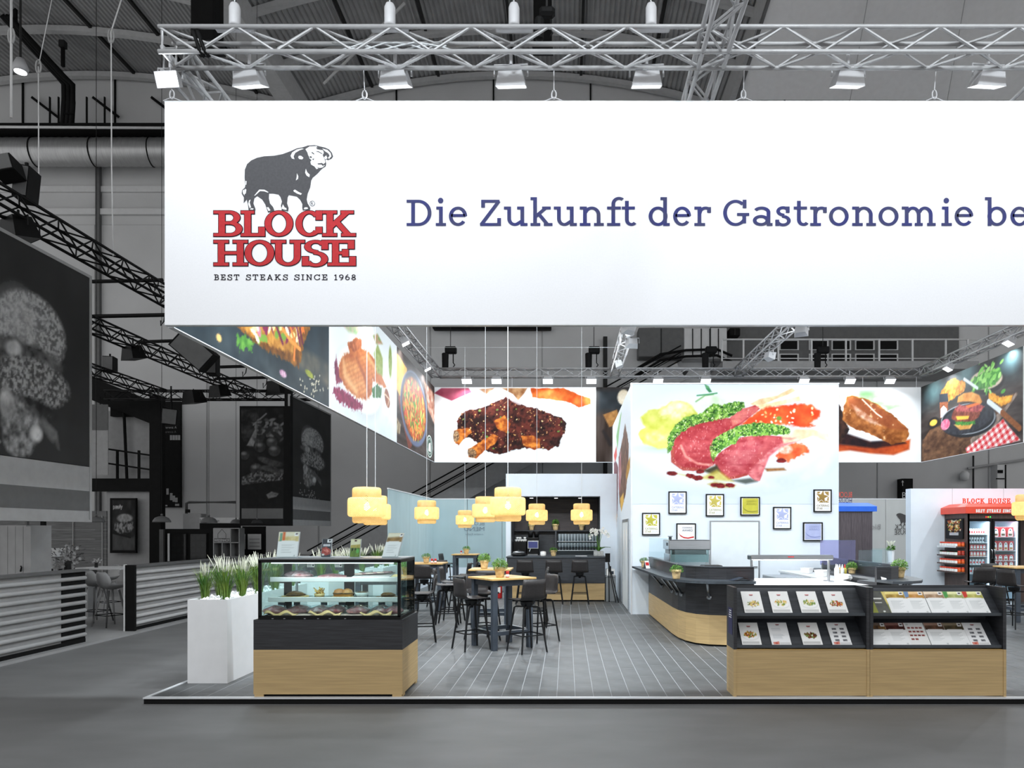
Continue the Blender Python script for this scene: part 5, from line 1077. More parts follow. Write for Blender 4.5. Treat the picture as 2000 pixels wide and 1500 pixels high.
for px in (1038, 1086, 1133):
    partw(bw, 'spotlight', MB().lathe([(.05, 0), (.05, .012)], 14, (WX(px, 20.6), 20.6, nzt - .032)), M['lamp_on'])
    la = bpy.data.lights.new('lamp_light', 'SPOT'); la.energy = 22; la.spot_size = 1.9; la.spot_blend = .6; la.color = (.92, .97, 1); o = link(bpy.data.objects.new('lamp_light', la), bw); o.location = (WX(px, 20.6), 20.55, nzt - .05)
shelf = thing('bar_shelf', 'dark shelf board across the bar niche', 'shelf', (nx0, 20.9, 1.8)); partw(shelf, 'board', MB().cbox(nx0 + .03, nx1 - .03, 20.95, 21.19, 1.775, 1.805, .004), M['dark_wood'])
partw(shelf, 'divider', MB().box(WX(1084, 20.9), WX(1087, 20.9), 20.95, 21.19, 1.1, 1.775), M['dark_wood'])
bb = thing('bar_cabinet', 'dark back counter inside the bar niche', 'counter', (nx0, 20.1, 0)); partw(bb, 'body', MB().box(nx0 + .03, nx1 - .03, 20.3, 21.19, 0, 1.06), M['dark_wood']); partw(bb, 'top', MB().cbox(nx0 + .03, nx1 - .03, 20.25, 21.19, 1.06, 1.1, .005), M['dark_top'])
for z, lab in ((1.23, 'lower clear shelf carrying the stemmed glasses'), (1.49, 'upper clear shelf carrying the tall glasses')):
    gs = thing('glass_shelf', lab, 'shelf', (WX(1090, 20.95), 21.0, z)); partw(gs, 'pane', MB().box(WX(1088, 20.95), nx1 - .04, 20.92, 21.18, z - .01, z), M['glass']); partw(gs, 'edge', MB().box(WX(1088, 20.95), nx1 - .04, 20.915, 20.92, z - .011, z + .001), M['tray'])
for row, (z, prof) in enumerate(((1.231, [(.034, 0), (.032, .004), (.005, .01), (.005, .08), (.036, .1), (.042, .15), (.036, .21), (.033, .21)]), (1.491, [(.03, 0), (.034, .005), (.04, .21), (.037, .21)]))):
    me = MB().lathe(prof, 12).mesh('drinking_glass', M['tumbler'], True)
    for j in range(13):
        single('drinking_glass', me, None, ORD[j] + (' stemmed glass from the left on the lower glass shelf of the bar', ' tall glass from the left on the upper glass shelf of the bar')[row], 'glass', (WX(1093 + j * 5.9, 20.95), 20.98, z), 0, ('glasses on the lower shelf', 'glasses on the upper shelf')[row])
# front bar counter
BCY = 18.4; cx0, cx1 = WX(990, BCY), WX(1182, BCY)
bar = thing('bar_counter', 'dark bar counter with oak lower band in front of the coffee niche', 'counter', (cx0, BCY, 0))
partw(bar, 'kickboard', MB().box(cx0 + .1, cx1 - .02, BCY + .06, BCY + .8, 0, .04), M['black']); partw(bar, 'oak_band', MB().box(cx0 + .02, cx1 - .01, BCY + .02, BCY + .85, .04, .465), M['oak']); partw(bar, 'front_panel', MB().box(cx0, cx1, BCY, BCY + .87, .465, 1.1), M['dark_wood']); partw(bar, 'top', MB().cbox(cx0 - .02, cx1 + .02, BCY - .03, BCY + .9, 1.1, 1.14, .006), M['dark_top'])
# coffee machine
cm = thing('coffee_machine', 'black coffee machine with touchscreen on the back bar', 'coffee machine', (WX(1026, 20.4), 20.4, 1.1))
X0, X1 = WX(1002, 20.4), WX(1052, 20.4); xm = WX(1029, 20.4)
partw(cm, 'milk_unit', MB().cbox(X0, xm - .01, 20.35, 20.8, 1.1, WZ(1058, 20.4), .01), M['black']); partw(cm, 'brew_unit', MB().cbox(xm, X1, 20.35, 20.8, 1.1, WZ(1050, 20.4), .01), M['black']); partw(cm, 'drip_tray', MB().box(xm + .03, X1 - .02, 20.25, 20.36, 1.1, 1.14), M['steel'])
scn = partw(cm, 'screen_frame', MB().cbox(WX(1030, 20.3), WX(1052, 20.3), 20.3, 20.36, WZ(1072, 20.3), WZ(1056, 20.3), .008), M['steel']); partw(scn, 'display', MB().box(WX(1032, 20.3), WX(1050, 20.3), 20.295, 20.3, WZ(1070, 20.3), WZ(1058, 20.3)), emission('display', (40, 46, 92), .8))
partw(cm, 'spout', MB().tube([(WX(1036, 20.3), 20.3, WZ(1072, 20.3)), (WX(1034, 20.3), 20.28, WZ(1077, 20.3))], .012, 8), M['steel'])
for px in (1036, 1048): partw(cm, 'bean_hopper', MB().lathe([(.06, 0), (.075, .1), (.075, .17), (.05, .18)], 14, (WX(px, 20.5), 20.5, WZ(1050, 20.4))), M['black'], True)
for i, (px, pz) in enumerate(((1008, 0), (1013, 0), (1018, 0), (1023, 0), (1027, 0), (1010, .065), (1015, .065), (1025, .065))):
    c = thing('coffee_cup', (ORD[i] + ' cup from the left in the lower row' if i < 5 else ORD[i - 5] + ' cup from the left in the upper row') + ' on the coffee machine', 'cup', (WX(px, 20.5), 20.5, WZ(1058, 20.4) + pz), i * 1.1, 'cups on the coffee machine'); part(c, 'bowl', MB().lathe([(.022, 0), (.034, .03), (.038, .062), (.034, .062), (.03, .03)], 14), M['paper'], True); part(c, 'ear', MB().tube([(.035, 0, .05), (.055, 0, .045), (.05, 0, .025), (.034, 0, .02)], .005, 6), M['paper'], True)
b = thing('warming_plate', 'round dark glossy warming bowl on the left end of the bar counter', 'bowl', (WX(1013.5, 18.7), 18.7, 1.14)); part(b, 'bowl', MB().lathe([(.15, 0), (.2, .02), (.2, .06), (.16, .08)], 24), M['black_metal'], True); part(b, 'lid', MB().lathe([(.16, .08), (.15, .11), (.06, .13), (.02, .13)], 24), M['steel'], True); part(b, 'knob', MB().lathe([(.02, .13), (.025, .15), (.01, .16)], 12), M['black_metal'], True)
b = thing('sugar_pot', 'white porcelain pot on the bar counter', 'pot', (WX(1061, 18.7), 18.7, 1.14)); part(b, 'pot', MB().lathe([(.06, 0), (.075, .02), (.075, .1), (.07, .105)], 18), M['paper'], True); part(b, 'lid', MB().lathe([(.076, .1), (.07, .115), (.01, .125)], 18), M['paper'], True)
b = thing('napkin_tray', 'flat white tray lying on the bar counter', 'tray', (WX(1135, 18.6), 18.6, 1.14)); part(b, 'tray', MB().cbox(-.15, .15, -.08, .08, 0, .015, .004), M['tray'])
# ---------------------------------------------------------------- bar stools, high tables, pendant lamps
def make_stool():
    t = thing('bar_stool', 'x', 'bar stool', (0, 0, 0), 0, 'black shell bar stools')
    prof = [(.215, .762), (.2, .776), (.1, .772), (-.02, .77), (-.11, .772), (-.165, .785), (-.198, .815), (-.212, .86), (-.222, .93), (-.235, 1.01), (-.248, 1.085)]
    wid = [.19, .205, .212, .213, .213, .212, .21, .207, .203, .198, .19]
    mb = MB(); n = 9
    for (y, z), w in zip(prof, wid):
        for i in range(n):
            s = i / (n - 1) * 2 - 1; back = max(0, min(1, (z - .80) / .08))
            mb.v.append((s * w, y + .028 * s * s * back, z + .012 * s * s * (1 - back)))
    for r in range(len(prof) - 1):
        for i in range(n - 1): mb.f.append((r * n + i, r * n + i + 1, (r + 1) * n + i + 1, (r + 1) * n + i))
    o = part(t, 'seat_shell', mb, M['shell'], True); md = o.modifiers.new('thickness', 'SOLIDIFY'); md.thickness = .014; md.offset = -1
    part(t, 'swivel_hub', MB().lathe([(.03, .64), (.035, .68), (.09, .7), (.1, .745), (.1, .757), (.05, .758)], 14), M['black_metal'], True)
    for sx, sy in ((1, 1), (1, -1), (-1, -1), (-1, 1)):
        part(t, 'leg', MB().tube([(.0, .0, .68), (.115 * sx, .115 * sy, .68), (.135 * sx, .135 * sy, .665), (.215 * sx, .215 * sy, .012)], .0155, 4), M['black_metal']); 
        o = part(t, 'foot_glide', MB().lathe([(.014, 0), (.016, .014)], 8, (.215 * sx, .215 * sy, 0)), M['grey_bin'])
    q = .185; part(t, 'foot_ring', MB().tube([(q, q, .27), (-q, q, .27), (-q, -q, .27), (q, -q, .27)], .0095, 6, closed=True), M['black_metal'])
    return t
stool0 = make_stool(); first = [True]
def stool(x, y, fx, fy, label):
    o = stool0 if first[0] else copy_tree(stool0); first[0] = False
    o.location = (x, y, 0); o.rotation_euler = (0, 0, math.atan2(-fx, fy)); o['label'] = label; return o
for a in ((-1.43, 10.95, .82, .57, 'black bar stool at the left of the front table, nearest the display case'), (-.58, 10.72, -.57, .82, 'black bar stool nearest the camera on the right of the front table'), (-.41, 11.8, -.82, -.57, 'black bar stool at the right rear of the front table, its seat facing us'), (-1.37, 11.85, .57, -.82, 'black bar stool at the rear left of the front table facing us'),
          (-1.42, 13.12, 0, 1, 'black bar stool with its back to us in front of the second table'), (-2.24, 13.55, 1, .08, 'nearer of two black bar stools left of the second table'), (-2.24, 14.25, 1, -.05, 'farther of two black bar stools left of the second table'), (-.58, 13.55, -1, 0, 'nearer of two black bar stools right of the second table'), (-.58, 14.15, -1, 0, 'farther of two black bar stools right of the second table'),
          (-3.02, 15.45, .1, 1, 'black bar stool with its back to us at the left table'), (-2.33, 16.0, -1, .1, 'nearer of two black bar stools right of the left table'), (-2.25, 16.65, -1, 0, 'farther of two black bar stools right of the left table'), (-3.05, 17.25, 0, -1, 'black bar stool behind the left table, mostly hidden'),
          (-3.66, 22.35, 1, -.2, 'black bar stool left of the rearmost table'), (-2.62, 22.25, -1, .2, 'black bar stool right of the rearmost table'),
          (-2.33, 11.75, -1, -.2, 'black bar stool peeking out behind the display case'),
          (-1.0, 17.75, 0, 1, 'left of three black bar stools at the bar counter'), (-.3, 17.75, 0, 1, 'middle of three black bar stools at the bar counter'), (.33, 17.75, 0, 1, 'right of three black bar stools at the bar counter'),
          (8.1, 14.25, .12, 1, 'black bar stool left of the table by the fridges'), (8.22, 13.35, .95, .3, 'black bar stool nearest us by the fridge table at the right edge'), (9.15, 15.5, 0, -1, 'black bar stool behind the fridge table at the right edge')): stool(*a)
def make_table():
    t = thing('high_table', 'x', 'table', (0, 0, 0), 0, 'high tables with oak tops'); h = .39; L = .31
    part(t, 'table_top', MB().cbox(-h, h, -h, h, 1.05, 1.08, .004), M['oak_top'])
    for sx in (-1, 1):
        for sy in (-1, 1): part(t, 'leg', MB().cbox(sx * L - .04, sx * L + .04, sy * L - .04, sy * L + .04, 0, 1.05, .004), M['blue_grey'])
    for s in (-1, 1):
        part(t, 'apron', MB().box(-L + .04, L - .04, s * L - .012, s * L + .012, .96, 1.05), M['blue_grey']); part(t, 'apron', MB().box(s * L - .012, s * L + .012, -L + .04, L - .04, .96, 1.05), M['blue_grey'])
        part(t, 'foot_rail', MB().cbox(-L + .04, L - .04, s * L - .025, s * L + .025, .22, .28, .004), M['blue_grey']); part(t, 'foot_rail', MB().cbox(s * L - .025, s * L + .025, -L + .04, L - .04, .22, .28, .004), M['blue_grey'])
        r = part(t, 'tread', MB().box(-L + .04, L - .04, s * L - .024, s * L + .024, .28, .284), M['steel']); part(t, 'tread', MB().box(s * L - .024, s * L + .024, -L + .04, L - .04, .28, .284), M['steel'])
    return t
table0 = make_table()
for i, (x, y, a, lab) in enumerate(((-1.0, 11.3, math.radians(35), 'high oak table nearest the camera in the middle of the seating area'), (-1.42, 13.8, 0, 'second high oak table behind the front one'), (-3.1, 16.3, 0, 'high oak table at the left between the display case and the glass wall'), (-3.08, 22.3, 0, 'rearmost high oak table before the glass wall'), (-2.93, 11.55, .1, 'high oak table hidden behind the display case'), (9.15, 14.55, 0, 'high oak table at the right edge before the fridges'))):
    o = table0 if i == 0 else copy_tree(table0); o.location = (x, y, 0); o.rotation_euler = (0, 0, a); o['label'] = lab
# woven lamps
def weave():
    m = bpy.data.materials.new('bamboo_weave'); m.use_nodes = True; nt = m.node_tree; nt.nodes.clear(); N = nt.nodes.new; L = nt.links.new
    out = N('ShaderNodeOutputMaterial'); tc = N('ShaderNodeTexCoord'); sx = N('ShaderNodeSeparateXYZ'); L(tc.outputs['Object'], sx.inputs[0])
    an = N('ShaderNodeMath'); an.operation = 'ARCTAN2'; L(sx.outputs['Y'], an.inputs[0]); L(sx.outputs['X'], an.inputs[1])
    def lattice(sign):
        a = N('ShaderNodeMath'); a.operation = 'MULTIPLY'; a.inputs[1].default_value = 46.0 / 6.2832; L(an.outputs[0], a.inputs[0])
        z = N('ShaderNodeMath'); z.operation = 'MULTIPLY_ADD'; z.inputs[1].default_value = sign * 34.0; L(sx.outputs['Z'], z.inputs[0]); L(a.outputs[0], z.inputs[2])
        f = N('ShaderNodeMath'); f.operation = 'FRACT'; L(z.outputs[0], f.inputs[0])
        g = N('ShaderNodeMath'); g.operation = 'LESS_THAN'; g.inputs[1].default_value = .38; L(f.outputs[0], g.inputs[0]); return g
    p = N('ShaderNodeMath'); p.operation = 'MULTIPLY'; L(lattice(1).outputs[0], p.inputs[0]); L(lattice(-1).outputs[0], p.inputs[1])
    nz = N('ShaderNodeTexNoise'); nz.inputs['Scale'].default_value = 16; L(tc.outputs['Object'], nz.inputs['Vector'])
    cr = N('ShaderNodeValToRGB'); cr.color_ramp.elements[0].color = (*lin((226, 194, 130)), 1); cr.color_ramp.elements[1].color = (*lin((248, 228, 178)), 1); L(nz.outputs['Fac'], cr.inputs['Fac'])
    df = N('ShaderNodeBsdfDiffuse'); L(cr.outputs[0], df.inputs[0]); tl = N('ShaderNodeBsdfTranslucent'); L(cr.outputs[0], tl.inputs[0])
    mx = N('ShaderNodeMixShader'); mx.inputs[0].default_value = .55; L(df.outputs[0], mx.inputs[1]); L(tl.outputs[0], mx.inputs[2])
    tr = N('ShaderNodeBsdfTransparent'); m2 = N('ShaderNodeMixShader'); L(p.outputs[0], m2.inputs[0]); L(mx.outputs[0], m2.inputs[1]); L(tr.outputs[0], m2.inputs[2])
    L(m2.outputs[0], out.inputs[0]); return m
M['weave'] = weave()
def make_lamp():
    t = thing('pendant_lamp', 'x', 'pendant lamp', (0, 0, 0), 0, 'woven bamboo pendant lamps'); R = .262
    def tier(r, z0, z1):
        e = .035; return MB().lathe([(r * .5, z1), (r - e, z1), (r - e * .3, z1 - e * .3), (r, z1 - e), (r, z0 + e), (r - e * .3, z0 + e * .3), (r - e, z0)], 40)
    for nm, r, z0, z1 in (('upper_tier', R * .76, .335, .505), ('middle_tier', R, .09, .36), ('lower_tier', R * .76, 0, .115)):
        mb = tier(r, z0, z1); mb.f = mb.f[:-2]; part(t, nm, mb, M['weave'], True)
    part(t, 'bulb', MB().lathe([(.012, .31), (.02, .29), (.04, .25), (.044, .22), (.03, .19), (.005, .178)], 16), M['bulb'], True)
    part(t, 'socket', MB().lathe([(.02, .3), (.022, .38), (.01, .4)], 12), M['black_metal'], True)
    part(t, 'cord', MB().tube([(0, 0, .39), (0, 0, 5.2)], .005, 6), M['cable'])
    la = bpy.data.lights.new('lamp_light', 'POINT'); la.energy = 11; la.color = (1.0, .88, .66); la.shadow_soft_size = .05
    o = link(bpy.data.objects.new('lamp_light', la), t); o.location = (0, 0, .22); return t
lamp0 = make_lamp()
for i, (px, bot, Z, lab) in enumerate(((992, 1018.5, 10.8, 'largest woven pendant lamp, above the front table'), (948, 1020, 14.4, 'woven pendant lamp half hidden behind the largest one'), (908, 1031, 20.9, 'smallest woven pendant lamp, before the rear glass wall'), (833.5, 1023, 15.7, 'single woven pendant lamp before the left glass wall'), (716.5, 1022, 10.25, 'front one of the two woven pendant lamps above the display case'), (733, 1025.5, 12.5, 'rear one of the two woven pendant lamps above the display case'), (1048.5, 1025, 17.5, 'left one of the two woven pendant lamps before the bar niche'), (1136, 1024.5, 17.5, 'right one of the two woven pendant lamps before the bar niche'), (2006, 1016, 14.3, 'woven pendant lamp cut off by the right edge of the picture'))):
    o = lamp0 if i == 0 else copy_tree(lamp0); o.location = P(px, bot, Z); o['label'] = lab
# herb pots in kraft paper, condiment jars
def foliage(mb, n, r, h, s, seed, z0=0.0, spread=1.0):
    g = random.Random(seed)
    for _ in range(n):
        a = g.uniform(0, 6.283); rr = r * math.sqrt(g.random()); u = g.random(); x, y, z = rr * math.cos(a) * spread, rr * math.sin(a) * spread, z0 + h * (u ** .7) * (1 - .45 * (rr / r) ** 2)
        d = Vector((math.cos(a) + g.uniform(-.6, .6), math.sin(a) + g.uniform(-.6, .6), g.uniform(-.2, 1))).normalized(); w = d.cross(Vector((g.uniform(-1, 1), g.uniform(-1, 1), 1))).normalized(); L = s * g.uniform(.6, 1.3); c = Vector((x, y, z))
        mb.add([c, c + d * L * .5 + w * L * .22, c + d * L, c + d * L * .5 - w * L * .22], [(0, 1, 2, 3)])
def make_pot(kind):
    t = thing('potted_herb', 'x', 'potted plant', (0, 0, 0), 0, 'herb pots wrapped in kraft paper')
    part(t, 'paper_wrap', MB().lathe([(.05, 0), (.058, .01), (.064, .06), (.07, .1), (.078, .135), (.074, .15), (.062, .13), (.055, .1)], 18, wob=.03), M['kraft'], True)
    part(t, 'folded_rim', MB().lathe([(.072, .105), (.08, .11), (.083, .135), (.078, .14), (.073, .13)], 18, wob=.04), M['kraft'], True)
    mb = MB(); foliage(mb, 800, .1 if kind != 2 else .075, .17 if kind else .13, .026 if kind else .02, 3 + kind, .1); part(t, 'foliage', mb, M['leaf_pale' if kind == 1 else 'leaf'], kind='stuff'); 
    mb = MB(); g = random.Random(kind)
    for _ in range(14): a = g.uniform(0, 6.28); mb.tube([(0, 0, .1), (.05 * math.cos(a), .05 * math.sin(a), .1 + .12 * g.uniform(.6, 1.1))], .0018, 4)
    part(t, 'stems', mb, M['leaf'], kind='stuff'); return t
pots = [make_pot(0), make_pot(1), make_pot(2)]; usedp = [0, 0, 0]
def pot(x, y, z, kind, s, lab):
    o = pots[kind] if not usedp[kind] else copy_tree(pots[kind]); usedp[kind] = 1; o.location = (x, y, z); o.scale = (s, s, s); o.rotation_euler = (0, 0, x * 7 + y); o['label'] = lab
pot(-1.02, 11.15, 1.08, 1, 1.08, 'bushy herb pot on the front table'); pot(-1.55, 13.75, 1.08, 1, 1.08, 'tall bright herb pot on the second table'); pot(-3.1, 16.1, 1.08, 0, .95, 'round herb pot on the left table'); pot(-3.05, 22.2, 1.08, 0, 1.1, 'herb pot on the rearmost table'); pot(WX(1081, 18.7), 18.7, 1.14, 0, 1.0, 'small round herb pot on the bar counter')
pot(-2.52, 11.5, 1.08, 1, 1.0, 'herb pot on the table behind the display case')
for px, lab in ((1038, 'left of three herb pots on the niche shelf'), (1085, 'middle of three herb pots on the niche shelf, with tall stems'), (1136, 'right of three herb pots on the niche shelf')): pot(WX(px, 21.05), 21.05, 1.806, 2, 1.05 if px != 1085 else 1.2, lab)
pot(9.5, 14.6, 1.08, 0, 1.0, 'herb pot on the table at the right edge')
def jarset(x, y, z, lab):
    t = thing('condiment_jar', lab, 'jar', (x, y, z), 0, 'condiment jars on the tables'); part(t, 'glass', MB().lathe([(.024, 0), (.027, .004), (.027, .06), (.022, .07)], 12), M['jar'], True); part(t, 'lid', MB().lathe([(.026, .07), (.027, .072), (.027, .095), (.02, .1)], 12), M['red'], True); part(t, 'paper_label', MB().lathe([(.0275, .015), (.0275, .05)], 12), M['paper'])
jarset(-.9, 11.12, 1.08, 'red-lidded condiment jar beside the herb pot on the front table'); jarset(-1.3, 13.7, 1.08, 'red-lidded condiment jar on the second table'); jarset(-2.95, 15.98, 1.08, 'condiment jar on the left table'); jarset(-2.88, 16.0, 1.08, 'condiment jar at the right of the pot on the left table'); jarset(-3.2, 22.15, 1.08, 'condiment jar on the rearmost table')
# orchid
t = thing('orchid', 'white orchid in a concrete pot on the right end of the bar counter', 'potted plant', (WX(1169, 18.7), 18.7, 1.14))
part(t, 'pot', MB().cbox(-.125, .125, -.09, .09, 0, .13, .012), M['concrete'])
g = random.Random(5)
for i in range(7):
    a = -1.2 + i * .9 + g.uniform(-.2, .2); L = g.uniform(.22, .32); d = Vector((math.cos(a), .35 * math.sin(a), 0)); mb = MB(); w = Vector((-d.y, d.x, .0)).normalized() * .04
    p0 = Vector((0, 0, .13)); pts = [p0 + d * L * s + Vector((0, 0, .3 * s - .2 * s * s)) for s in (0, .3, .6, 1)]; wd_ = (.3, 1, 1, .1)
    for p_, q in zip(pts, wd_): mb.v += [tuple(p_ - w * q), tuple(p_ + Vector((0, 0, -.012))), tuple(p_ + w * q)]
    for r in range(3): mb.f += [(3 * r, 3 * r + 1, 3 * r + 4, 3 * r + 3), (3 * r + 1, 3 * r + 2, 3 * r + 5, 3 * r + 4)]
    part(t, 'leaf', mb, M['leaf'], True)
for i in range(4):
    x1 = (-.2, -.08, .12, .22)[i]; stem = [(0, 0, .13), (x1 * .2, 0, .4), (x1 * .5, -.01, .62), (x1, -.02, .72 - abs(x1) * .5), (x1 * 1.35, -.02, .62 - abs(x1) * .6)]
    part(t, 'stem', MB().tube(stem, .005, 6), M['leaf'])
    for j in range(9):
        s = j / 8; a, b = (stem[2], stem[3]) if s < .6 else (stem[3], stem[4]); u = s / .6 if s < .6 else (s - .6) / .4; c = Vector(a) * (1 - u) + Vector(b) * u + Vector((g.gauss(0, .03), g.gauss(0, .02), g.gauss(0, .035)))
        mb = MB()
        for q in range(5):
            an = q * 1.2566 + g.random(); dd = Vector((math.cos(an), -.3, math.sin(an))).normalized(); pr = Vector((-math.sin(an), 0, math.cos(an))); mb.add([c, c + dd * .022 + pr * .016, c + dd * .042, c + dd * .022 - pr * .016], [(0, 1, 2, 3)])
        part(t, 'blossom', mb, M['petal'])
# fire extinguisher
t = thing('fire_extinguisher', 'red fire extinguisher standing left of the bar counter', 'extinguisher', (-1.78, 19.3, 0)); part(t, 'bottle', MB().lathe([(.07, 0), (.08, .02), (.08, .38), (.06, .44), (.025, .47), (.025, .5)], 18), M['red'], True); part(t, 'valve', MB().box(-.03, .05, -.015, .015, .5, .53), M['black']); part(t, 'hose', MB().tube([(.04, 0, .51), (.11, 0, .45), (.1, 0, .15)], .012, 8), M['black']); part(t, 'nameplate', MB().box(-.04, .04, -.083, -.078, .15, .3), M['paper'])
# bin and folded stand beside the bar
t = thing('waste_bin', 'grey waste bin between the bar counter and the kitchen block', 'bin', (1.12, 18.6, 0)); part(t, 'body', MB().cbox(-.12, .13, -.25, .25, 0, .62, .01), M['grey_bin']); part(t, 'lid', MB().cbox(-.13, .135, -.26, .26, .62, .66, .008), M['steel'])
t = thing('carton', 'white carton with dark print lying on the waste bin', 'box', (1.13, 18.55, .66)); part(t, 'box', MB().cbox(-.11, .1, -.14, .14, 0, .16, .004), M['paper']); part(t, 'print', MB().box(-.02, .07, -.1405, -.14, .03, .11), M['label_dark'])
t = thing('folded_easel', 'slim black folded stand leaning beside the bar counter', 'stand', (1.0, 18.1, 0))
for a, b in (((.02, 0, 1.15), (.3, .0, 0)), ((.06, .1, 1.1), (.08, .2, 0)), ((.04, -.05, 1.0), (.22, -.15, .02))): part(t, 'leg', MB().tube([a, b], .013, 6), M['black_metal'])
part(t, 'clamp', MB().obox((.08, 0, .85), (.07, .05, .12)), M['black']); part(t, 'head', MB().obox((.03, 0, 1.12), (.12, .06, .22)), M['black'])
# ---------------------------------------------------------------- kitchen counter island
body = [(1.756, 15.5), (1.79, 13.9), (1.82, 12.5), (1.85, 12.05), (1.92, 11.7), (2.04, 11.45), (2.22, 11.3), (2.475, 11.23), (2.9, 11.22)]
ledge = [(1.40, 15.5), (1.5, 13.6), (1.56, 12.3), (1.61, 11.75), (1.72, 11.32), (1.88, 11.03), (2.1, 10.88), (2.4, 10.84), (2.83, 10.84)]
MX = 3.635
def mirror(l): return [(2 * MX - x, y) for x, y in l]
def wing(label, b, l, sgn):
    t = thing('serving_counter', label, 'counter', (b[-1][0], b[-1][1], 0))
    s = 1 if sgn > 0 else -1
    inn = [(x + s * .06 * (1 - i / 8) , y + .06 * (i / 8)) for i, (x, y) in enumerate(b)]
    lb = [(x + s * .0, y) for x, y in inn]
    ins = [(x + s * .5 * max(0, 1 - max(0, i - 3) / 5), y + .5 * min(1, max(0, i - 2) / 4)) for i, (x, y) in enumerate(b)]
    A, B = (b, ins) if sgn > 0 else (ins, b)
    k1, k2 = 4, 8
    partw(t, 'kickboard', MB().strip([(x + s * .04, y + .03) for x, y in b], [(x + s * .1, y + .08) for x, y in b], 0, .05) if sgn > 0 else MB().strip([(x + s * .1, y + .08) for x, y in b], [(x + s * .04, y + .03) for x, y in b], 0, .05), M['black'])
    for sl in (slice(0, 5), slice(4, len(b))):
        a_, b_ = A[sl], B[sl]
        partw(t, 'oak_panel', MB().strip(a_, b_, .03, .485), M['oak']); partw(t, 'black_panel', MB().strip(a_, b_, .485, 1.0), M['black_wood'])
    A2, B2 = (b, inn) if sgn > 0 else (inn, b)
    partw(t, 'upstand', MB().strip(A2, B2, 1.0, 1.225), M['black_wood']); partw(t, 'upstand_cap', MB().strip([(x - s * .01, y - .01) for x, y in A2], [(x + s * .01, y + .01) for x, y in B2], 1.225, 1.24), M['dark_top'])
    A3, B3 = (l, b) if sgn > 0 else (b, l)
    partw(t, 'ledge', MB().strip(A3, B3, 1.0, 1.04), M['dark_top'])
    partw(t, 'inner_worktop', MB().strip([(x + s * .07, y + .05) for x, y in A] if sgn > 0 else ins, ins if sgn > 0 else [(x + s * .07, y + .05) for x, y in b], .88, .92), M['steel'])
    for i in ((1, .2), (2, 0), (2, .9), (3, .5), (6, 0)):
        j, u = i; q = (b[j][0] * (1 - u) + b[j + 1][0] * u, b[j][1] * (1 - u) + b[j + 1][1] * u); r = (l[j][0] * (1 - u) + l[j + 1][0] * u, l[j][1] * (1 - u) + l[j + 1][1] * u)
        br = partw(t, 'bracket', MB().tube([(r[0] * .8 + q[0] * .2, r[1] * .8 + q[1] * .2, .99), (q[0], q[1], .76)], .018, 8), M['steel'], True)
        dv = Vector((r[0] - q[0], r[1] - q[1], 0)).normalized(); partw(br, 'flange', MB().tube([Vector((q[0], q[1], .76)) + dv * .001, Vector((q[0], q[1], .76)) + dv * .018], .04, 12), M['steel'], True)
    return t
wing('curved dark serving counter with oak base, left front of the kitchen', body, ledge, 1)
wing('curved dark serving counter behind the brochure racks, right front of the kitchen', mirror(body)[:-1], mirror(ledge)[:-1], -1)
# middle pass counter with white top
t = thing('pass_counter', 'white-topped pass counter between the two curved counters', 'counter', (3.6, 11.3, 0))
partw(t, 'cabinet', MB().box(2.9, 4.37, 11.3, 12.9, 0, .91), M['black_wood']); partw(t, 'worktop', MB().cbox(2.85, 4.72, 11.22, 12.95, .91, .95, .006), M['white_lacquer'])
t = thing('heat_lamp_bridge', 'steel heat-lamp bridge standing on the white pass counter', 'heat lamp', (3.69, 12.0, .95))
for x in (3.06, 4.33):
    partw(t, 'post', MB().cbox(x - .018, x + .018, 11.98, 12.02, .95, 1.33, .004), M['steel']); partw(t, 'foot', MB().cbox(x - .05, x + .05, 11.88, 12.12, .95, .975, .004), M['steel'])
partw(t, 'hood', MB().cbox(3.02, 4.37, 11.88, 12.14, 1.315, 1.395, .012), M['steel']); partw(t, 'light_strip', MB().box(3.1, 4.3, 11.93, 12.08, 1.308, 1.315), M['led']); partw(t, 'nameplate', MB().box(3.62, 3.72, 11.876, 11.88, 1.36, 1.375), M['red'])
la = bpy.data.lights.new('lamp_light', 'AREA'); la.shape = 'RECTANGLE'; la.size = 1.2; la.size_y = .15; la.energy = 14; la.color = (1, .97, .92); o = link(bpy.data.objects.new('lamp_light', la), t); o.location = (0, 0, .35)
# kitchen appliances behind the counter
t = thing('holding_oven', 'stainless steel food warming cabinet with glass front behind the left counter', 'oven', (WX(1345, 14.6), 14.6, .5))
x0, x1 = WX(1306, 14.4), WX(1384, 14.4); partw(t, 'base', MB().cbox(x0, x1, 14.3, 15.1, .4, WZ(1082, 14.4), .01), M['steel']); partw(t, 'hood', MB().cbox(x0 - .02, x1 + .01, 14.25, 15.1, WZ(1074, 14.3), WZ(1054.5, 14.3), .015), M['steel'])
partw(t, 'cavity', MB().box(x0 + .02, x1 - .02, 14.5, 15.05, WZ(1100, 14.4), WZ(1074, 14.3)), M['grey_bin']); partw(t, 'glass_front', MB().box(x0 + .02, x1 - .02, 14.27, 14.28, WZ(1098, 14.3), WZ(1074, 14.3)), M['glass']); partw(t, 'louver', MB().box(x0 - .022, x0 - .019, 14.35, 14.6, WZ(1066, 14.4), WZ(1060, 14.4)), M['black'])
for dx in (x0 + .03, x1 - .03): partw(t, 'pillar', MB().box(dx - .015, dx + .015, 14.29, 14.32, WZ(1100, 14.3), WZ(1074, 14.3)), M['steel'])
partw(t, 'vent_pipe', MB().lathe([(.03, 0), (.03, .06), (.05, .06), (.05, .08)], 12, (WX(1309, 14.5), 14.5, WZ(1054.5, 14.3))), M['steel'], True)
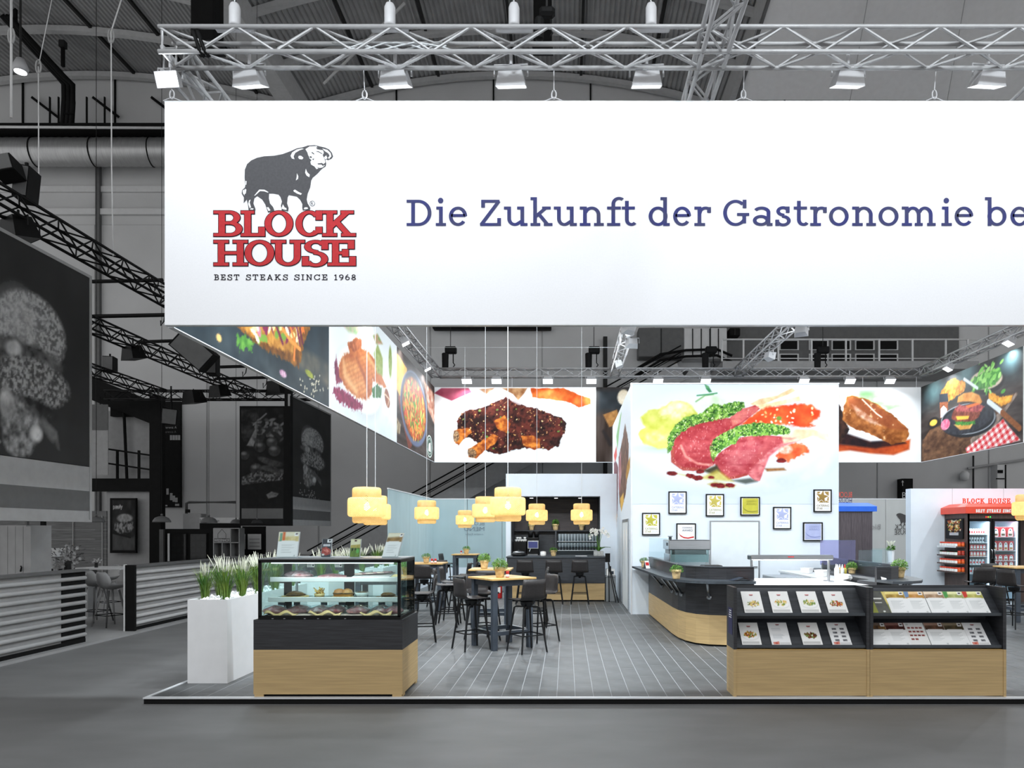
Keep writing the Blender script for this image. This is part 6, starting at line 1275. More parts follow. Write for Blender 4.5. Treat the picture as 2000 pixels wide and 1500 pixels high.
t = thing('contact_grill', 'dark contact grill on the inner worktop behind the left counter', 'grill', (WX(1389, 12.6), 12.6, .95)); x0, x1 = WX(1370, 12.6), WX(1409, 12.6)
partw(t, 'base', MB().cbox(x0, x1, 12.4, 12.8, .95, 1.12, .01), M['steel']); partw(t, 'lid', MB().cbox(x0, x1, 12.4, 12.8, 1.125, 1.2, .025), M['black_metal']); partw(t, 'handle', MB().tube([(x0 + .03, 12.38, 1.15), (x0 + .03, 12.33, 1.18), (x1 - .03, 12.33, 1.18), (x1 - .03, 12.38, 1.15)], .012, 8), M['steel'], True)
t = thing('kitchen_bench', 'inner steel kitchen bench below the contact grill', 'bench', (2.7, 12.6, 0)); partw(t, 'body', MB().box(2.36, 2.86, 12.1, 13.6, 0, .91), M['steel']); partw(t, 'top', MB().cbox(2.33, 2.86, 12.1, 13.62, .911, .95, .005), M['steel'])
t = thing('griddle', 'low flat steel griddle behind the pass counter', 'griddle', (WX(1545, 13.6), 13.6, 0)); x0, x1 = WX(1506, 13.6), WX(1573, 13.6)
partw(t, 'body', MB().box(x0, x1, 13.35, 14.2, 0, .9), M['steel']); partw(t, 'plate', MB().cbox(x0, x1, 13.3, 14.2, .9, .94, .006), M['steel'])
for j in range(6): partw(t, 'control_knob', MB().tube([(x0 + .1 + j * .12, 13.3, .87), (x0 + .1 + j * .12, 13.27, .87)], .022, 10), M['black'])
t = thing('prep_counter', 'steel prep counter with white trays along the right of the kitchen', 'counter', (4.75, 13.4, 0)); partw(t, 'body', MB().box(4.5, 5.0, 13.05, 15.3, 0, .92), M['steel']); partw(t, 'top', MB().cbox(4.48, 5.02, 13.0, 15.35, .92, .96, .005), M['tray'])
for i, (px, py, zz, m, cap) in enumerate(((1636, 1118, 13.1, 'tray', 'paper'), (1640, 1118, 13.15, 'fries', 'paper'), (1645, 1117, 13.1, 'tray', 'paper'), (1650, 1118, 13.2, 'gold2', 'red'), (1633, 1117, 13.3, 'paper', 'paper'))):
    t = thing('sauce_bottle', ('first white', 'first yellow', 'second white', 'second yellow', 'rearmost white')[i] + ' sauce bottle on the prep counter', 'bottle', (WX(px, zz), zz, .96), 0, 'sauce bottles on the prep counter'); part(t, 'bottle', MB().lathe([(.03, 0), (.034, .01), (.034, .14), (.02, .165)], 12), M[m], True); part(t, 'nozzle', MB().lathe([(.02, .165), (.016, .18), (.004, .23)], 10), M[cap], True)
for i, (x, y, w) in enumerate(((4.62, 13.18, .2), (4.75, 13.5, .26), (4.7, 14.2, .22))):
    t = thing('food_tray', ('nearest', 'middle', 'farthest')[i] + ' white food container on the prep counter', 'container', (x, y, .96)); part(t, 'tub', MB().lathe([(w * .4, 0), (w * .5, .01), (w * .58, .1), (w * .55, .1), (w * .45, .02)], 4), M['paper']); part(t, 'rim', MB().lathe([(w * .56, .1), (w * .62, .1), (w * .62, .108), (w * .56, .108)], 4), M['paper'])
t = thing('tissue_box', 'white crumpled tissue pack beside the right counter', 'tissue', (WX(1648, 12.5), 12.5, .95)); part(t, 'pack', MB().lathe([(.12, 0), (.14, .03), (.13, .08), (.1, .1)], 9, wob=.06), M['paper'])
# glass guards
for x0, x1, y0, y1, Z, m, lab in ((1268, 1308, 1052, 1090, 15.2, 'glass_clear', 'clear slanted glass guard at the left counter'), (1602, 1671, 1055, 1103, 14.0, 'glass_lavender', 'large lavender-tinted glass guard at the right of the kitchen'), (1677, 1723, 1075, 1106, 12.2, 'glass_clear', 'clear rectangular glass guard on the right counter'), (1702, 1742, 1072, 1104, 13.0, 'glass_clear', 'narrow clear glass guard at the far right of the kitchen'), (1318, 1384, 1074, 1104, 13.2, 'glass_clear', 'clear glass guard before the warming cabinet')):
    t = thing('glass_guard', lab, 'glass guard', P((x0 + x1) / 2, y1, Z)); partw(t, 'pane', MB().box(WX(x0, Z), WX(x1, Z), Z, Z + .008, WZ(y1, Z), WZ(y0, Z)), M[m]); partw(t, 'edge', MB().box(WX(x0, Z), WX(x1, Z), Z - .002, Z + .01, WZ(y0, Z), WZ(y0, Z) + .008), M['glass'])
    for xx in (x0 + 4, x1 - 4): partw(t, 'holder', MB().box(WX(xx, Z) - .015, WX(xx, Z) + .015, Z - .01, Z + .018, (1.24 if x0 < 1600 or x0 > 1650 else .96) - .02, WZ(y1, Z) + .03), M['steel'])
# things standing on the ledges
pot(WX(1258, 15.0), 15.0, 1.04, 0, .9, 'herb pot on the far left end of the curved counter'); pot(WX(1321, 11.4), 11.4, 1.04, 0, .98, 'herb pot on the bend of the left curved counter'); pot(WX(1757, 11.7), 11.7, 1.04, 1, 1.12, 'large herb pot on the right curved counter'); pot(WX(1664, 13.6), 13.6, .96, 1, .95, 'herb plant behind the lavender glass guard')
def tent(x, y, z, a, lab, cols):
    t = thing('table_card', lab, 'card', (x, y, z), a); w, h, d = .1, .15, .05
    part(t, 'front', MB().add([(-w / 2, -d, 0), (w / 2, -d, 0), (w / 2, 0, h), (-w / 2, 0, h)], [(0, 1, 2, 3)]), M['paper']); part(t, 'back', MB().add([(-w / 2, d, 0), (w / 2, d, 0), (w / 2, 0, h), (-w / 2, 0, h)], [(3, 2, 1, 0)]), M['grey_bin'])
    part(t, 'picture', MB().add([(-w * .4, -d * .62 - .002, h * .38), (w * .4, -d * .62 - .002, h * .38), (w * .4, -d * .2 - .002, h * .8), (-w * .4, -d * .2 - .002, h * .8)], [(0, 1, 2, 3)]), M[cols])
tent(WX(1722, 11.3), 11.3, 1.04, .35, 'folded card with a round dish picture on the right counter', 'sauce_orange'); tent(WX(1263, 14.6), 14.6, 1.04, .5, 'small folded card beside the herb pot on the left counter', 'red')
t = thing('open_leaflet', 'open dark leaflet lying on the left counter ledge', 'leaflet', (WX(1448, 11.02), 11.02, 1.04), .1); part(t, 'left_page', MB().add([(-.17, -.1, .004), (0, -.1, .05), (0, .1, .05), (-.17, .1, .004)], [(0, 1, 2, 3)]), M['label_dark']); part(t, 'right_page', MB().add([(0, -.1, .05), (.15, -.1, .004), (.15, .1, .004), (0, .1, .05)], [(0, 1, 2, 3)]), M['sauce_orange'])
# ---------------------------------------------------------------- refrigerated display case
CY0, CY1 = 7.86, 8.65; cx0, cx1 = WX(495, CY0), WX(786, CY0); gx0, gx1 = WX(502.5, CY0), WX(781, CY0)
zt, zb, zo = 1.496, .833, .51; gy0, gy1 = CY0 + .02, CY1 - .02
case = thing('display_case', 'glass refrigerated display case with black and oak base at the stand front', 'display case', (cx0, CY0, 0))
foot = MB().box(cx0, cx0 + .12, CY0 + .003, CY0 + .03, 0, .03).box(cx1 - .12, cx1, CY0 + .003, CY0 + .03, 0, .03).box(cx0 + .02, cx1 - .02, CY0 + .06, CY1 - .06, 0, .03)
partw(case, 'plinth', MB().box(cx0 + .03, cx1 - .03, CY0 + .05, CY1 - .05, 0, .04), M['black'])
partw(case, 'oak_front', MB().box(cx0, cx1, CY0, CY0 + .02, .028, zo), M['oak']); partw(case, 'oak_side', MB().box(cx1 - .02, cx1, CY0 + .021, CY1, .028, zo), M['oak']); partw(case, 'oak_side', MB().box(cx0, cx0 + .02, CY0 + .021, CY1, .028, zo), M['oak']); partw(case, 'oak_back', MB().box(cx0, cx1, CY1, CY1 + .02, .028, zo), M['oak'])
for x, y in ((cx0 + .06, CY0 + .01), (cx1 - .06, CY0 + .01), (cx1 - .01, CY0 + .08), (cx1 - .01, CY1 - .06)): partw(case, 'foot', MB().box(x - .05 if y < CY0 + .05 else x - .01, x + .05 if y < CY0 + .05 else x + .01, y - .01 if y < CY0 + .05 else y - .05, y + .01 if y < CY0 + .05 else y + .05, 0, .028), M['oak'])
partw(case, 'black_front', MB().box(cx0, cx1, CY0, CY0 + .02, zo, zb), M['black_wood']); partw(case, 'black_side', MB().box(cx1 - .02, cx1, CY0 + .021, CY1, zo, zb), M['black_wood']); partw(case, 'black_side', MB().box(cx0, cx0 + .02, CY0 + .021, CY1, zo, zb), M['black_wood']); partw(case, 'black_back', MB().box(cx0, cx1, CY1, CY1 + .02, zo, zb), M['black_wood'])
partw(case, 'deck', MB().box(cx0 + .02, cx1 - .02, CY0 + .02, CY1, zb - .03, zb), M['black'])
fr = .028; zg = zb + .03
partw(case, 'lower_frame', MB().box(gx0, gx1, gy0, gy0 + fr, zb, zg + .012), M['black']); partw(case, 'lower_frame', MB().box(gx1 - fr, gx1, gy0 + fr, gy1, zb, zg), M['black']); partw(case, 'lower_frame', MB().box(gx0, gx0 + fr, gy0 + fr, gy1, zb, zg), M['black'])
for x in (gx0, gx1 - fr * 1.1): 
    for y in (gy0, gy1 - fr): partw(case, 'corner_post', MB().box(x, x + fr * 1.1, y, y + fr, zg, zt - .03), M['black'])
partw(case, 'upper_frame', MB().box(gx0, gx1, gy0, gy0 + fr, zt - .045, zt - .012), M['black']); partw(case, 'upper_frame', MB().box(gx1 - fr, gx1, gy0 + fr, gy1, zt - .045, zt - .012), M['black']); partw(case, 'upper_frame', MB().box(gx0, gx0 + fr, gy0 + fr, gy1, zt - .045, zt - .012), M['black']); partw(case, 'upper_frame', MB().box(gx0 + fr, gx1 - fr, gy1 - fr, gy1, zt - .045, zt - .012), M['black'])
partw(case, 'top_pane', MB().box(gx0, gx1, gy0, gy1, zt - .012, zt), M['grey_bin']); partw(case, 'front_pane', MB().box(gx0 + fr, gx1 - fr, gy0 + .004, gy0 + .012, zg, zt - .045), M['glass']); partw(case, 'side_pane', MB().box(gx1 - .012, gx1 - .004, gy0 + fr, gy1 - fr, zg, zt - .045), M['glass']); partw(case, 'side_pane', MB().box(gx0 + .004, gx0 + .012, gy0 + fr, gy1 - fr, zg, zt - .045), M['glass'])
xm = (gx0 + gx1) / 2
for a, b in ((gx0 + fr, xm), (xm, gx1 - fr)):
    partw(case, 'rear_door', MB().box(a + .06, b - .06, gy1 - .02, gy1 - .012, zg, zt - .05), M['glass']); partw(case, 'door_stile', MB().box(a, a + .06, gy1 - .024, gy1 - .01, zg, zt - .05), M['black']); partw(case, 'door_stile', MB().box(b - .06, b, gy1 - .024, gy1 - .01, zg, zt - .05), M['black'])
partw(case, 'lamp_strip', MB().box(gx0 + .1, gx1 - .1, gy0 + .1, gy0 + .125, zt - .06, zt - .05), M['led'])
la = bpy.data.lights.new('lamp_light', 'AREA'); la.shape = 'RECTANGLE'; la.size = 1.2; la.size_y = .05; la.energy = 5; la.color = (.97, 1, .98); o = link(bpy.data.objects.new('lamp_light', la), case); o.location = (xm - cx0, gy0 + .11 - CY0, zt - .065)
for y in (gy1 - .05,):
    for x in (gx0 + .16, gx1 - .16): partw(case, 'shelf_rail', MB().box(x - .012, x + .012, y - .01, y + .01, zg, zt - .05), M['steel'])
sy0 = 8.06
for z, x0 in ((WZ(1131, sy0), WX(528, sy0)), (WZ(1170, sy0), WX(524, sy0))):
    sh = partw(case, 'shelf', MB().box(x0, gx1 - .05, sy0, 8.5, z - .006, z), M['glass']); partw(sh, 'price_rail', MB().cbox(x0, gx1 - .05, sy0 - .012, sy0, z - .03, z + .022, .003), M['tray'])
S1, S2, S0 = WZ(1131, sy0), WZ(1170, sy0), zg + .004
partw(case, 'base_tray', MB().box(gx0 + .06, gx1 - .06, gy0 + .06, gy1 - .06, zg - .01, zg + .003), M['fat'])
for j, px in enumerate((531, 554, 594, 620, 643, 673)): partw(case, 'air_slot', MB().box(WX(px, CY0) - .01, WX(px, CY0) + .01, CY0 + .018, CY0 + .021, zb + .008, zb + .014), M['steel'])
# food in the case
def lump(name, label, cat, x, y, z, a, b, h, m, seed, group=None, rz=0, parts=()):
    g = np.random.default_rng(seed); n, r = 18, 9; mb = MB(); ph = g.uniform(0, 6, 8)
    for k in range(r):
        u = k / (r - 1); rad = math.sin(math.pi * (u * .82 + .18)) ** .6 if k < r - 1 else 0.02; zz = h * u
        for j in range(n):
            t = 2 * math.pi * j / n; w = 1 + .13 * math.sin(2 * t + ph[0]) + .09 * math.sin(3 * t + ph[1]) + .07 * math.sin(5 * t + ph[2] + 4 * u); mb.v.append((a * rad * w * math.cos(t), b * rad * w * math.sin(t), zz * (1 + .16 * math.sin(3 * t + ph[3]) * u)))
    for k in range(r - 1):
        for j in range(n): j2 = (j + 1) % n; mb.f.append((k * n + j, k * n + j2, (k + 1) * n + j2, (k + 1) * n + j))
    mb.f += [tuple(range(n - 1, -1, -1)), tuple((r - 1) * n + j for j in range(n))]
    t = thing(name, label, cat, (x, y, z), rz, group); part(t, 'meat', mb, m, True); return t
def film(t, a, b, h):
    mb = MB(); g = random.Random(int(a * 1000)); n = 16
    for k, (s, zz) in enumerate(((1.08, .001), (1.1, h * .35), (.9, h * .95), (.4, h * 1.12))):
        for j in range(n): tt = 2 * math.pi * j / n; w = s * (1 + g.uniform(-.05, .05)); mb.v.append((a * w * math.cos(tt), b * w * math.sin(tt), zz))
    for k in range(3):
        for j in range(n): mb.f.append((k * n + j, k * n + (j + 1) % n, (k + 1) * n + (j + 1) % n, (k + 1) * n + j))
    part(t, 'plastic_wrap', mb, M['glass_clear'])
yy = 8.25
t = lump('meat_cut', 'large vacuum-packed beef cut on the top shelf of the display case', 'meat', WX(584, yy), yy, S1, .17, .12, .075, M['meat_dark'], 1, 'meat packs in the display case'); film(t, .17, .12, .08)
t = lump('meat_cut', 'slender vacuum-packed meat cut on the top shelf of the display case', 'meat', WX(646, yy), yy, S1, .15, .09, .045, M['meat'], 2, 'meat packs in the display case'); film(t, .15, .09, .05)
t = thing('meat_tray', 'white tray of sliced marbled meat on the top shelf of the display case', 'meat tray', (WX(728, yy), yy, S1)); part(t, 'tray', MB().add([(-.22, -.12, .01), (.2, -.12, .01), (.24, .12, .06), (-.18, .12, .06), (-.22, -.12, 0), (.2, -.12, 0), (.24, .12, .05), (-.18, .12, .05)], [(0, 1, 2, 3), (7, 6, 5, 4), (0, 4, 5, 1), (1, 5, 6, 2), (2, 6, 7, 3), (3, 7, 4, 0)]), M['tray'])
for i in range(6): part(t, 'slice', MB().lathe([(.055, 0), (.06, .006), (.055, .014), (.02, .015)], 12, (-.15 + i * .062, .0 + .02 * (i % 2), .04 + .004 * i), wob=.08), M['meat_dark' if i % 2 else 'fat'], True)
for i, (px, m, w) in enumerate(((537, 'meat', .12), (581, 'meat', .13), (625, 'meat_dark', .13), (655, 'meat', .12), (700, 'meat', .14), (745, 'meat_dark', .13), (770, 'meat', .1))):
    t = lump('meat_pack', ('first', 'second', 'third', 'fourth', 'fifth', 'sixth', 'seventh')[i] + ' vacuum-packed meat from the left on the bottom deck', 'meat', WX(px, 8.2), 8.2 + .05 * (i % 2), S0, w, .12, .08, M[m], 10 + i, 'meat packs in the display case'); film(t, w, .12, .085)
for i, px in enumerate((548, 635, 735)):
    mb = MB(); n = 14
    for j in range(n):
        for k_ in range(3): mb.v.append((-.17 + .34 * j / (n - 1), -.06 + .06 * k_, .012 + .022 * math.sin(j * .8 + k_ + i) + (.02 if k_ == 1 else 0)))
    for j in range(n - 1):
        for k_ in range(2): mb.f.append((j * 3 + k_, j * 3 + 3 + k_, j * 3 + 4 + k_, j * 3 + 1 + k_))
    o = single('cloth', mb, M['board'], ('left', 'middle', 'right')[i] + ' piece of folded tan cloth at the front of the bottom deck', 'cloth', (WX(px, 8.02), 8.03, S0), 0, 'cloths in the display case', True); o.modifiers.new('thickness', 'SOLIDIFY').thickness = .006
def pricetag(x, y, z, h, label, a=0):
    t = thing('price_tag', label, 'tag', (x, y, z), a, 'tags in the display case'); part(t, 'pin', MB().tube([(0, 0, 0), (0, 0, h)], .003, 5), M['steel']); part(t, 'white_card', MB().box(-.042, .042, -.002, .002, h, h + .042), M['paper']); part(t, 'dark_card', MB().box(-.038, .038, -.004, -.002, h - .035, h), M['label_dark']); part(t, 'bull_mark', MB().box(.02, .034, -.0035, -.002, h + .012, h + .03), M['black'])
    for k_ in range(3): part(t, 'print_line', MB().box(-.034, .008, -.003, -.002, h + .008 + k_ * .011, h + .012 + k_ * .011), M['grey_bin'])
for i, px in enumerate((607, 661)): pricetag(WX(px, 8.3), 8.3, S1, .12, ('left', 'right')[i] + ' tag on the top shelf of the display case')
for i, px in enumerate((548, 579, 632, 667, 707, 745, 772)): pricetag(WX(px, 8.3), 8.32, S0, .11, ('first', 'second', 'third', 'fourth', 'fifth', 'sixth', 'seventh')[i] + ' tag from the left on the bottom deck', .05 * (i - 3))
t = thing('dish', 'dark spiced dish on a round wooden board, left of the middle shelf', 'dish', (WX(577, yy), yy, S2)); part(t, 'board', MB().lathe([(.14, 0), (.15, .005), (.15, .02), (.13, .022)], 24), M['board'], True); part(t, 'mound', MB().lathe([(.1, .022), (.11, .035), (.07, .06), (.02, .075)], 18, wob=.05), M['stew'], True)
t = thing('dish', 'heap of french fries in a paper cup on the middle shelf', 'dish', (WX(624, yy), yy, S2)); part(t, 'cup', MB().lathe([(.045, 0), (.06, .045), (.055, .045)], 16), M['board'], True); g = random.Random(2)
for i in range(26): a = g.uniform(0, 6.28); part(t, 'fry', MB().beam((g.uniform(-.04, .04), g.uniform(-.04, .04), .04), (.08 * math.cos(a) * g.random() + g.uniform(-.02, .02), .06 * math.sin(a), .06 + g.uniform(0, .06)), .009, .009), M['fries'])
t = thing('burger', 'filled sandwich bun on a board in the middle of the case', 'burger', (WX(670, yy), yy, S2)); part(t, 'plate', MB().lathe([(.11, 0), (.12, .004), (.12, .014), (.1, .016)], 24), M['board'], True)
for dx, s in ((-.04, 1), (.05, .92)): part(t, 'bun', MB().lathe([(.06 * s, .016), (.068 * s, .03), (.068 * s, .045), (.055 * s, .085), (.02 * s, .1)], 18, (dx, 0, 0)), M['bun'], True); part(t, 'filling', MB().lathe([(.062 * s, .04), (.074 * s, .044), (.074 * s, .054), (.06 * s, .058)], 18, (dx, 0, 0), wob=.04), M['stew'], True)
t = thing('dish', 'white bowl with dark filling on the middle shelf', 'dish', (WX(707, yy), yy, S2)); part(t, 'bowl', MB().lathe([(.04, 0), (.05, .005), (.085, .06), (.08, .06), (.05, .02)], 20), M['tray'], True); part(t, 'filling', MB().lathe([(.06, .045), (.076, .055), (.03, .068)], 16, wob=.05), M['stew'], True)
t = thing('dish', 'dark meat dish on a flat plate, right of the middle shelf', 'dish', (WX(757, yy), yy, S2)); part(t, 'plate', MB().lathe([(.12, 0), (.13, .005), (.13, .012), (.1, .014)], 20), M['stew'], True); part(t, 'meat', MB().lathe([(.06, .014), (.085, .03), (.05, .055), (.01, .06)], 14, wob=.1), M['stew'], True)
# acrylic sign holders on top
def leaflet_cover(style):
    def f(p):
        p.c[:] = (246, 248, 246)
        if style == 'info' or style == 'info2':
            p.poly([(0, 0), (1, 0), (1, .38), (0, .38)], (206, 186, 120) if style == 'info' else (176, 138, 80), (240, 226, 176) if style == 'info' else (120, 92, 50), .12, 3, soft=.01)
            p.poly([(0, .0), (1, 0), (1, .16), (0, .2)], (236, 232, 206), None, soft=.08)
            if style == 'info': p.poly([(.2, 0), (.32, 0), (.32, .36), (.2, .36)], (222, 108, 52), None, soft=.02); p.poly([(.06, .05), (.18, .05), (.18, .38), (.06, .38)], (120, 168, 140), None, soft=.02)
            p.poly([(.16, .42), (.84, .42), (.84, .36), (.16, .36)], (246, 248, 246), None, soft=.01)
            for i in range(8): y = .5 + i * .045; p.poly([(.2, y), (.8 - .1 * (i % 3), y), (.8 - .1 * (i % 3), y + .014), (.2, y + .014)], (206, 210, 208), soft=.008)
            p.poly([(.78, .03), (.96, .03), (.96, .16), (.78, .16)], (250, 250, 250), soft=.008); p.poly([(.82, .06), (.92, .06), (.92, .11), (.82, .11)], (60, 40, 40), soft=.01); p.ell(.86, .95, .05, .03, (200, 206, 204), soft=.01)
        elif style == 'steak':
            p.c[:] = (56, 58, 66); p.poly([(.55, 0), (1, 0), (1, .2), (.55, .2)], (240, 240, 240), soft=.01); p.poly([(.7, .04), (.9, .04), (.9, .13), (.7, .13)], (40, 40, 44), soft=.02)
            for y in (.3, .36): p.poly([(.12, y), (.9, y), (.9, y + .04), (.12, y + .04)], (222, 222, 226), soft=.01)
            p.poly([(0, .5), (.5, .44), (1, .6), (1, .85), (.5, .92), (0, .8)], (206, 96, 84), (130, 50, 46), .14, 4, soft=.03); p.poly([(.1, .6), (.6, .58), (.9, .72), (.5, .76)], (236, 166, 150), (200, 90, 80), .1, 5, soft=.04); p.ell(.2, .88, .14, .06, (230, 230, 226), soft=.02)
        elif style == 'field':
            p.c[:] = (160, 166, 92); p.poly([(0, 0), (1, 0), (1, .35), (0, .4)], (236, 232, 196), None, soft=.1); p.poly([(0, .35), (1, .3), (1, .5), (0, .5)], (206, 180, 96), (150, 150, 70), .1, 3, soft=.04); p.poly([(0, .5), (1, .5), (1, 1), (0, 1)], (122, 150, 60), (80, 116, 46), .1, 4, soft=.04)
            p.poly([(.15, .52), (.3, .52), (.3, .66), (.15, .66)], (40, 46, 34), soft=.03); p.poly([(.45, .52), (.58, .52), (.58, .64), (.45, .64)], (40, 46, 34), soft=.03); p.ell(.76, .68, .15, .12, (96, 178, 82), soft=.02); p.poly([(.38, .05), (.62, .05), (.62, .14), (.38, .14)], (90, 60, 60), soft=.03)
    return f
def holder(px0, px1, py0, py1, Z, style, label, lean=.0):
    x0, x1, z0, z1 = WX(px0, Z), WX(px1, Z), zt, WZ(py0, Z); t = thing('leaflet_holder', label, 'sign holder', ((x0 + x1) / 2, Z, zt)); d = .05
    sh = lean * (z1 - z0)
    up = Vector((lean, .28, 1)).normalized(); h = (z1 - z0) / up.z
    picture(t, 'leaflet', Vector((x0, Z, z0 + .012)) + up * (h - .012), (1, 0, 0), up, x1 - x0, h - .012, 26, 34, leaflet_cover(style))
    q = [Vector((x0 - .006, Z - .004, z0)), Vector((x1 + .006, Z - .004, z0))]
    partw(t, 'acrylic_pane', MB().add([q[0], q[1], q[1] + up * (h + .008), q[0] + up * (h + .008)], [(0, 1, 2, 3)]), M['glass_clear']); partw(t, 'acrylic_back', MB().add([v + Vector((0, .012, 0)) for v in (q[0], q[1], q[1] + up * h, q[0] + up * h)], [(0, 1, 2, 3)]), M['tray']); partw(t, 'foot', MB().box(x0 - .006, x1 + .006, Z - .006, Z + .16, z0, z0 + .004), M['glass_clear'])
holder(540, 580, 1039, 1087, 8.05, 'info', 'left tall info sheet in a clear stand on the display case'); holder(627, 645, 1053, 1088, 8.05, 'steak', 'narrow dark steak leaflet on the display case'); holder(683, 702, 1053, 1088, 8.05, 'field', 'narrow green meadow leaflet on the display case'); holder(746, 776, 1041, 1087, 8.1, 'info2', 'right slanting info sheet in a clear stand on the display case', .22)

# ---------------------------------------------------------------- white planters with ornamental grass
def planter(x0, x1, y0, y1, h, label):
    t = thing('planter', label, 'planter', (x0, y0, 0))
    e = .018
    for nm, b in (('front_board', (x0, x1, y0, y0 + e, 0, h)), ('back_board', (x0, x1, y1 - e, y1, 0, h)), ('side_board', (x0, x0 + e, y0 + e, y1 - e, 0, h)), ('side_board', (x1 - e, x1, y0 + e, y1 - e, 0, h))): partw(t, nm, MB().box(*b), M['white_lacquer'])
    partw(t, 'bed', MB().box(x0 + e, x1 - e, y0 + e, y1 - e, h - .1, h - .05), M['pebble'])
    g = random.Random(int(y0 * 10)); mb = MB()
    for _ in range(int(420 * (y1 - y0) / 2.7)):
        s = g.uniform(.012, .03); cx, cy, cz = g.uniform(x0 + .04, x1 - .04), g.uniform(y0 + .04, y1 - .04), h - .045 + g.uniform(0, .05)
        mb.add([(cx + s, cy, cz), (cx - s, cy, cz), (cx, cy + s, cz), (cx, cy - s, cz), (cx, cy, cz + s * .8), (cx, cy, cz - s * .8)], [(0, 2, 4), (2, 1, 4), (1, 3, 4), (3, 0, 4), (2, 0, 5), (1, 2, 5), (3, 1, 5), (0, 3, 5)])
    partw(t, 'pebbles', mb, M['pebble'], kind='stuff')
planter(-4.46, -3.99, 8.56, 11.2, .985, 'long white planter box at the left edge of the stand'); planter(-4.46, -3.99, 12.2, 15.0, .985, 'second white planter box behind the display case'); planter(-4.4, -3.98, 15.8, 18.2, .985, 'rear white planter box before the left glass wall')
def make_grass(seed):
    t = thing('ornamental_grass', 'x', 'grass', (0, 0, 0), 0, 'grass tufts in the white planters'); g = random.Random(seed); mb = MB(); pm_ = MB()
    for i in range(120):
        a = g.uniform(0, 6.28); L = g.uniform(.26, .46); out = g.uniform(.02, .15) * (1.6 if g.random() < .2 else 1); r0 = g.uniform(0, .045); w = g.uniform(.003, .0055)
        d = Vector((math.cos(a), math.sin(a), 0)); s = Vector((-d.y, d.x, 0)) * w; p0 = d * r0
        pts = [p0, p0 + d * out * .25 + Vector((0, 0, L * .5)), p0 + d * out * .7 + Vector((0, 0, L * .85)), p0 + d * out * 1.3 + Vector((0, 0, L))]; n = len(mb.v)
        for q, ww in zip(pts, (1, 1, .7, .05)): mb.v += [tuple(q - s * ww), tuple(q + s * ww)]
        mb.f += [(n, n + 1, n + 3, n + 2), (n + 2, n + 3, n + 5, n + 4), (n + 4, n + 5, n + 7, n + 6)]
    for i in range(13):
        a = g.uniform(0, 6.28); out = g.uniform(.03, .13); d = Vector((math.cos(a), math.sin(a), 0)); z0 = g.uniform(.33, .4); b = Vector((g.uniform(-.02, .05), 0, 0))
        pm_.tube([d * out * .8 + Vector((0, 0, z0)), d * out + Vector((0, 0, z0 + .07)) + b * .4, d * out * 1.2 + Vector((0, 0, z0 + .15)) + b], [.003, .0055, .0015], 5)
    part(t, 'blades', mb, M['grass'], kind='stuff'); part(t, 'plumes', pm_, M['plume'], kind='stuff'); return t
gr = [make_grass(1), make_grass(2)]; nth = 0
spots = [(-4.38, 8.82, 'front left grass tuft in the near planter'), (-4.12, 8.8, 'front right grass tuft in the near planter'), (-4.35, 9.15, 'second left grass tuft in the near planter'), (-4.12, 9.25, 'second right grass tuft in the near planter'), (-4.3, 9.6, 'third left grass tuft in the near planter'), (-4.1, 9.7, 'third right grass tuft in the near planter'), (-4.3, 10.1, 'fourth left grass tuft in the near planter'), (-4.1, 10.25, 'fourth right grass tuft in the near planter'), (-4.3, 10.65, 'fifth left grass tuft in the near planter'), (-4.1, 10.85, 'rearmost grass tuft in the near planter')]
for i in range(6): spots.append((-4.22 + .12 * (i % 2), 12.5 + i * .42, ('first', 'second', 'third', 'fourth', 'fifth', 'sixth')[i] + ' grass tuft from the front in the second planter'))
for i in range(5): spots.append((-4.2 + .12 * (i % 2), 16.1 + i * .42, ('first', 'second', 'third', 'fourth', 'fifth')[i] + ' grass tuft from the front in the rear planter'))
for i, (x, y, lab) in enumerate(spots):
    o = gr[i] if i < 2 else copy_tree(gr[i % 2]); o.location = (x, y, .94); o.rotation_euler = (0, 0, i * 1.7); o['label'] = lab; s = .92 + .16 * ((i * .37) % 1); o.scale = (s, s, s)
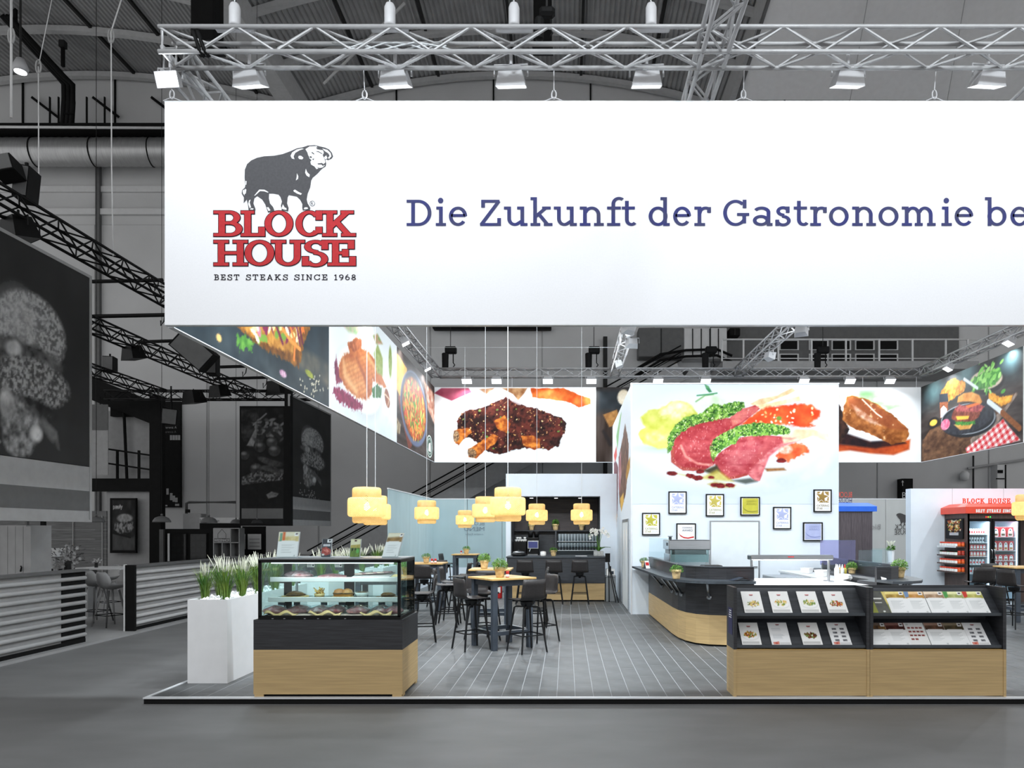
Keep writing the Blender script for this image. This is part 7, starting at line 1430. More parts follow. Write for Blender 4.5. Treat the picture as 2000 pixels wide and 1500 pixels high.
# ---------------------------------------------------------------- brochure racks
RY0, RY1 = 7.86, 8.2
def rack(x0, x1, label):
    t = thing('brochure_rack', label, 'rack', (x0, RY0, 0)); e = .035; zt_, zm = 1.184, .513
    partw(t, 'oak_front', MB().box(x0 + .03, x1 - .03, RY0 + .006, RY0 + .025, .012, zm - .006), M['oak'])
    for a, b in ((x0, x0 + .03), (x1 - .03, x1)): partw(t, 'oak_stile', MB().box(a, b, RY0, RY1, .0, zm), M['oak'])
    partw(t, 'oak_top', MB().box(x0 + .03, x1 - .03, RY0, RY1, zm - .006, zm), M['oak_top'])
    for a in (x0, x1 - e): partw(t, 'side_panel', MB().box(a, a + e, RY0, RY1, zm, zt_), M['black_wood'])
    partw(t, 'back_panel', MB().box(x0 + e, x1 - e, RY1 - .015, RY1, zm, zt_), M['dark_wood'])
    for zl in (.546, .894):
        yb, yt, zz = RY0 + .05, RY1 - .04, zl + .26
        partw(t, 'slanted_board', MB().add([(x0 + e, yb, zl), (x1 - e, yb, zl), (x1 - e, yt, zz), (x0 + e, yt, zz), (x0 + e, yb + .012, zl - .006), (x1 - e, yb + .012, zl - .006), (x1 - e, yt + .012, zz - .006), (x0 + e, yt + .012, zz - .006)], [(0, 1, 2, 3), (7, 6, 5, 4), (0, 4, 5, 1), (2, 6, 7, 3), (1, 5, 6, 2), (0, 3, 7, 4)]), M['dark_wood'])
        partw(t, 'lip', MB().cbox(x0 + e, x1 - e, RY0 + .018, RY0 + .045, zl - .022, zl + .012, .003), M['dark_top'])
        partw(t, 'shelf_bottom', MB().box(x0 + e, x1 - e, RY0 + .045, RY1 - .016, zl - .022, zl - .007), M['black_wood'])
    return t
rx0, rx1, rx2 = WX(1433, RY0), WX(1699, RY0), WX(1965.5, RY0)
r1 = rack(rx0, rx1 - .002, 'black and oak brochure rack holding eight separate booklets'); r2 = rack(rx1 + .002, rx2, 'black and oak brochure rack filled with overlapping info sheets')
st_ = thing('side_sticker', 'dark blue info sticker on the left side of the brochure racks', 'sticker', (rx0 - .002, RY0 + .15, .7)); partw(st_, 'film', MB().box(rx0 - .003, rx0 - .001, RY0 + .06, RY0 + .25, .66, .95), M['navy'])
for i, L in enumerate((.09, .1, .13, .11)): partw(st_, 'text_line', MB().box(rx0 - .004, rx0 - .003, RY0 + .155 - L / 2, RY0 + .155 + L / 2, .915 - i * .024, .925 - i * .024), M['paper'])
SL = Vector((0, .25, .26)).normalized()
def booklet(x0, w, zl, style, label, h=.297, dx=0.0, thick=.008, lift=.0, grp='booklets in the racks'):
    base = Vector((x0, RY0 + .047, zl + .004)); nrm = Vector((0, -SL.z, SL.y)); base = base + nrm * (.004 + lift); up = (SL + Vector((dx, 0, 0))).normalized()
    t = thing('booklet', label, 'booklet', base, 0, grp); R = Vector((1, 0, 0))
    c = [base + R * a * w + up * b * h for a, b in ((0, 0), (1, 0), (1, 1), (0, 1))]; mb = MB().add(c + [v + nrm * thick for v in c], [(3, 2, 1, 0), (4, 5, 6, 7), (0, 1, 5, 4), (1, 2, 6, 5), (2, 3, 7, 6), (3, 0, 4, 7)]); partw(t, 'pages', mb, M['paper'])
    picture(t, 'cover', base + up * h + nrm * (thick + .001), (1, 0, 0), up, w, h, 40, 46, style)
def logo(p, x, y, s=1.0):
    p.poly([(x - .1 * s, y - .025), (x + .1 * s, y - .025), (x + .1 * s, y), (x - .1 * s, y)], (196, 70, 70), soft=.01); p.poly([(x - .08 * s, y + .005), (x + .08 * s, y + .005), (x + .08 * s, y + .03), (x - .08 * s, y + .03)], (60, 60, 70), soft=.01)
def dish(cols, plate, seed, low=(150, 150, 150)):
    def f(p):
        p.c[:] = (247, 247, 245); logo(p, .5, .18); g = random.Random(seed)
        if plate: p.ell(.52, .62, .42, .2, (232, 232, 230), soft=.03); p.ell(.52, .6, .4, .17, (250, 250, 249), soft=.03)
        for _ in range(70):
            a, r = g.uniform(0, 6.28), math.sqrt(g.random()); p.ell(.52 + .3 * r * math.cos(a), .58 + .12 * r * math.sin(a) - (.04 if plate else 0), g.uniform(.03, .08), g.uniform(.015, .035), g.choice(cols), rot=g.uniform(0, 180), soft=.012)
        p.poly([(.04, .86), (.9, .86), (.9, .97), (.04, .97)], (206, 206, 204) if low else (250, 250, 250), soft=.01)
    return f
def textpage(dots=False):
    def f(p):
        p.c[:] = (242, 243, 244); logo(p, .5, .1)
        if dots:
            for r in range(4):
                for c in range(2): p.poly([(.2 + c * .4, .25 + r * .17), (.42 + c * .4, .25 + r * .17), (.42 + c * .4, .33 + r * .17), (.2 + c * .4, .33 + r * .17)], (130, 132, 136), (70, 70, 76), .05, r + c, soft=.02)
        else:
            for r in range(12): p.poly([(.14, .26 + r * .042), (.6 + .2 * ((r * 7) % 3) / 2, .26 + r * .042), (.6, .272 + r * .042), (.14, .272 + r * .042)], (196, 200, 204), soft=.008)
        p.poly([(.1, .88), (.4, .86), (.4, .98), (.1, .98)], (190, 70, 60), (230, 170, 150), .06, 3, soft=.01); p.poly([(.42, .9), (.95, .9), (.95, .98), (.42, .98)], (214, 214, 214), soft=.01)
    return f
GR, YE, BR, OR, RD, WH = (120, 150, 70), (232, 204, 120), (120, 66, 44), (226, 150, 60), (190, 60, 50), (244, 238, 220)
up_ = [(1449, dish([BR, YE, YE, WH, GR], False, 1), 'booklet with steak and pasta shells, first in the upper row of the left rack'), (1504, dish([YE, YE, GR, WH, OR], True, 2), 'booklet with a pasta salad plate, second in the upper row of the left rack'), (1560, dish([YE, WH, GR, GR], True, 3), 'booklet with green-topped noodles, third in the upper row of the left rack'), (1613, dish([BR, OR, RD, WH, GR], False, 4), 'booklet with a mixed meat plate, last in the upper row of the left rack')]
for px, s, lab in up_: booklet(WX(px + 5, RY0 + .06), .212, .894, s, lab)
dn_ = [(1444, dish([OR, OR, BR, GR, YE], True, 5), 'booklet with an orange dish, first in the lower row of the left rack'), (1502, textpage(), 'text booklet with a red photo corner, second in the lower row of the left rack'), (1563, dish([BR, BR, (70, 40, 30), GR], False, 6), 'booklet with dark grilled meat, third in the lower row of the left rack'), (1620, textpage(True), 'grey order booklet with small product pictures, last in the lower row of the left rack')]
for px, s, lab in dn_: booklet(WX(px + 5, RY0 + .06), .212, .546, s, lab)
def info(c1, c2, acc=None, dark=False):
    def f(p):
        p.c[:] = (244, 246, 246); p.poly([(0, 0), (1, 0), (1, .32), (0, .32)], c1, c2, .14, 3, soft=.01, gain=2)
        p.poly([(0, 0), (1, 0), (1, .1), (0, .14)], tuple(min(255, x + 60) for x in c1), None, soft=.1)
        if acc: p.poly([(0, .0), (.25, 0), (.2, .25), (0, .3)], acc, None, soft=.04)
        p.poly([(.12, .3), (.88, .3), (.88, .37), (.12, .37)], (244, 246, 246), soft=.01)
        for r in range(9): p.poly([(.16, .44 + r * .045), (.8 - .1 * (r % 3), .44 + r * .045), (.8 - .1 * (r % 3), .456 + r * .045), (.16, .456 + r * .045)], (206, 210, 210), soft=.008)
        p.poly([(.74, .02), (.94, .02), (.94, .16), (.74, .16)], (248, 248, 248), soft=.008); p.poly([(.79, .05), (.9, .05), (.9, .11), (.79, .11)], (50, 40, 40), soft=.01); p.ell(.84, .95, .055, .035, (200, 204, 204), soft=.012)
    return f
def meadow(p):
    p.c[:] = (150, 156, 80); p.poly([(.2, 0), (.8, 0), (.95, 1), (.3, 1)], (110, 110, 104), (90, 92, 90), .2, 3, soft=.02); p.poly([(.3, .3), (.7, .3), (.7, .36), (.3, .36)], (232, 232, 226), soft=.01); p.poly([(.3, .5), (.66, .5), (.66, .54), (.3, .54)], (212, 212, 206), soft=.01); p.poly([(.8, 0), (1, 0), (1, .5), (.9, .6)], (236, 214, 130), None, soft=.05); p.ell(.62, .93, .06, .04, (232, 236, 230), soft=.01)
def products(p):
    p.c[:] = (240, 240, 238); p.ell(.15, .08, .07, .05, (206, 212, 206), soft=.01)
    for r in range(4):
        for c in range(4 if r < 3 else 2): p.poly([(.12 + c * .2, .2 + r * .17), (.27 + c * .2, .2 + r * .17), (.27 + c * .2, .27 + r * .17), (.12 + c * .2, .27 + r * .17)], (170, 80, 70), (110, 60, 60), .05, r, soft=.02)
xs = [rx1 + .05 + .0, rx1 + .255, rx1 + .47, rx1 + .69, rx1 + .905, rx1 + 1.12]
ups = [(meadow, 'meadow leaflet, first in the upper row of the right rack'), (info((212, 178, 96), (150, 120, 60)), 'wheat-field info sheet, second in the upper row of the right rack'), (info((214, 160, 110), (190, 140, 60), (120, 150, 190)), 'info sheet with a blue corner, third in the upper row of the right rack'), (info((206, 176, 150), (150, 120, 90)), 'pale beige info sheet, fourth in the upper row of the right rack'), (info((196, 200, 140), (150, 160, 90), (90, 160, 90)), 'info sheet with a green flag, fifth in the upper row of the right rack'), (info((214, 206, 130), (170, 170, 80), (206, 70, 60)), 'info sheet with a red corner, last in the upper row of the right rack')]
for i, (f, lab) in enumerate(ups): booklet(xs[i], .214, .894, f, lab, thick=.003, lift=.001 + .0015 * (i % 2), grp='sheets in the right rack')
dns = [(info((70, 54, 46), (150, 110, 60)), 'dark burger info sheet, first in the lower row of the right rack'), (info((92, 50, 42), (60, 34, 30)), 'dark steak info sheet, second in the lower row of the right rack'), (products, 'product overview sheet, third in the lower row of the right rack'), (info((120, 84, 66), (70, 54, 44)), 'brown meat info sheet, fourth in the lower row of the right rack'), (info((100, 84, 60), (60, 56, 44)), 'olive-brown info sheet, fifth in the lower row of the right rack'), (textpage(True), 'white product list sheet, last in the lower row of the right rack')]
for i, (f, lab) in enumerate(dns): booklet(xs[i], .214, .546, f, lab, thick=.003, lift=.001 + .0015 * (i % 2), grp='sheets in the right rack')
# ---------------------------------------------------------------- right side: white wall, fridges, kiosk
WRY = 18.4
wr = struct('wall_right', MB().box(WX(1779, WRY), 12.1, WRY, WRY + .28, 0, 2.86), M['white_wall'], 'white partition wall at the right')
for px in (1860, 1960): partw(wr, 'joint', MB().box(WX(px, WRY) - .003, WX(px, WRY) + .003, WRY - .002, WRY, 0, 2.86), M['grout'])
FY0 = 17.35; fx0 = 9.575; fx1 = 12.0
fk = thing('fridge_kiosk', 'walnut kiosk with red roof sign housing the glass-door fridges', 'kiosk', (fx0, FY0, 0))
zr0, zr1 = WZ(1003, FY0), WZ(990, FY0)
partw(fk, 'side_panel', MB().box(fx0, fx0 + .05, FY0, WRY, 0, zr0), M['walnut']); partw(fk, 'front_stile', MB().box(fx0 + .05, WX(1890, FY0), FY0, FY0 + .06, 0, zr0), M['walnut']); partw(fk, 'header', MB().box(WX(1890, FY0), fx1, FY0, FY0 + .06, WZ(1013, FY0), zr0), M['walnut']); partw(fk, 'back', MB().box(fx0 + .05, fx1, WRY - .04, WRY, 0, zr0), M['walnut'])
o = .18; mb = MB(); q = [(fx0 - .1, FY0 - .1), (fx1, FY0 - .1), (fx1, WRY), (fx0 - .1, WRY)]; q2 = [(fx0 + .12, FY0 + .14), (fx1, FY0 + .14), (fx1, WRY), (fx0 + .12, WRY)]
mb.add([(x, y, zr0) for x, y in q] + [(x, y, zr1) for x, y in q] + [(x, y, zr1 + .09) for x, y in q2], [(3, 2, 1, 0), (0, 1, 5, 4), (1, 2, 6, 5), (2, 3, 7, 6), (3, 0, 4, 7), (4, 5, 9, 8), (5, 6, 10, 9), (6, 7, 11, 10), (7, 4, 8, 11), (8, 9, 10, 11)]); partw(fk, 'roof_sign', mb, M['roof_red'])
word(fk, 'BEST STEAKS SINCE 1968', (0, FY0 - .101, 0), RX, UZ, WX(1906, FY0 - .1), WX(1997, FY0 - .1), WZ(1001, FY0), .075, .24, .18, M['paper'], .002, .2)
word(fk, 'BLOCK HOUSE', (0, FY0 + .16, 0), RX, UZ, WX(1880, FY0 + .15), WX(1974, FY0 + .15), zr1 + .09, .12, .26, .14, M['roof_red'], .002, .12)
for px in (1925, 1982):
    for k_, m in ((0, 'led_red'), (4, 'bulb_dim'), (8, 'led_green')):
        if m == 'bulb_dim' and m not in M: M[m] = emission('bulb_dim', (255, 170, 60), 1.2)
        partw(fk, 'status_light', MB().box(WX(px + k_, FY0), WX(px + k_ + 2, FY0), FY0 - .004, FY0, WZ(1011, FY0), WZ(1008.5, FY0)), M[m])
D('fridge_in', (214, 228, 240), .5, var=.03)
def fridge(x0, x1, label, rows, tag_):
    z0, z1 = .12, WZ(1014, FY0); t = thing('glass_door_fridge', label, 'fridge', (x0, FY0 + .02, 0))
    partw(t, 'cabinet', MB().box(x0, x1, WRY - .12, WRY - .05, 0, z1).box(x0, x0 + .03, FY0 + .08, WRY - .12, 0, z1).box(x1 - .03, x1, FY0 + .08, WRY - .12, 0, z1).box(x0 + .03, x1 - .03, FY0 + .08, WRY - .12, 0, z0).box(x0 + .03, x1 - .03, FY0 + .08, WRY - .12, z1 - .04, z1), M['fridge_in'])
    d = partw(t, 'door', MB().box(x0, x0 + .045, FY0 + .01, FY0 + .05, z0, z1).box(x1 - .045, x1, FY0 + .01, FY0 + .05, z0, z1).box(x0 + .045, x1 - .045, FY0 + .01, FY0 + .05, z1 - .05, z1).box(x0 + .045, x1 - .045, FY0 + .01, FY0 + .05, z0, z0 + .05), M['black']); partw(d, 'glass', MB().box(x0 + .045, x1 - .045, FY0 + .02, FY0 + .03, z0 + .05, z1 - .05), M['glass_clear']); 
    hx = x1 - .022 if tag_ == 'left' else x0 + .022; partw(d, 'handle', MB().tube([(hx, FY0 + .01, 1.35), (hx, FY0 - .03, 1.33), (hx, FY0 - .03, 1.13), (hx, FY0 + .01, 1.11)], .012, 8), M['steel'], True)
    for x in (x0 + .06, x1 - .06): partw(t, 'light_tube', MB().box(x - .008, x + .008, FY0 + .07, FY0 + .085, z0 + .1, z1 - .08), M['led'])
    la = bpy.data.lights.new('lamp_light', 'AREA'); la.shape = 'RECTANGLE'; la.size = x1 - x0 - .1; la.size_y = .1; la.energy = 9; la.color = (.85, .94, 1); o_ = link(bpy.data.objects.new('lamp_light', la), t); o_.location = ((x1 - x0) / 2, .12, z1 - .06)
    for r, (z, h, kind, n, lab) in enumerate(rows):
        partw(t, 'shelf', MB().box(x0 + .03, x1 - .03, FY0 + .12, WRY - .13, z - .012, z), M['tray'])
        w = (x1 - x0 - .14) / n
        for j in range(n):
            bx = x0 + .07 + (j + .5) * w
            if kind == 'pouch':
                o2 = thing('pouch', ORD[j] + ' ' + lab.replace(' in the', ' from the left in the', 1), 'pouch', (bx, FY0 + .22, z), 0, lab); part(o2, 'bag', MB().lathe([(w * .38, 0), (w * .46, .02), (w * .4, h * .7), (w * .3, h)], 8, wob=.04), M['pouch']); part(o2, 'print', MB().box(-w * .3, w * .3, -w * .46, -w * .44, h * .25, h * .6), M['label_dark' if r == 1 else 'red'])
            else:
                o2 = thing('carton', ORD[j] + ' ' + lab.replace(' in the', ' from the left in the', 1), 'carton', (bx, FY0 + .22, z), 0, lab); part(o2, 'box', MB().cbox(-w * .46, w * .46, -.06, .08, 0, h, .004), M['red']); part(o2, 'arched_label', MB().add([(-w * .32, -.062, h * .05), (w * .32, -.062, h * .05), (w * .32, -.062, h * .55), (w * .22, -.062, h * .78), (0, -.062, h * .88), (-w * .22, -.062, h * .78), (-w * .32, -.062, h * .55)], [tuple(range(7))]), M['paper']); part(o2, 'food_print', MB().box(-w * .24, w * .24, -.064, -.062, h * .12, h * .34), M['bun' if r % 2 else 'stew']); part(o2, 'bull_mark', MB().box(-w * .1, w * .1, -.064, -.062, h * .62, h * .74), M['black'])
    return t
zs = [WZ(y, FY0) for y in (1044, 1060, 1074, 1087, 1103, 1121, 1138)]
fridge(WX(1890, FY0), WX(1938.5, FY0), 'left glass-door fridge with pouches in the red-roofed kiosk', [(zs[0], .14, 'pouch', 8, 'white pouch in the top row of the left fridge'), (zs[1], .13, 'pouch', 7, 'pale pouch in the second row of the left fridge'), (zs[2], .12, 'box', 6, 'small red carton in the third row of the left fridge'), (zs[3], .12, 'box', 6, 'small red carton in the fourth row of the left fridge'), (zs[4], .12, 'pouch', 6, 'mixed pouch in the fifth row of the left fridge'), (zs[5], .14, 'pouch', 6, 'pouch in the sixth row of the left fridge')], 'left')
fridge(WX(1940, FY0), WX(1994, FY0), 'right glass-door fridge with red cartons in the kiosk', [(zs[0] - .06, .24, 'box', 3, 'large red carton in the top row of the right fridge'), (zs[2] - .02, .23, 'box', 4, 'arched-label carton in the second row of the right fridge'), (zs[3] - .1, .14, 'box', 4, 'red carton in the third row of the right fridge'), (zs[4] - .06, .14, 'box', 4, 'red carton in the fourth row of the right fridge'), (zs[5] - .04, .14, 'box', 4, 'red carton in the bottom row of the right fridge')], 'right')
# poster and product shelves on the kiosk side
def foodposter(p):
    p.c[:] = (40, 38, 40); g = random.Random(3)
    for cx, cy in ((.3, .16), (.7, .16), (.3, .38), (.7, .38), (.25, .54), (.74, .54)):
        for _ in range(26): p.ell(cx + g.gauss(0, .09), cy + g.gauss(0, .05), g.uniform(.03, .07), g.uniform(.02, .035), g.choice([(206, 140, 70), (230, 200, 130), (150, 60, 40), (120, 140, 60), (240, 230, 210)]), rot=g.uniform(0, 180), soft=.012)
    for y in (.7, .78): p.poly([(.22, y), (.78, y), (.78, y + .05), (.22, y + .05)], (226, 226, 230), soft=.012)
t = thing('wall_poster', 'dark framed food poster on the side of the fridge kiosk', 'poster', (fx0 - .02, 17.9, 1.7)); partw(t, 'frame', MB().box(fx0 - .03, fx0 - .001, 17.5, 18.3, WZ(1052, 17.9), WZ(1013, 17.9)), M['black']); picture(t, 'print', (fx0 - .032, 18.27, WZ(1013.5, 17.9)), (0, -1, 0), UZ, .74, WZ(1013.5, 17.9) - WZ(1051.5, 17.9), 40, 40, foodposter)
for i, (py, m, m2) in enumerate(((1067, 'sauce_orange', 'jar'), (1084, 'jar', 'leaf'), (1100, 'sauce_orange', 'sauce_orange'), (1116, 'sauce_orange', 'jar'))):
    z = WZ(py, 17.7); nm = ('top', 'second', 'third', 'bottom')[i]
    t = thing('product_shelf', nm + ' product shelf on the side of the fridge kiosk', 'shelf', (fx0 - .12, 17.9, z)); partw(t, 'board', MB().cbox(fx0 - .24, fx0 - .001, 17.42, 18.3, z - .03, z, .004), M['walnut']); partw(t, 'label_rail', MB().box(fx0 - .246, fx0 - .24, 17.42, 18.3, z - .028, z + .004), M['tray'] if i == 0 else M['walnut'])
    jm = MB().lathe([(.035, 0), (.04, .005), (.04, .07), (.032, .08)], 12); 
    for j in range(7):
        o2 = thing('spice_jar', ORD[j] + ' small jar from the front along the ' + nm + ' kiosk shelf', 'jar', (fx0 - .19, 17.5 + j * .115, z), 0, 'jars on the ' + nm + ' kiosk shelf'); part(o2, 'glass', jm.mesh('glass', M[m if j % 3 else m2], True), None); part(o2, 'lid', MB().lathe([(.034, .08), (.036, .082), (.036, .105), (.03, .107)], 12), M['roof_red' if i != 1 else 'black'], True); part(o2, 'paper_label', MB().lathe([(.0408, .006), (.0408, .07)], 12), M['paper'])
    for j in range(2):
        o2 = thing('spice_jar', ('left', 'right')[j] + ' unlabelled jar at the front of the ' + nm + ' kiosk shelf', 'jar', (fx0 - .14 + j * .09, 17.46, z), 0, 'front jars on the ' + nm + ' kiosk shelf'); part(o2, 'glass', jm.mesh('glass', M[m], True), None); part(o2, 'lid', MB().lathe([(.034, .08), (.036, .082), (.036, .105), (.03, .107)], 12), M['roof_red'], True)
# blue roofed kiosk seen from behind
KY = 20.0; kx0, kx1 = WX(1600, KY), WX(1704, KY); t = thing('blue_kiosk', 'grey-brown kiosk with blue roof seen from behind, right of the kitchen block', 'kiosk', (kx1, KY, 0)); z0, z1 = WZ(999, KY), WZ(982, KY)
for j in range(5): a = kx0 + (kx1 - kx0) * j / 5; partw(t, 'wall_board', MB().box(a + .002, a + (kx1 - kx0) / 5 - .002, KY, KY + .05, 0, z0), M['walnut_grey'])
partw(t, 'side_wall', MB().box(kx1 - .05, kx1, KY + .05, KY + 1.0, 0, z0), M['walnut_grey'])
q = [(kx0, KY - .06), (kx1 + .1, KY - .06), (kx1 + .1, KY + 1.0), (kx0, KY + 1.0)]; q2 = [(kx0, KY + .1), (kx1 - .08, KY + .1), (kx1 - .08, KY + .9), (kx0, KY + .9)]
mb = MB(); mb.add([(x, y, z0) for x, y in q] + [(x, y, z0 + .14) for x, y in q] + [(x, y, z1) for x, y in q2], [(3, 2, 1, 0), (0, 1, 5, 4), (1, 2, 6, 5), (2, 3, 7, 6), (3, 0, 4, 7), (4, 5, 9, 8), (5, 6, 10, 9), (6, 7, 11, 10), (7, 4, 8, 11), (8, 9, 10, 11)]); partw(t, 'roof_sign', mb, M['roof_blue'])
text(t, 'BLOCK', (WX(1675, KY), KY + .4, z1 + .17), (-1, .18, 0), UZ, .15, M['roof_red'], .0, width=.37); text(t, 'HOUSE', (WX(1675, KY), KY + .4, z1 + .01), (-1, .18, 0), UZ, .14, M['navy'], .0, width=.37)
partw(t, 'sign_post', MB().box(WX(1650, KY), WX(1674, KY), KY + .42, KY + .44, z1 - .02, z1 + .02), M['roof_blue'])
# white vase with dried grass behind the kitchen
c = P(1740, 1090, 19.0); t = thing('vase', 'slim white vase with white calla-like plumes behind the right counter', 'vase', (c[0], 19.0, 0)); part(t, 'column', MB().lathe([(.1, 0), (.1, .02), (.07, .9), (.085, WZ(1076, 19)), (.075, WZ(1076, 19))], 18), M['white_lacquer'], True)
for i in range(6):
    a = i * 1.05; zb_ = WZ(1076, 19); part(t, 'plume', MB().tube([(0, 0, zb_), (.04 * math.cos(a), .04 * math.sin(a), zb_ + .12), (.08 * math.cos(a), .06 * math.sin(a), zb_ + .22), (.12 * math.cos(a), .08 * math.sin(a), zb_ + .27)], [.004, .006, .02, .003], 6), M['plume'], True)
mb = MB(); foliage(mb, 60, .05, .12, .09, 4, zb_); part(t, 'foliage', mb, M['leaf'], kind='stuff')
# ---------------------------------------------------------------- neighbouring grey booth on the left
NX = -8.0; SWX = -7.86
nf = struct('floor_left', MB().box(-22, -7.76, 5, 26, HF, -.03), D('booth_floor', (150, 150, 150), .5, var=.06, scale=2), 'pale grey floor of the neighbouring booth')
def slatwall(y0, y1, label, endpost):
    t = thing('slat_wall', label, 'slat wall', (SWX, y0, -.03)); z0, z1 = -.03, 1.17
    partw(t, 'core', MB().box(SWX - .14, SWX - .06, y0, y1, z0, z1 - .04), M['grey_mid']); partw(t, 'cap', MB().box(SWX - .16, SWX + .02, y0, y1, z1 - .04, z1), M['grey_dark']); partw(t, 'plinth', MB().box(SWX - .12, SWX - .04, y0, y1, z0, z0 + .06), M['hall_dark'])
    for k_ in range(8):
        z = .1 + k_ * .132; partw(t, 'slat', MB().tube([(SWX - .03, y0 + .03, z), (SWX - .03, y1 - .03, z)], .033, 10), D('slat', (178, 178, 178), .6, var=.03) if 'slat' not in M else M['slat'], True)
    for a, b in endpost: partw(t, 'end_post', MB().box(SWX - .062, SWX - .045, a, b, z0, z1 - .04), M['hall_dark'])
    return t
slatwall(5.5, 11.95, 'near slatted grey booth wall at the lower left edge', ((11.4, 11.95),))
t = slatwall(13.25, 19.8, 'far slatted grey booth wall behind the planter grass', ())
partw(t, 'end_panel', MB().box(SWX - .15, SWX + .02, 13.2, 13.26, -.03, 1.17), M['hall_dark']); partw(t, 'end_edge', MB().box(SWX - .175, SWX - .15, 13.19, 13.26, -.03, 1.18), M['grey_light'])
# burger banner
def bw_burger(cx, cy, s, seed, sy):
    def f(p):
        p.y = cy + (p.y - cy) * s / sy
        p.c[:] = (52, 52, 52); p.c += ((p.fbm(60, 3) - .5) * 14)[..., None]
        def E(x, y, ra, rb, c1, c2, sc_, **k_): p.ell(cx + x * s, cy + y * s, ra * s, rb * s, c1, c2, sc_=sc_ * s, seed=seed, **k_)
        m = .05 * s
        E(0, -.42, .62, .42, (150, 150, 150), (88, 88, 88), .03, soft=m, gain=3); E(-.22, -.5, .3, .28, (176, 176, 176), (130, 130, 130), .08, soft=.3 * s, a=.6)
        E(-.05, -.16, .6, .12, (96, 96, 96), (40, 40, 40), .1, soft=m, rough=.06 * s, rs=.2 * s); E(-.3, -.18, .14, .09, (170, 170, 170), (120, 120, 120), .1, soft=m); E(.2, -.1, .2, .08, (120, 120, 120), (60, 60, 60), .08, soft=m)
        E(.02, .12, .66, .26, (140, 140, 140), (66, 66, 66), .035, soft=m, gain=3.4)
        E(-.1, .42, .5, .14, (66, 66, 66), (38, 38, 38), .1, soft=m)
        p.poly([(cx - .5 * s, cy + .22 * s), (cx + .1 * s, cy + .42 * s), (cx + .45 * s, cy + .6 * s), (cx + .5 * s, cy + .8 * s), (cx + .2 * s, cy + .62 * s), (cx - .3 * s, cy + .44 * s)], (100, 100, 100), (60, 60, 60), .1 * s, 4, soft=m)
        E(-.2, .62, .34, .28, (136, 136, 136), (60, 60, 60), .06, soft=m, rough=.08 * s, rs=.2 * s); E(-.42, .4, .12, .14, (170, 170, 170), (110, 110, 110), .1, soft=m); E(.08, .66, .1, .08, (190, 190, 190), (150, 150, 150), .1, soft=m)
        g = random.Random(seed)
        for _ in range(50): p.ell(cx + g.gauss(-.25, .3) * s, cy + g.gauss(1.1, .12) * s, .025 * s, .018 * s, (120, 120, 120), soft=.02 * s)
        p.c = np.where(p.c > 60, p.c * 1.2, p.c)
    return f
def tall_banner(y0, y1, z0, z1, label, fn, sgn=1):
    t = thing('tall_banner', label, 'banner', (NX, y0, z0)); partw(t, 'panel', MB().box(NX - .06, NX + .0, y0, y1, z0, z1), M['grey_mid']); fr_ = .05
    picture(t, 'print', (NX + .004, y0, z1 - fr_), (0, 1, 0), UZ, y1 - y0 - fr_, (z1 - z0) * .765, 150, 170, fn, coords=side_cm(y0))
    h = z1 - z0; partw(t, 'light_stripe', MB().box(NX + .0, NX + .004, y0, y1 - fr_, z0 + h * .125, z0 + h * .225), M['grey_mid']); partw(t, 'dark_stripe', MB().box(NX + .0, NX + .004, y0, y1 - fr_, z0 + h * .045, z0 + h * .125), M['grey_dark'])
    for a, b, c_, d_ in ((y1 - fr_, y1, z0, z1), (y0, y1 - fr_, z1 - fr_, z1), (y0, y1 - fr_, z0, z0 + .04)): partw(t, 'frame_bar', MB().box(NX, NX + .015, a, b, c_, d_), M['grey_mid'])
    return t
tall_banner(8.6, 12.24, 1.94, 6.08, 'huge dark banner with a grey burger picture above the near slatted wall', bw_burger(*on_side(NX, 8.6, [(62, 725)])[0], 118, 5, 140))
tall_banner(21.05, 24.7, 1.95, 5.75, 'dark tall burger banner beside the vegetable banner', bw_burger(*on_side(NX, 21.05, [(611, 893)])[0], 160, 8, 108))
def market(p):
    p.c[:] = (16, 16, 16); p.c += ((p.fbm(14, 3) - .5) * 18)[..., None]; g = random.Random(4)
    p.poly([(470, 800), (500, 800), (520, 850), (505, 880), (480, 870), (470, 850)], (40, 40, 40), (14, 14, 14), 8, 3, soft=3); p.line([(495, 830), (520, 808)], 3, (70, 70, 70)); p.poly([(482, 870), (500, 835), (505, 840), (495, 872)], (90, 90, 90), (60, 60, 60), 6, 3, soft=2)
    for _ in range(60): p.ell(g.uniform(500, 552), g.gauss(838, 9), g.uniform(3, 8), g.uniform(1.5, 4), g.choice([(44, 44, 44), (70, 70, 70), (26, 26, 26)]), rot=g.uniform(0, 180), soft=2)
    for x, y, r in ((508, 873, 11), (531, 864, 11), (536, 880, 12), (500, 916, 12), (478, 890, 9)): p.ell(x, y + 2, r, r, (12, 12, 12), soft=3); p.ell(x, y, r, r * .95, (44, 44, 44), (26, 26, 26), sc_=8, soft=2); p.ell(x - 2, y - 4, r * .5, r * .3, (74, 74, 74), soft=4)
    for x, y, a in ((535, 905, 10), (525, 915, 6), (545, 922, -8), (520, 900, 20)): p.ell(x, y, 18, 6, (50, 50, 50), (26, 26, 26), rot=a, sc_=6, soft=2)
    p.poly([(472, 932), (500, 920), (552, 925), (552, 938), (510, 942), (472, 948)], (70, 70, 70), (26, 26, 26), 3, 5, soft=2, gain=3); p.poly([(470, 948), (553, 938), (553, 1030), (470, 1030)], (18, 18, 18), (12, 12, 12), 8, 5, soft=3); p.poly([(520, 966), (530, 960), (545, 964), (540, 970), (524, 974)], (80, 80, 80), (50, 50, 50), 4, 4, soft=2)
    p.c *= 1.5
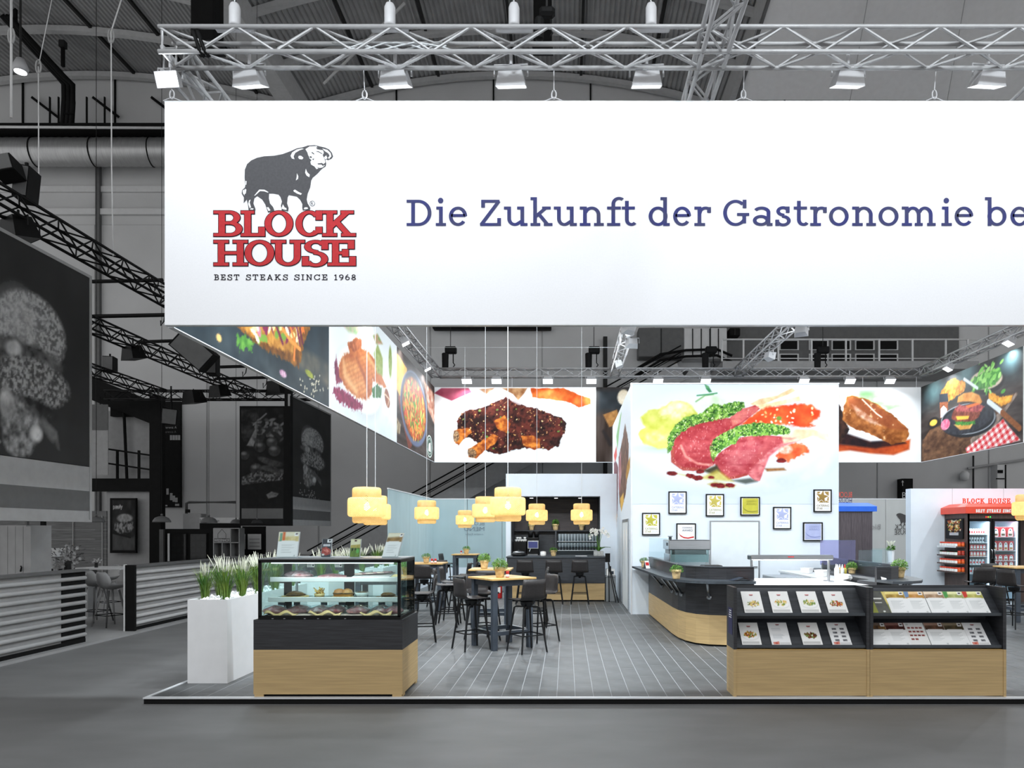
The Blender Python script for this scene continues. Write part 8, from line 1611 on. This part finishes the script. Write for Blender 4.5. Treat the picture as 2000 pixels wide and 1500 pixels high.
MY = 21.0; t = thing('tall_banner', 'dark banner with vegetables picture facing us behind the booth wall', 'banner', P(512, 1027, MY)); partw(t, 'panel', MB().box(WX(468, MY), WX(567, MY), MY, MY + .06, WZ(1027, MY), WZ(793, MY)), M['hall_dark']); picture(t, 'print', P(471, 797, MY - .004), RX, UZ, (554 - 471) / F * MY, (1024 - 797) / F * MY, 90, 150, market, coords=front_px(MY))
partw(t, 'post', MB().box(WX(554, MY), WX(567, MY), MY + .06, MY + .2, WZ(1027, MY), 6.75), M['hall_dark']); partw(t, 'stripe', MB().box(WX(472, MY), WX(553, MY), MY - .008, MY - .005, WZ(1013, MY), WZ(993, MY)), M['grey_dark'])
# pale hall cladding behind the booth, black portal and gallery opening
PY = 26.0
t = thing('portal_frame', 'black steel portal with balcony opening at the back of the neighbouring booth', 'portal', P(250, 1115, PY)); 
partw(t, 'column', MB().box(WX(298, PY), WX(320, PY), PY - .2, PY + .1, -.03, WZ(775, PY)), M['hall_dark']); partw(t, 'lintel', MB().beam(P(120, 735, PY), P(320, 815, PY), .3, .75), M['hall_dark']); partw(t, 'crossbeam', MB().box(WX(120, PY), WX(300, PY), PY - .15, PY + .1, WZ(960, PY), WZ(935, PY)), M['hall_dark'])
partw(t, 'opening_back', MB().box(WX(120, PY), WX(300, PY), PY + .3, PY + .35, WZ(938, PY), WZ(800, PY)), M['grey_mid']); partw(t, 'shutter_box', MB().box(WX(212, PY), WX(300, PY), PY + .1, PY + .3, WZ(812, PY), WZ(795, PY)), M['hall_dark'])
for y in (877, 905): partw(t, 'railing', MB().beam(P(210, y, PY - .05), P(292, y + 12, PY - .05), .05, .06), M['hall_dark'])
for x in (231, 273): partw(t, 'baluster', MB().box(WX(x - 2, PY), WX(x + 2, PY), PY - .08, PY - .02, WZ(938, PY), WZ(880, PY)), M['hall_dark'])
partw(t, 'slanted_rod', MB().tube([P(242, 800, PY), P(248, 938, PY)], .05, 8), M['hall_dark'])
partw(t, 'lower_wall', MB().box(WX(208, PY), WX(298, PY), PY, PY + .05, -.03, WZ(960, PY)), M['grey_mid'])
t = thing('hanging_poster', 'plain pale grey poster strip hanging in the portal opening', 'poster', P(195, 930, 25.4)); partw(t, 'cord', MB().tube([P(195, 792, 25.41), P(195, 770, 26.0)], .01, 5), M['hall_dark']); partw(t, 'sheet', MB().box(WX(180, 25.4), WX(211, 25.4), 25.4, 25.42, WZ(928, 25.4), WZ(790, 25.4)), M['grey_mid']); partw(t, 'dark_panel', MB().box(WX(180, 25.39), WX(211, 25.39), 25.385, 25.4, WZ(840, 25.39), WZ(790, 25.39)), M['grey_dark'])
wd = thing('wood_screen', 'dark wooden wall behind the flowers in the neighbouring booth', 'screen wall', P(110, 1120, 20)); 
for j in range(9): partw(wd, 'board', MB().box(WX(-40, 20), WX(208, 20), 20, 20.05, .0 + j * .26, .255 + j * .26), M['grey_wood'])
for px in (142, 199): partw(wd, 'edge_strip', MB().box(WX(px, 19.98), WX(px + 1.5, 19.98), 19.97, 20, .5, 2.2), M['grey_mid'])
def monitor(p):
    p.c[:] = (40, 40, 40); p.c += ((p.fbm(.2, 3) - .5) * 40)[..., None]; p.poly([(0, .64), (.6, .7), (.9, .74), (1, .7), (1, 1), (0, 1)], (84, 84, 84), (56, 56, 56), .2, 3, soft=.04); p.poly([(0, .62), (.5, .68), (.85, .73), (.8, .76), (0, .67)], (30, 30, 30), soft=.02)
    p.ell(.55, .36, .34, .09, (170, 170, 170), (120, 120, 120), sc_=.08, soft=.03); p.poly([(.1, .45), (.9, .42), (.96, .55), (.8, .64), (.3, .66), (.08, .58)], (150, 150, 150), (50, 50, 50), .06, 5, soft=.03, rough=.03, rs=.08, gain=3)
    p.poly([(.08, .12), (.38, .1), (.38, .17), (.08, .18)], (176, 176, 176), (90, 90, 90), .05, 6, soft=.02)
t = thing('wall_screen', 'upright framed burger screen on the grey wall of the neighbouring booth', 'screen', P(242, 1080, 25.8)); partw(t, 'frame', MB().box(WX(216.5, 25.8), WX(267, 25.8), 25.75, 25.85, WZ(1080, 25.8), WZ(973, 25.8)), M['hall_dark']); picture(t, 'picture', P(219.5, 977, 25.745), RX, UZ, 44 / F * 25.745, 98 / F * 25.745, 44, 90, monitor)
text(t, 'pauly', P(221, 993, 25.74), RX, UZ, .15, M['grey_light'], .003, width=.34)
# conference sign
SYY = 29.85; t = thing('hall_sign', 'black conference room sign hanging on the back wall', 'sign', P(335, 990, SYY)); partw(t, 'board', MB().box(WX(318, SYY), WX(353, SYY), SYY, SYY + .12, WZ(991, SYY), WZ(784, SYY)), M['hall_dark'])
text(t, 'nferenz A', P(318.6, 837, SYY), RX, UZ, .1, M['grey_mid'], .004, width=.56); text(t, 'nference A', P(318.6, 845.5, SYY), RX, UZ, .09, M['grey_dark'], .004, width=.54)
for k_ in range(4): partw(t, 'pictogram', MB().box(WX(332 + k_ * 5.2, SYY), WX(336.4 + k_ * 5.2, SYY), SYY - .004, SYY, WZ(859.5, SYY), WZ(850, SYY)), M['grey_mid'])
for x, y, w, h in ((319, 952, 4, 14), (325, 954, 4.5, 12), (332, 963, 5, 14), (337, 968, 5, 12), (342, 972, 5, 9), (321, 986, 6, 3), (342, 984, 8, 4)): partw(t, 'map_block', MB().box(WX(x, SYY), WX(x + w, SYY), SYY - .004, SYY, WZ(y + h, SYY), WZ(y, SYY)), M['grey_mid'])
# dome pendants of the booth
dome0 = None
for i, (px, py, Z, r, lab) in enumerate(((188, 1020, 15.5, .17, 'leftmost grey dome pendant beside the burger banner'), (316, 1020, 18, .21, 'grey dome pendant in front of the black portal column'), (408, 1021, 20, .22, 'grey dome pendant above the mascot-free fridge'), (461, 1021.5, 22, .16, 'small grey dome pendant left of the vegetable banner'), (502, 1022, 20.5, .15, 'faint dark dome pendant before the vegetable banner'))):
    if i == 2: lab = 'grey dome pendant above the booth drinks fridge'
    t = thing('dome_pendant', lab, 'pendant lamp', P(px, py, Z), 0, 'dome pendants of the neighbouring booth'); s = r / .2
    part(t, 'shade', MB().lathe([(.2 * s, 0), (.195 * s, .03 * s), (.15 * s, .1 * s), (.08 * s, .135 * s), (.02 * s, .145 * s), (.02 * s, .14 * s), (.08 * s, .125 * s), (.14 * s, .09 * s), (.185 * s, .03 * s)], 20), M['grey_dark'] if i < 4 else M['hall_dark2'], True); part(t, 'cap', MB().lathe([(.025 * s, .145 * s), (.025 * s, .19 * s), (.01, .2 * s)], 10), M['grey_dark'], True); part(t, 'cord', MB().tube([(0, 0, .19 * s), (0, 0, vault(WX(px, Z)) - P(px, py, Z)[2])], .006, 5), M['hall_dark'])
# drinks fridge, shelf unit, boxes
FZ = 22.0
t = thing('drinks_fridge', 'black double-door fridge with glass doors in the neighbouring booth', 'fridge', P(365, 1130, FZ)); x0, x1 = WX(313, FZ), WX(416, FZ); partw(t, 'cabinet', MB().box(x0, x1, FZ + .08, FZ + .7, -.03, WZ(1033, FZ)), M['hall_dark']); partw(t, 'side_panel', MB().box(x0 - .02, x0 + .1, FZ - .02, FZ + .08, -.03, WZ(1034, FZ)), M['grey_dark'])
for a, b in ((333, 362), (371, 402)):
    d = partw(t, 'door', MB().box(WX(a - 2, FZ), WX(b + 2, FZ), FZ + .05, FZ + .08, .2, WZ(1041, FZ)), M['hall_dark']); partw(d, 'glass', MB().box(WX(a, FZ), WX(b, FZ), FZ + .02, FZ + .03, .25, WZ(1043, FZ)), M['grey_glass'])
    for r in range(4):
        for c_ in range(3): partw(d, 'product', MB().cbox(WX(a + 2 + c_ * 9, FZ), WX(a + 9 + c_ * 9, FZ), FZ + .034, FZ + .05, WZ(1055 + r * 12, FZ), WZ(1047 + r * 12, FZ), .006), M['grey_light' if (r + c_) % 2 else 'grey_mid'])
partw(t, 'handle', MB().tube([P(329.5, 1096, FZ - .03), P(329.5, 1042, FZ - .03)], .03, 8), M['grey_light'])
t = thing('cube_shelf', 'pale cube shelf with house logo panel in the neighbouring booth', 'shelf', P(442, 1130, FZ)); x0, x1, z0, z1 = WX(417, FZ), WX(467, FZ), -.03, WZ(1032, FZ); w = (x1 - x0) / 3
for j in range(4): partw(t, 'upright', MB().box(x0 + j * w - .012, x0 + j * w + .012, FZ, FZ + .35, z0, z1), M['grey_mid'])
for j in range(6): partw(t, 'shelf_board', MB().box(x0, x1, FZ, FZ + .35, z1 - j * .43 - .012, z1 - j * .43 + .012), M['grey_mid'])
partw(t, 'back', MB().box(x0, x1, FZ + .34, FZ + .36, z0, z1), M['grey_dark']); partw(t, 'logo_panel', MB().box(x0, x0 + 2 * w, FZ - .01, FZ, z1 - .44, z1), M['grey_mid']); partw(t, 'logo_bar', MB().box(x0 + .02, x0 + 2 * w - .02, FZ - .014, FZ - .01, z1 - .42, z1 - .3), M['grey_dark']); text(t, 'WIESENHOF', (x0 + .03, FZ - .014, z1 - .4), RX, UZ, .08, M['grey_light'], .003, width=2 * w - .06)
for a, b in (((.14, .12), (.14, .26)), ((.14, .26), (.2, .32)), ((.2, .32), (.26, .4)), ((.26, .4), (.32, .32)), ((.32, .32), (.38, .26)), ((.38, .26), (.38, .12)), ((.14, .12), (.38, .12))): partw(t, 'house_outline', MB().beam((x0 + a[0], FZ - .012, z1 - .42 + a[1]), (x0 + b[0], FZ - .012, z1 - .42 + b[1]), .004, .014), M['grey_dark'])
t = thing('wall_box', 'pale grey electrical cabinet above the booth fridge', 'wall box', P(378, 1035, 26.5)); partw(t, 'body', MB().cbox(WX(357, 26.5), WX(393, 26.5), 26.5, 26.9, WZ(1035, 26.5), WZ(1003, 26.5), .02), M['grey_mid']); partw(t, 'conduit', MB().tube([P(364, 1003, 26.6), P(364, 983, 26.6), P(370, 981, 26.6), P(460, 981, 26.6)], .05, 8), M['grey_dark'], True); partw(t, 'junction', MB().obox(P(367, 998, 26.5), (.12, .1, .12)), M['hall_dark'])
t = thing('notice_board', 'black framed doorway with two pale notices behind the booth wall', 'notice board', P(498, 1090, 23)); partw(t, 'frame', MB().box(WX(473, 23), WX(517, 23), 23, 23.1, -.03, WZ(1028, 23)), M['hall_dark'])
for a, b in ((474, 479), (484, 510)): partw(t, 'notice', MB().box(WX(a, 22.99), WX(b, 22.99), 22.985, 23, WZ(1073, 23), WZ(1043, 23)), M['grey_light'])
for r in range(3): partw(t, 'print_row', MB().box(WX(487, 22.98), WX(507, 22.98), 22.98, 22.985, WZ(1054 + r * 7, 23), WZ(1052 + r * 7, 23)), M['grey_mid'])
# fascia with partly hidden words
t = thing('fascia_sign', 'pale fascia strip with dark lettering behind the dome pendants', 'sign', P(430, 1021, 24)); partw(t, 'strip', MB().box(WX(390, 24), WX(466, 24), 24, 24.06, WZ(1021, 24), WZ(1011, 24)), M['grey_light']); partw(t, 'black_beam', MB().box(WX(390, 24), WX(468, 24), 24, 24.1, WZ(1033, 24), WZ(1022, 24)), M['hall_dark']); partw(t, 'post', MB().box(WX(464, 24), WX(468, 24), 24, 24.1, -.03, WZ(1033, 24)), M['hall_dark']); partw(t, 'post', MB().box(WX(390, 24), WX(394, 24), 24, 24.1, -.03, WZ(1033, 24)), M['hall_dark'])
text(t, 'In', P(391, 1019, 24), RX, UZ, .1, M['hall_dark'], .004); text(t, 'on', P(422, 1019, 24), RX, UZ, .08, M['hall_dark'], .004)
# shell stools, table, flowers, cabinet
def shell_stool(x, y, a, label):
    t = thing('shell_stool', label, 'bar stool', (x, y, -.03), a, 'pale shell stools of the neighbouring booth'); mb = MB(); n = 11
    rows = [(.2, .72, .19), (.1, .7, .215), (-.03, .7, .22), (-.12, .72, .225), (-.18, .78, .225), (-.21, .86, .22), (-.235, .95, .2), (-.25, 1.02, .15), (-.252, 1.045, .09)]
    for y_, z_, w_ in rows:
        for i in range(n): s = i / (n - 1) * 2 - 1; b = max(0, min(1, (z_ - .74) / .1)); mb.v.append((s * w_, y_ + .09 * s * s * b, z_ + .09 * s * s * (1 - b)))
    for r in range(len(rows) - 1):
        for i in range(n - 1): mb.f.append((r * n + i, r * n + i + 1, (r + 1) * n + i + 1, (r + 1) * n + i))
    o = part(t, 'seat_shell', mb, M['grey_mid'], True); o.modifiers.new('thickness', 'SOLIDIFY').thickness = .014
    for sx in (-1, 1):
        for sy in (-1, 1): part(t, 'leg', MB().tube([(.1 * sx, .1 * sy, .69), (.22 * sx, .22 * sy, 0)], [.02, .013], 8), M['grey_dark' if sx > 0 else 'grey_mid'], True)
    part(t, 'foot_ring', MB().tube([(.19, .19, .22), (-.19, .19, .22), (-.19, -.19, .22), (.19, -.19, .22)], .008, 6, closed=True), M['hall_dark'])
shell_stool(WX(216, 13.9), 13.9, -.45, 'pale shell stool in the gap of the slatted walls, right one'); shell_stool(WX(186, 14.6), 14.6, -.3, 'pale shell stool in the gap of the slatted walls, left one behind'); shell_stool(WX(212, 16.4), 16.4, 2.6, 'pale shell stool with raised back behind the booth table'); shell_stool(WX(330, 17.5), 17.5, 2.6, 'pale shell stool behind the far slatted wall')
t = thing('booth_table', 'long pale table behind the slatted walls', 'table', (WX(200, 15.5), 15.5, -.03)); partw(t, 'table_top', MB().cbox(WX(165, 15.4), WX(252, 15.4), 15.1, 15.9, .98, 1.02, .005), M['grey_light'])
for px in (172, 246): partw(t, 'leg', MB().box(WX(px, 15.4) - .03, WX(px, 15.4) + .03, 15.35, 15.65, -.03, .98), M['grey_mid'])
t = thing('tall_cabinet', 'pale grey cabinet with slatted front at the left edge', 'cabinet', (WX(20, 12.4), 12.4, -.03)); partw(t, 'body', MB().box(WX(-60, 12.2), WX(51, 12.2), 12.2, 12.8, -.03, WZ(1026, 12.2)), M['grey_mid']); partw(t, 'handle', MB().tube([P(40, 1116, 12.18), P(42, 1108, 12.15), P(41, 1106, 12.18)], .012, 6), M['hall_dark'])
for j in range(8): partw(t, 'front_slat', MB().box(WX(-60, 12.19) + j * .13, WX(-60, 12.19) + j * .13 + .124, 12.185, 12.2, .0, WZ(1028, 12.2)), M['grey_mid'])
t = thing('booth_shelf', 'pale shelf block beside the flower bouquet', 'shelf', P(80, 1088, 14)); partw(t, 'block', MB().cbox(WX(52, 14), WX(108, 14), 14, 14.3, WZ(1088, 14), WZ(1071, 14), .01), M['grey_light']); partw(t, 'post', MB().box(WX(75, 14), WX(82, 14), 14.05, 14.12, -.03, WZ(1010, 14)), M['hall_dark']); partw(t, 'post', MB().box(WX(52, 14.4), WX(56, 14.4), 14.35, 14.42, -.03, WZ(1012, 14.4)), M['grey_dark']); partw(t, 'side_board', MB().box(WX(83, 14), WX(104, 14), 14.02, 14.06, -.03, WZ(1090, 14)), M['grey_mid'])
bz = P(132, 1110, 13.4); t = thing('flower_bouquet', 'grey bouquet of flowers in a glass vase behind the near slatted wall', 'flowers', (bz[0], 13.4, .98)); part(t, 'vase', MB().lathe([(.05, 0), (.06, .02), (.055, .2), (.07, .26)], 16), M['grey_glass'], True); g = random.Random(8)
for i in range(34):
    a, rr = g.uniform(0, 6.28), .24 * math.sqrt(g.random()); c = Vector((rr * math.cos(a), rr * .5 * math.sin(a), .42 + g.gauss(0, .08) - rr * .5)); mb = MB()
    for q in range(6): an = q * 1.047; dd = Vector((math.cos(an), -.5, math.sin(an))).normalized(); pr = Vector((-math.sin(an), 0, math.cos(an))); s = g.uniform(.03, .05); mb.add([c, c + dd * s * .6 + pr * s * .35, c + dd * s, c + dd * s * .6 - pr * s * .35], [(0, 1, 2, 3)])
    part(t, 'blossom', mb, M['grey_petal'])
mb = MB(); foliage(mb, 160, .28, .4, .07, 5, .2); part(t, 'foliage', mb, M['grey_dark'], kind='stuff')
for i, (px, lab) in enumerate(((100, 'left small grey flower vase on the booth counter'), (118, 'small grey flower vase at the foot of the bouquet'), (188, 'right small grey flower vase on the booth table'))):
    t = thing('flower_vase', lab, 'flowers', (WX(px, 13.6 if i < 2 else 15.3), 13.6 if i < 2 else 15.3, .98 if i < 2 else 1.02)); part(t, 'vase', MB().lathe([(.03, 0), (.035, .01), (.03, .09), (.035, .1)], 12), M['grey_glass'], True); mb = MB(); foliage(mb, 40, .08, .12, .05, i, .08); part(t, 'blossoms', mb, M['grey_petal'], kind='stuff')
t = thing('booth_counter', 'grey booth counter carrying the flower bouquet', 'counter', (WX(120, 13.5), 13.5, -.03)); partw(t, 'body', MB().box(WX(60, 13.5), WX(136, 13.5), 13.3, 13.9, -.03, .95), M['grey_dark']); partw(t, 'top', MB().cbox(WX(58, 13.5), WX(140, 13.5), 13.27, 13.93, .95, .98, .005), M['grey_mid'])
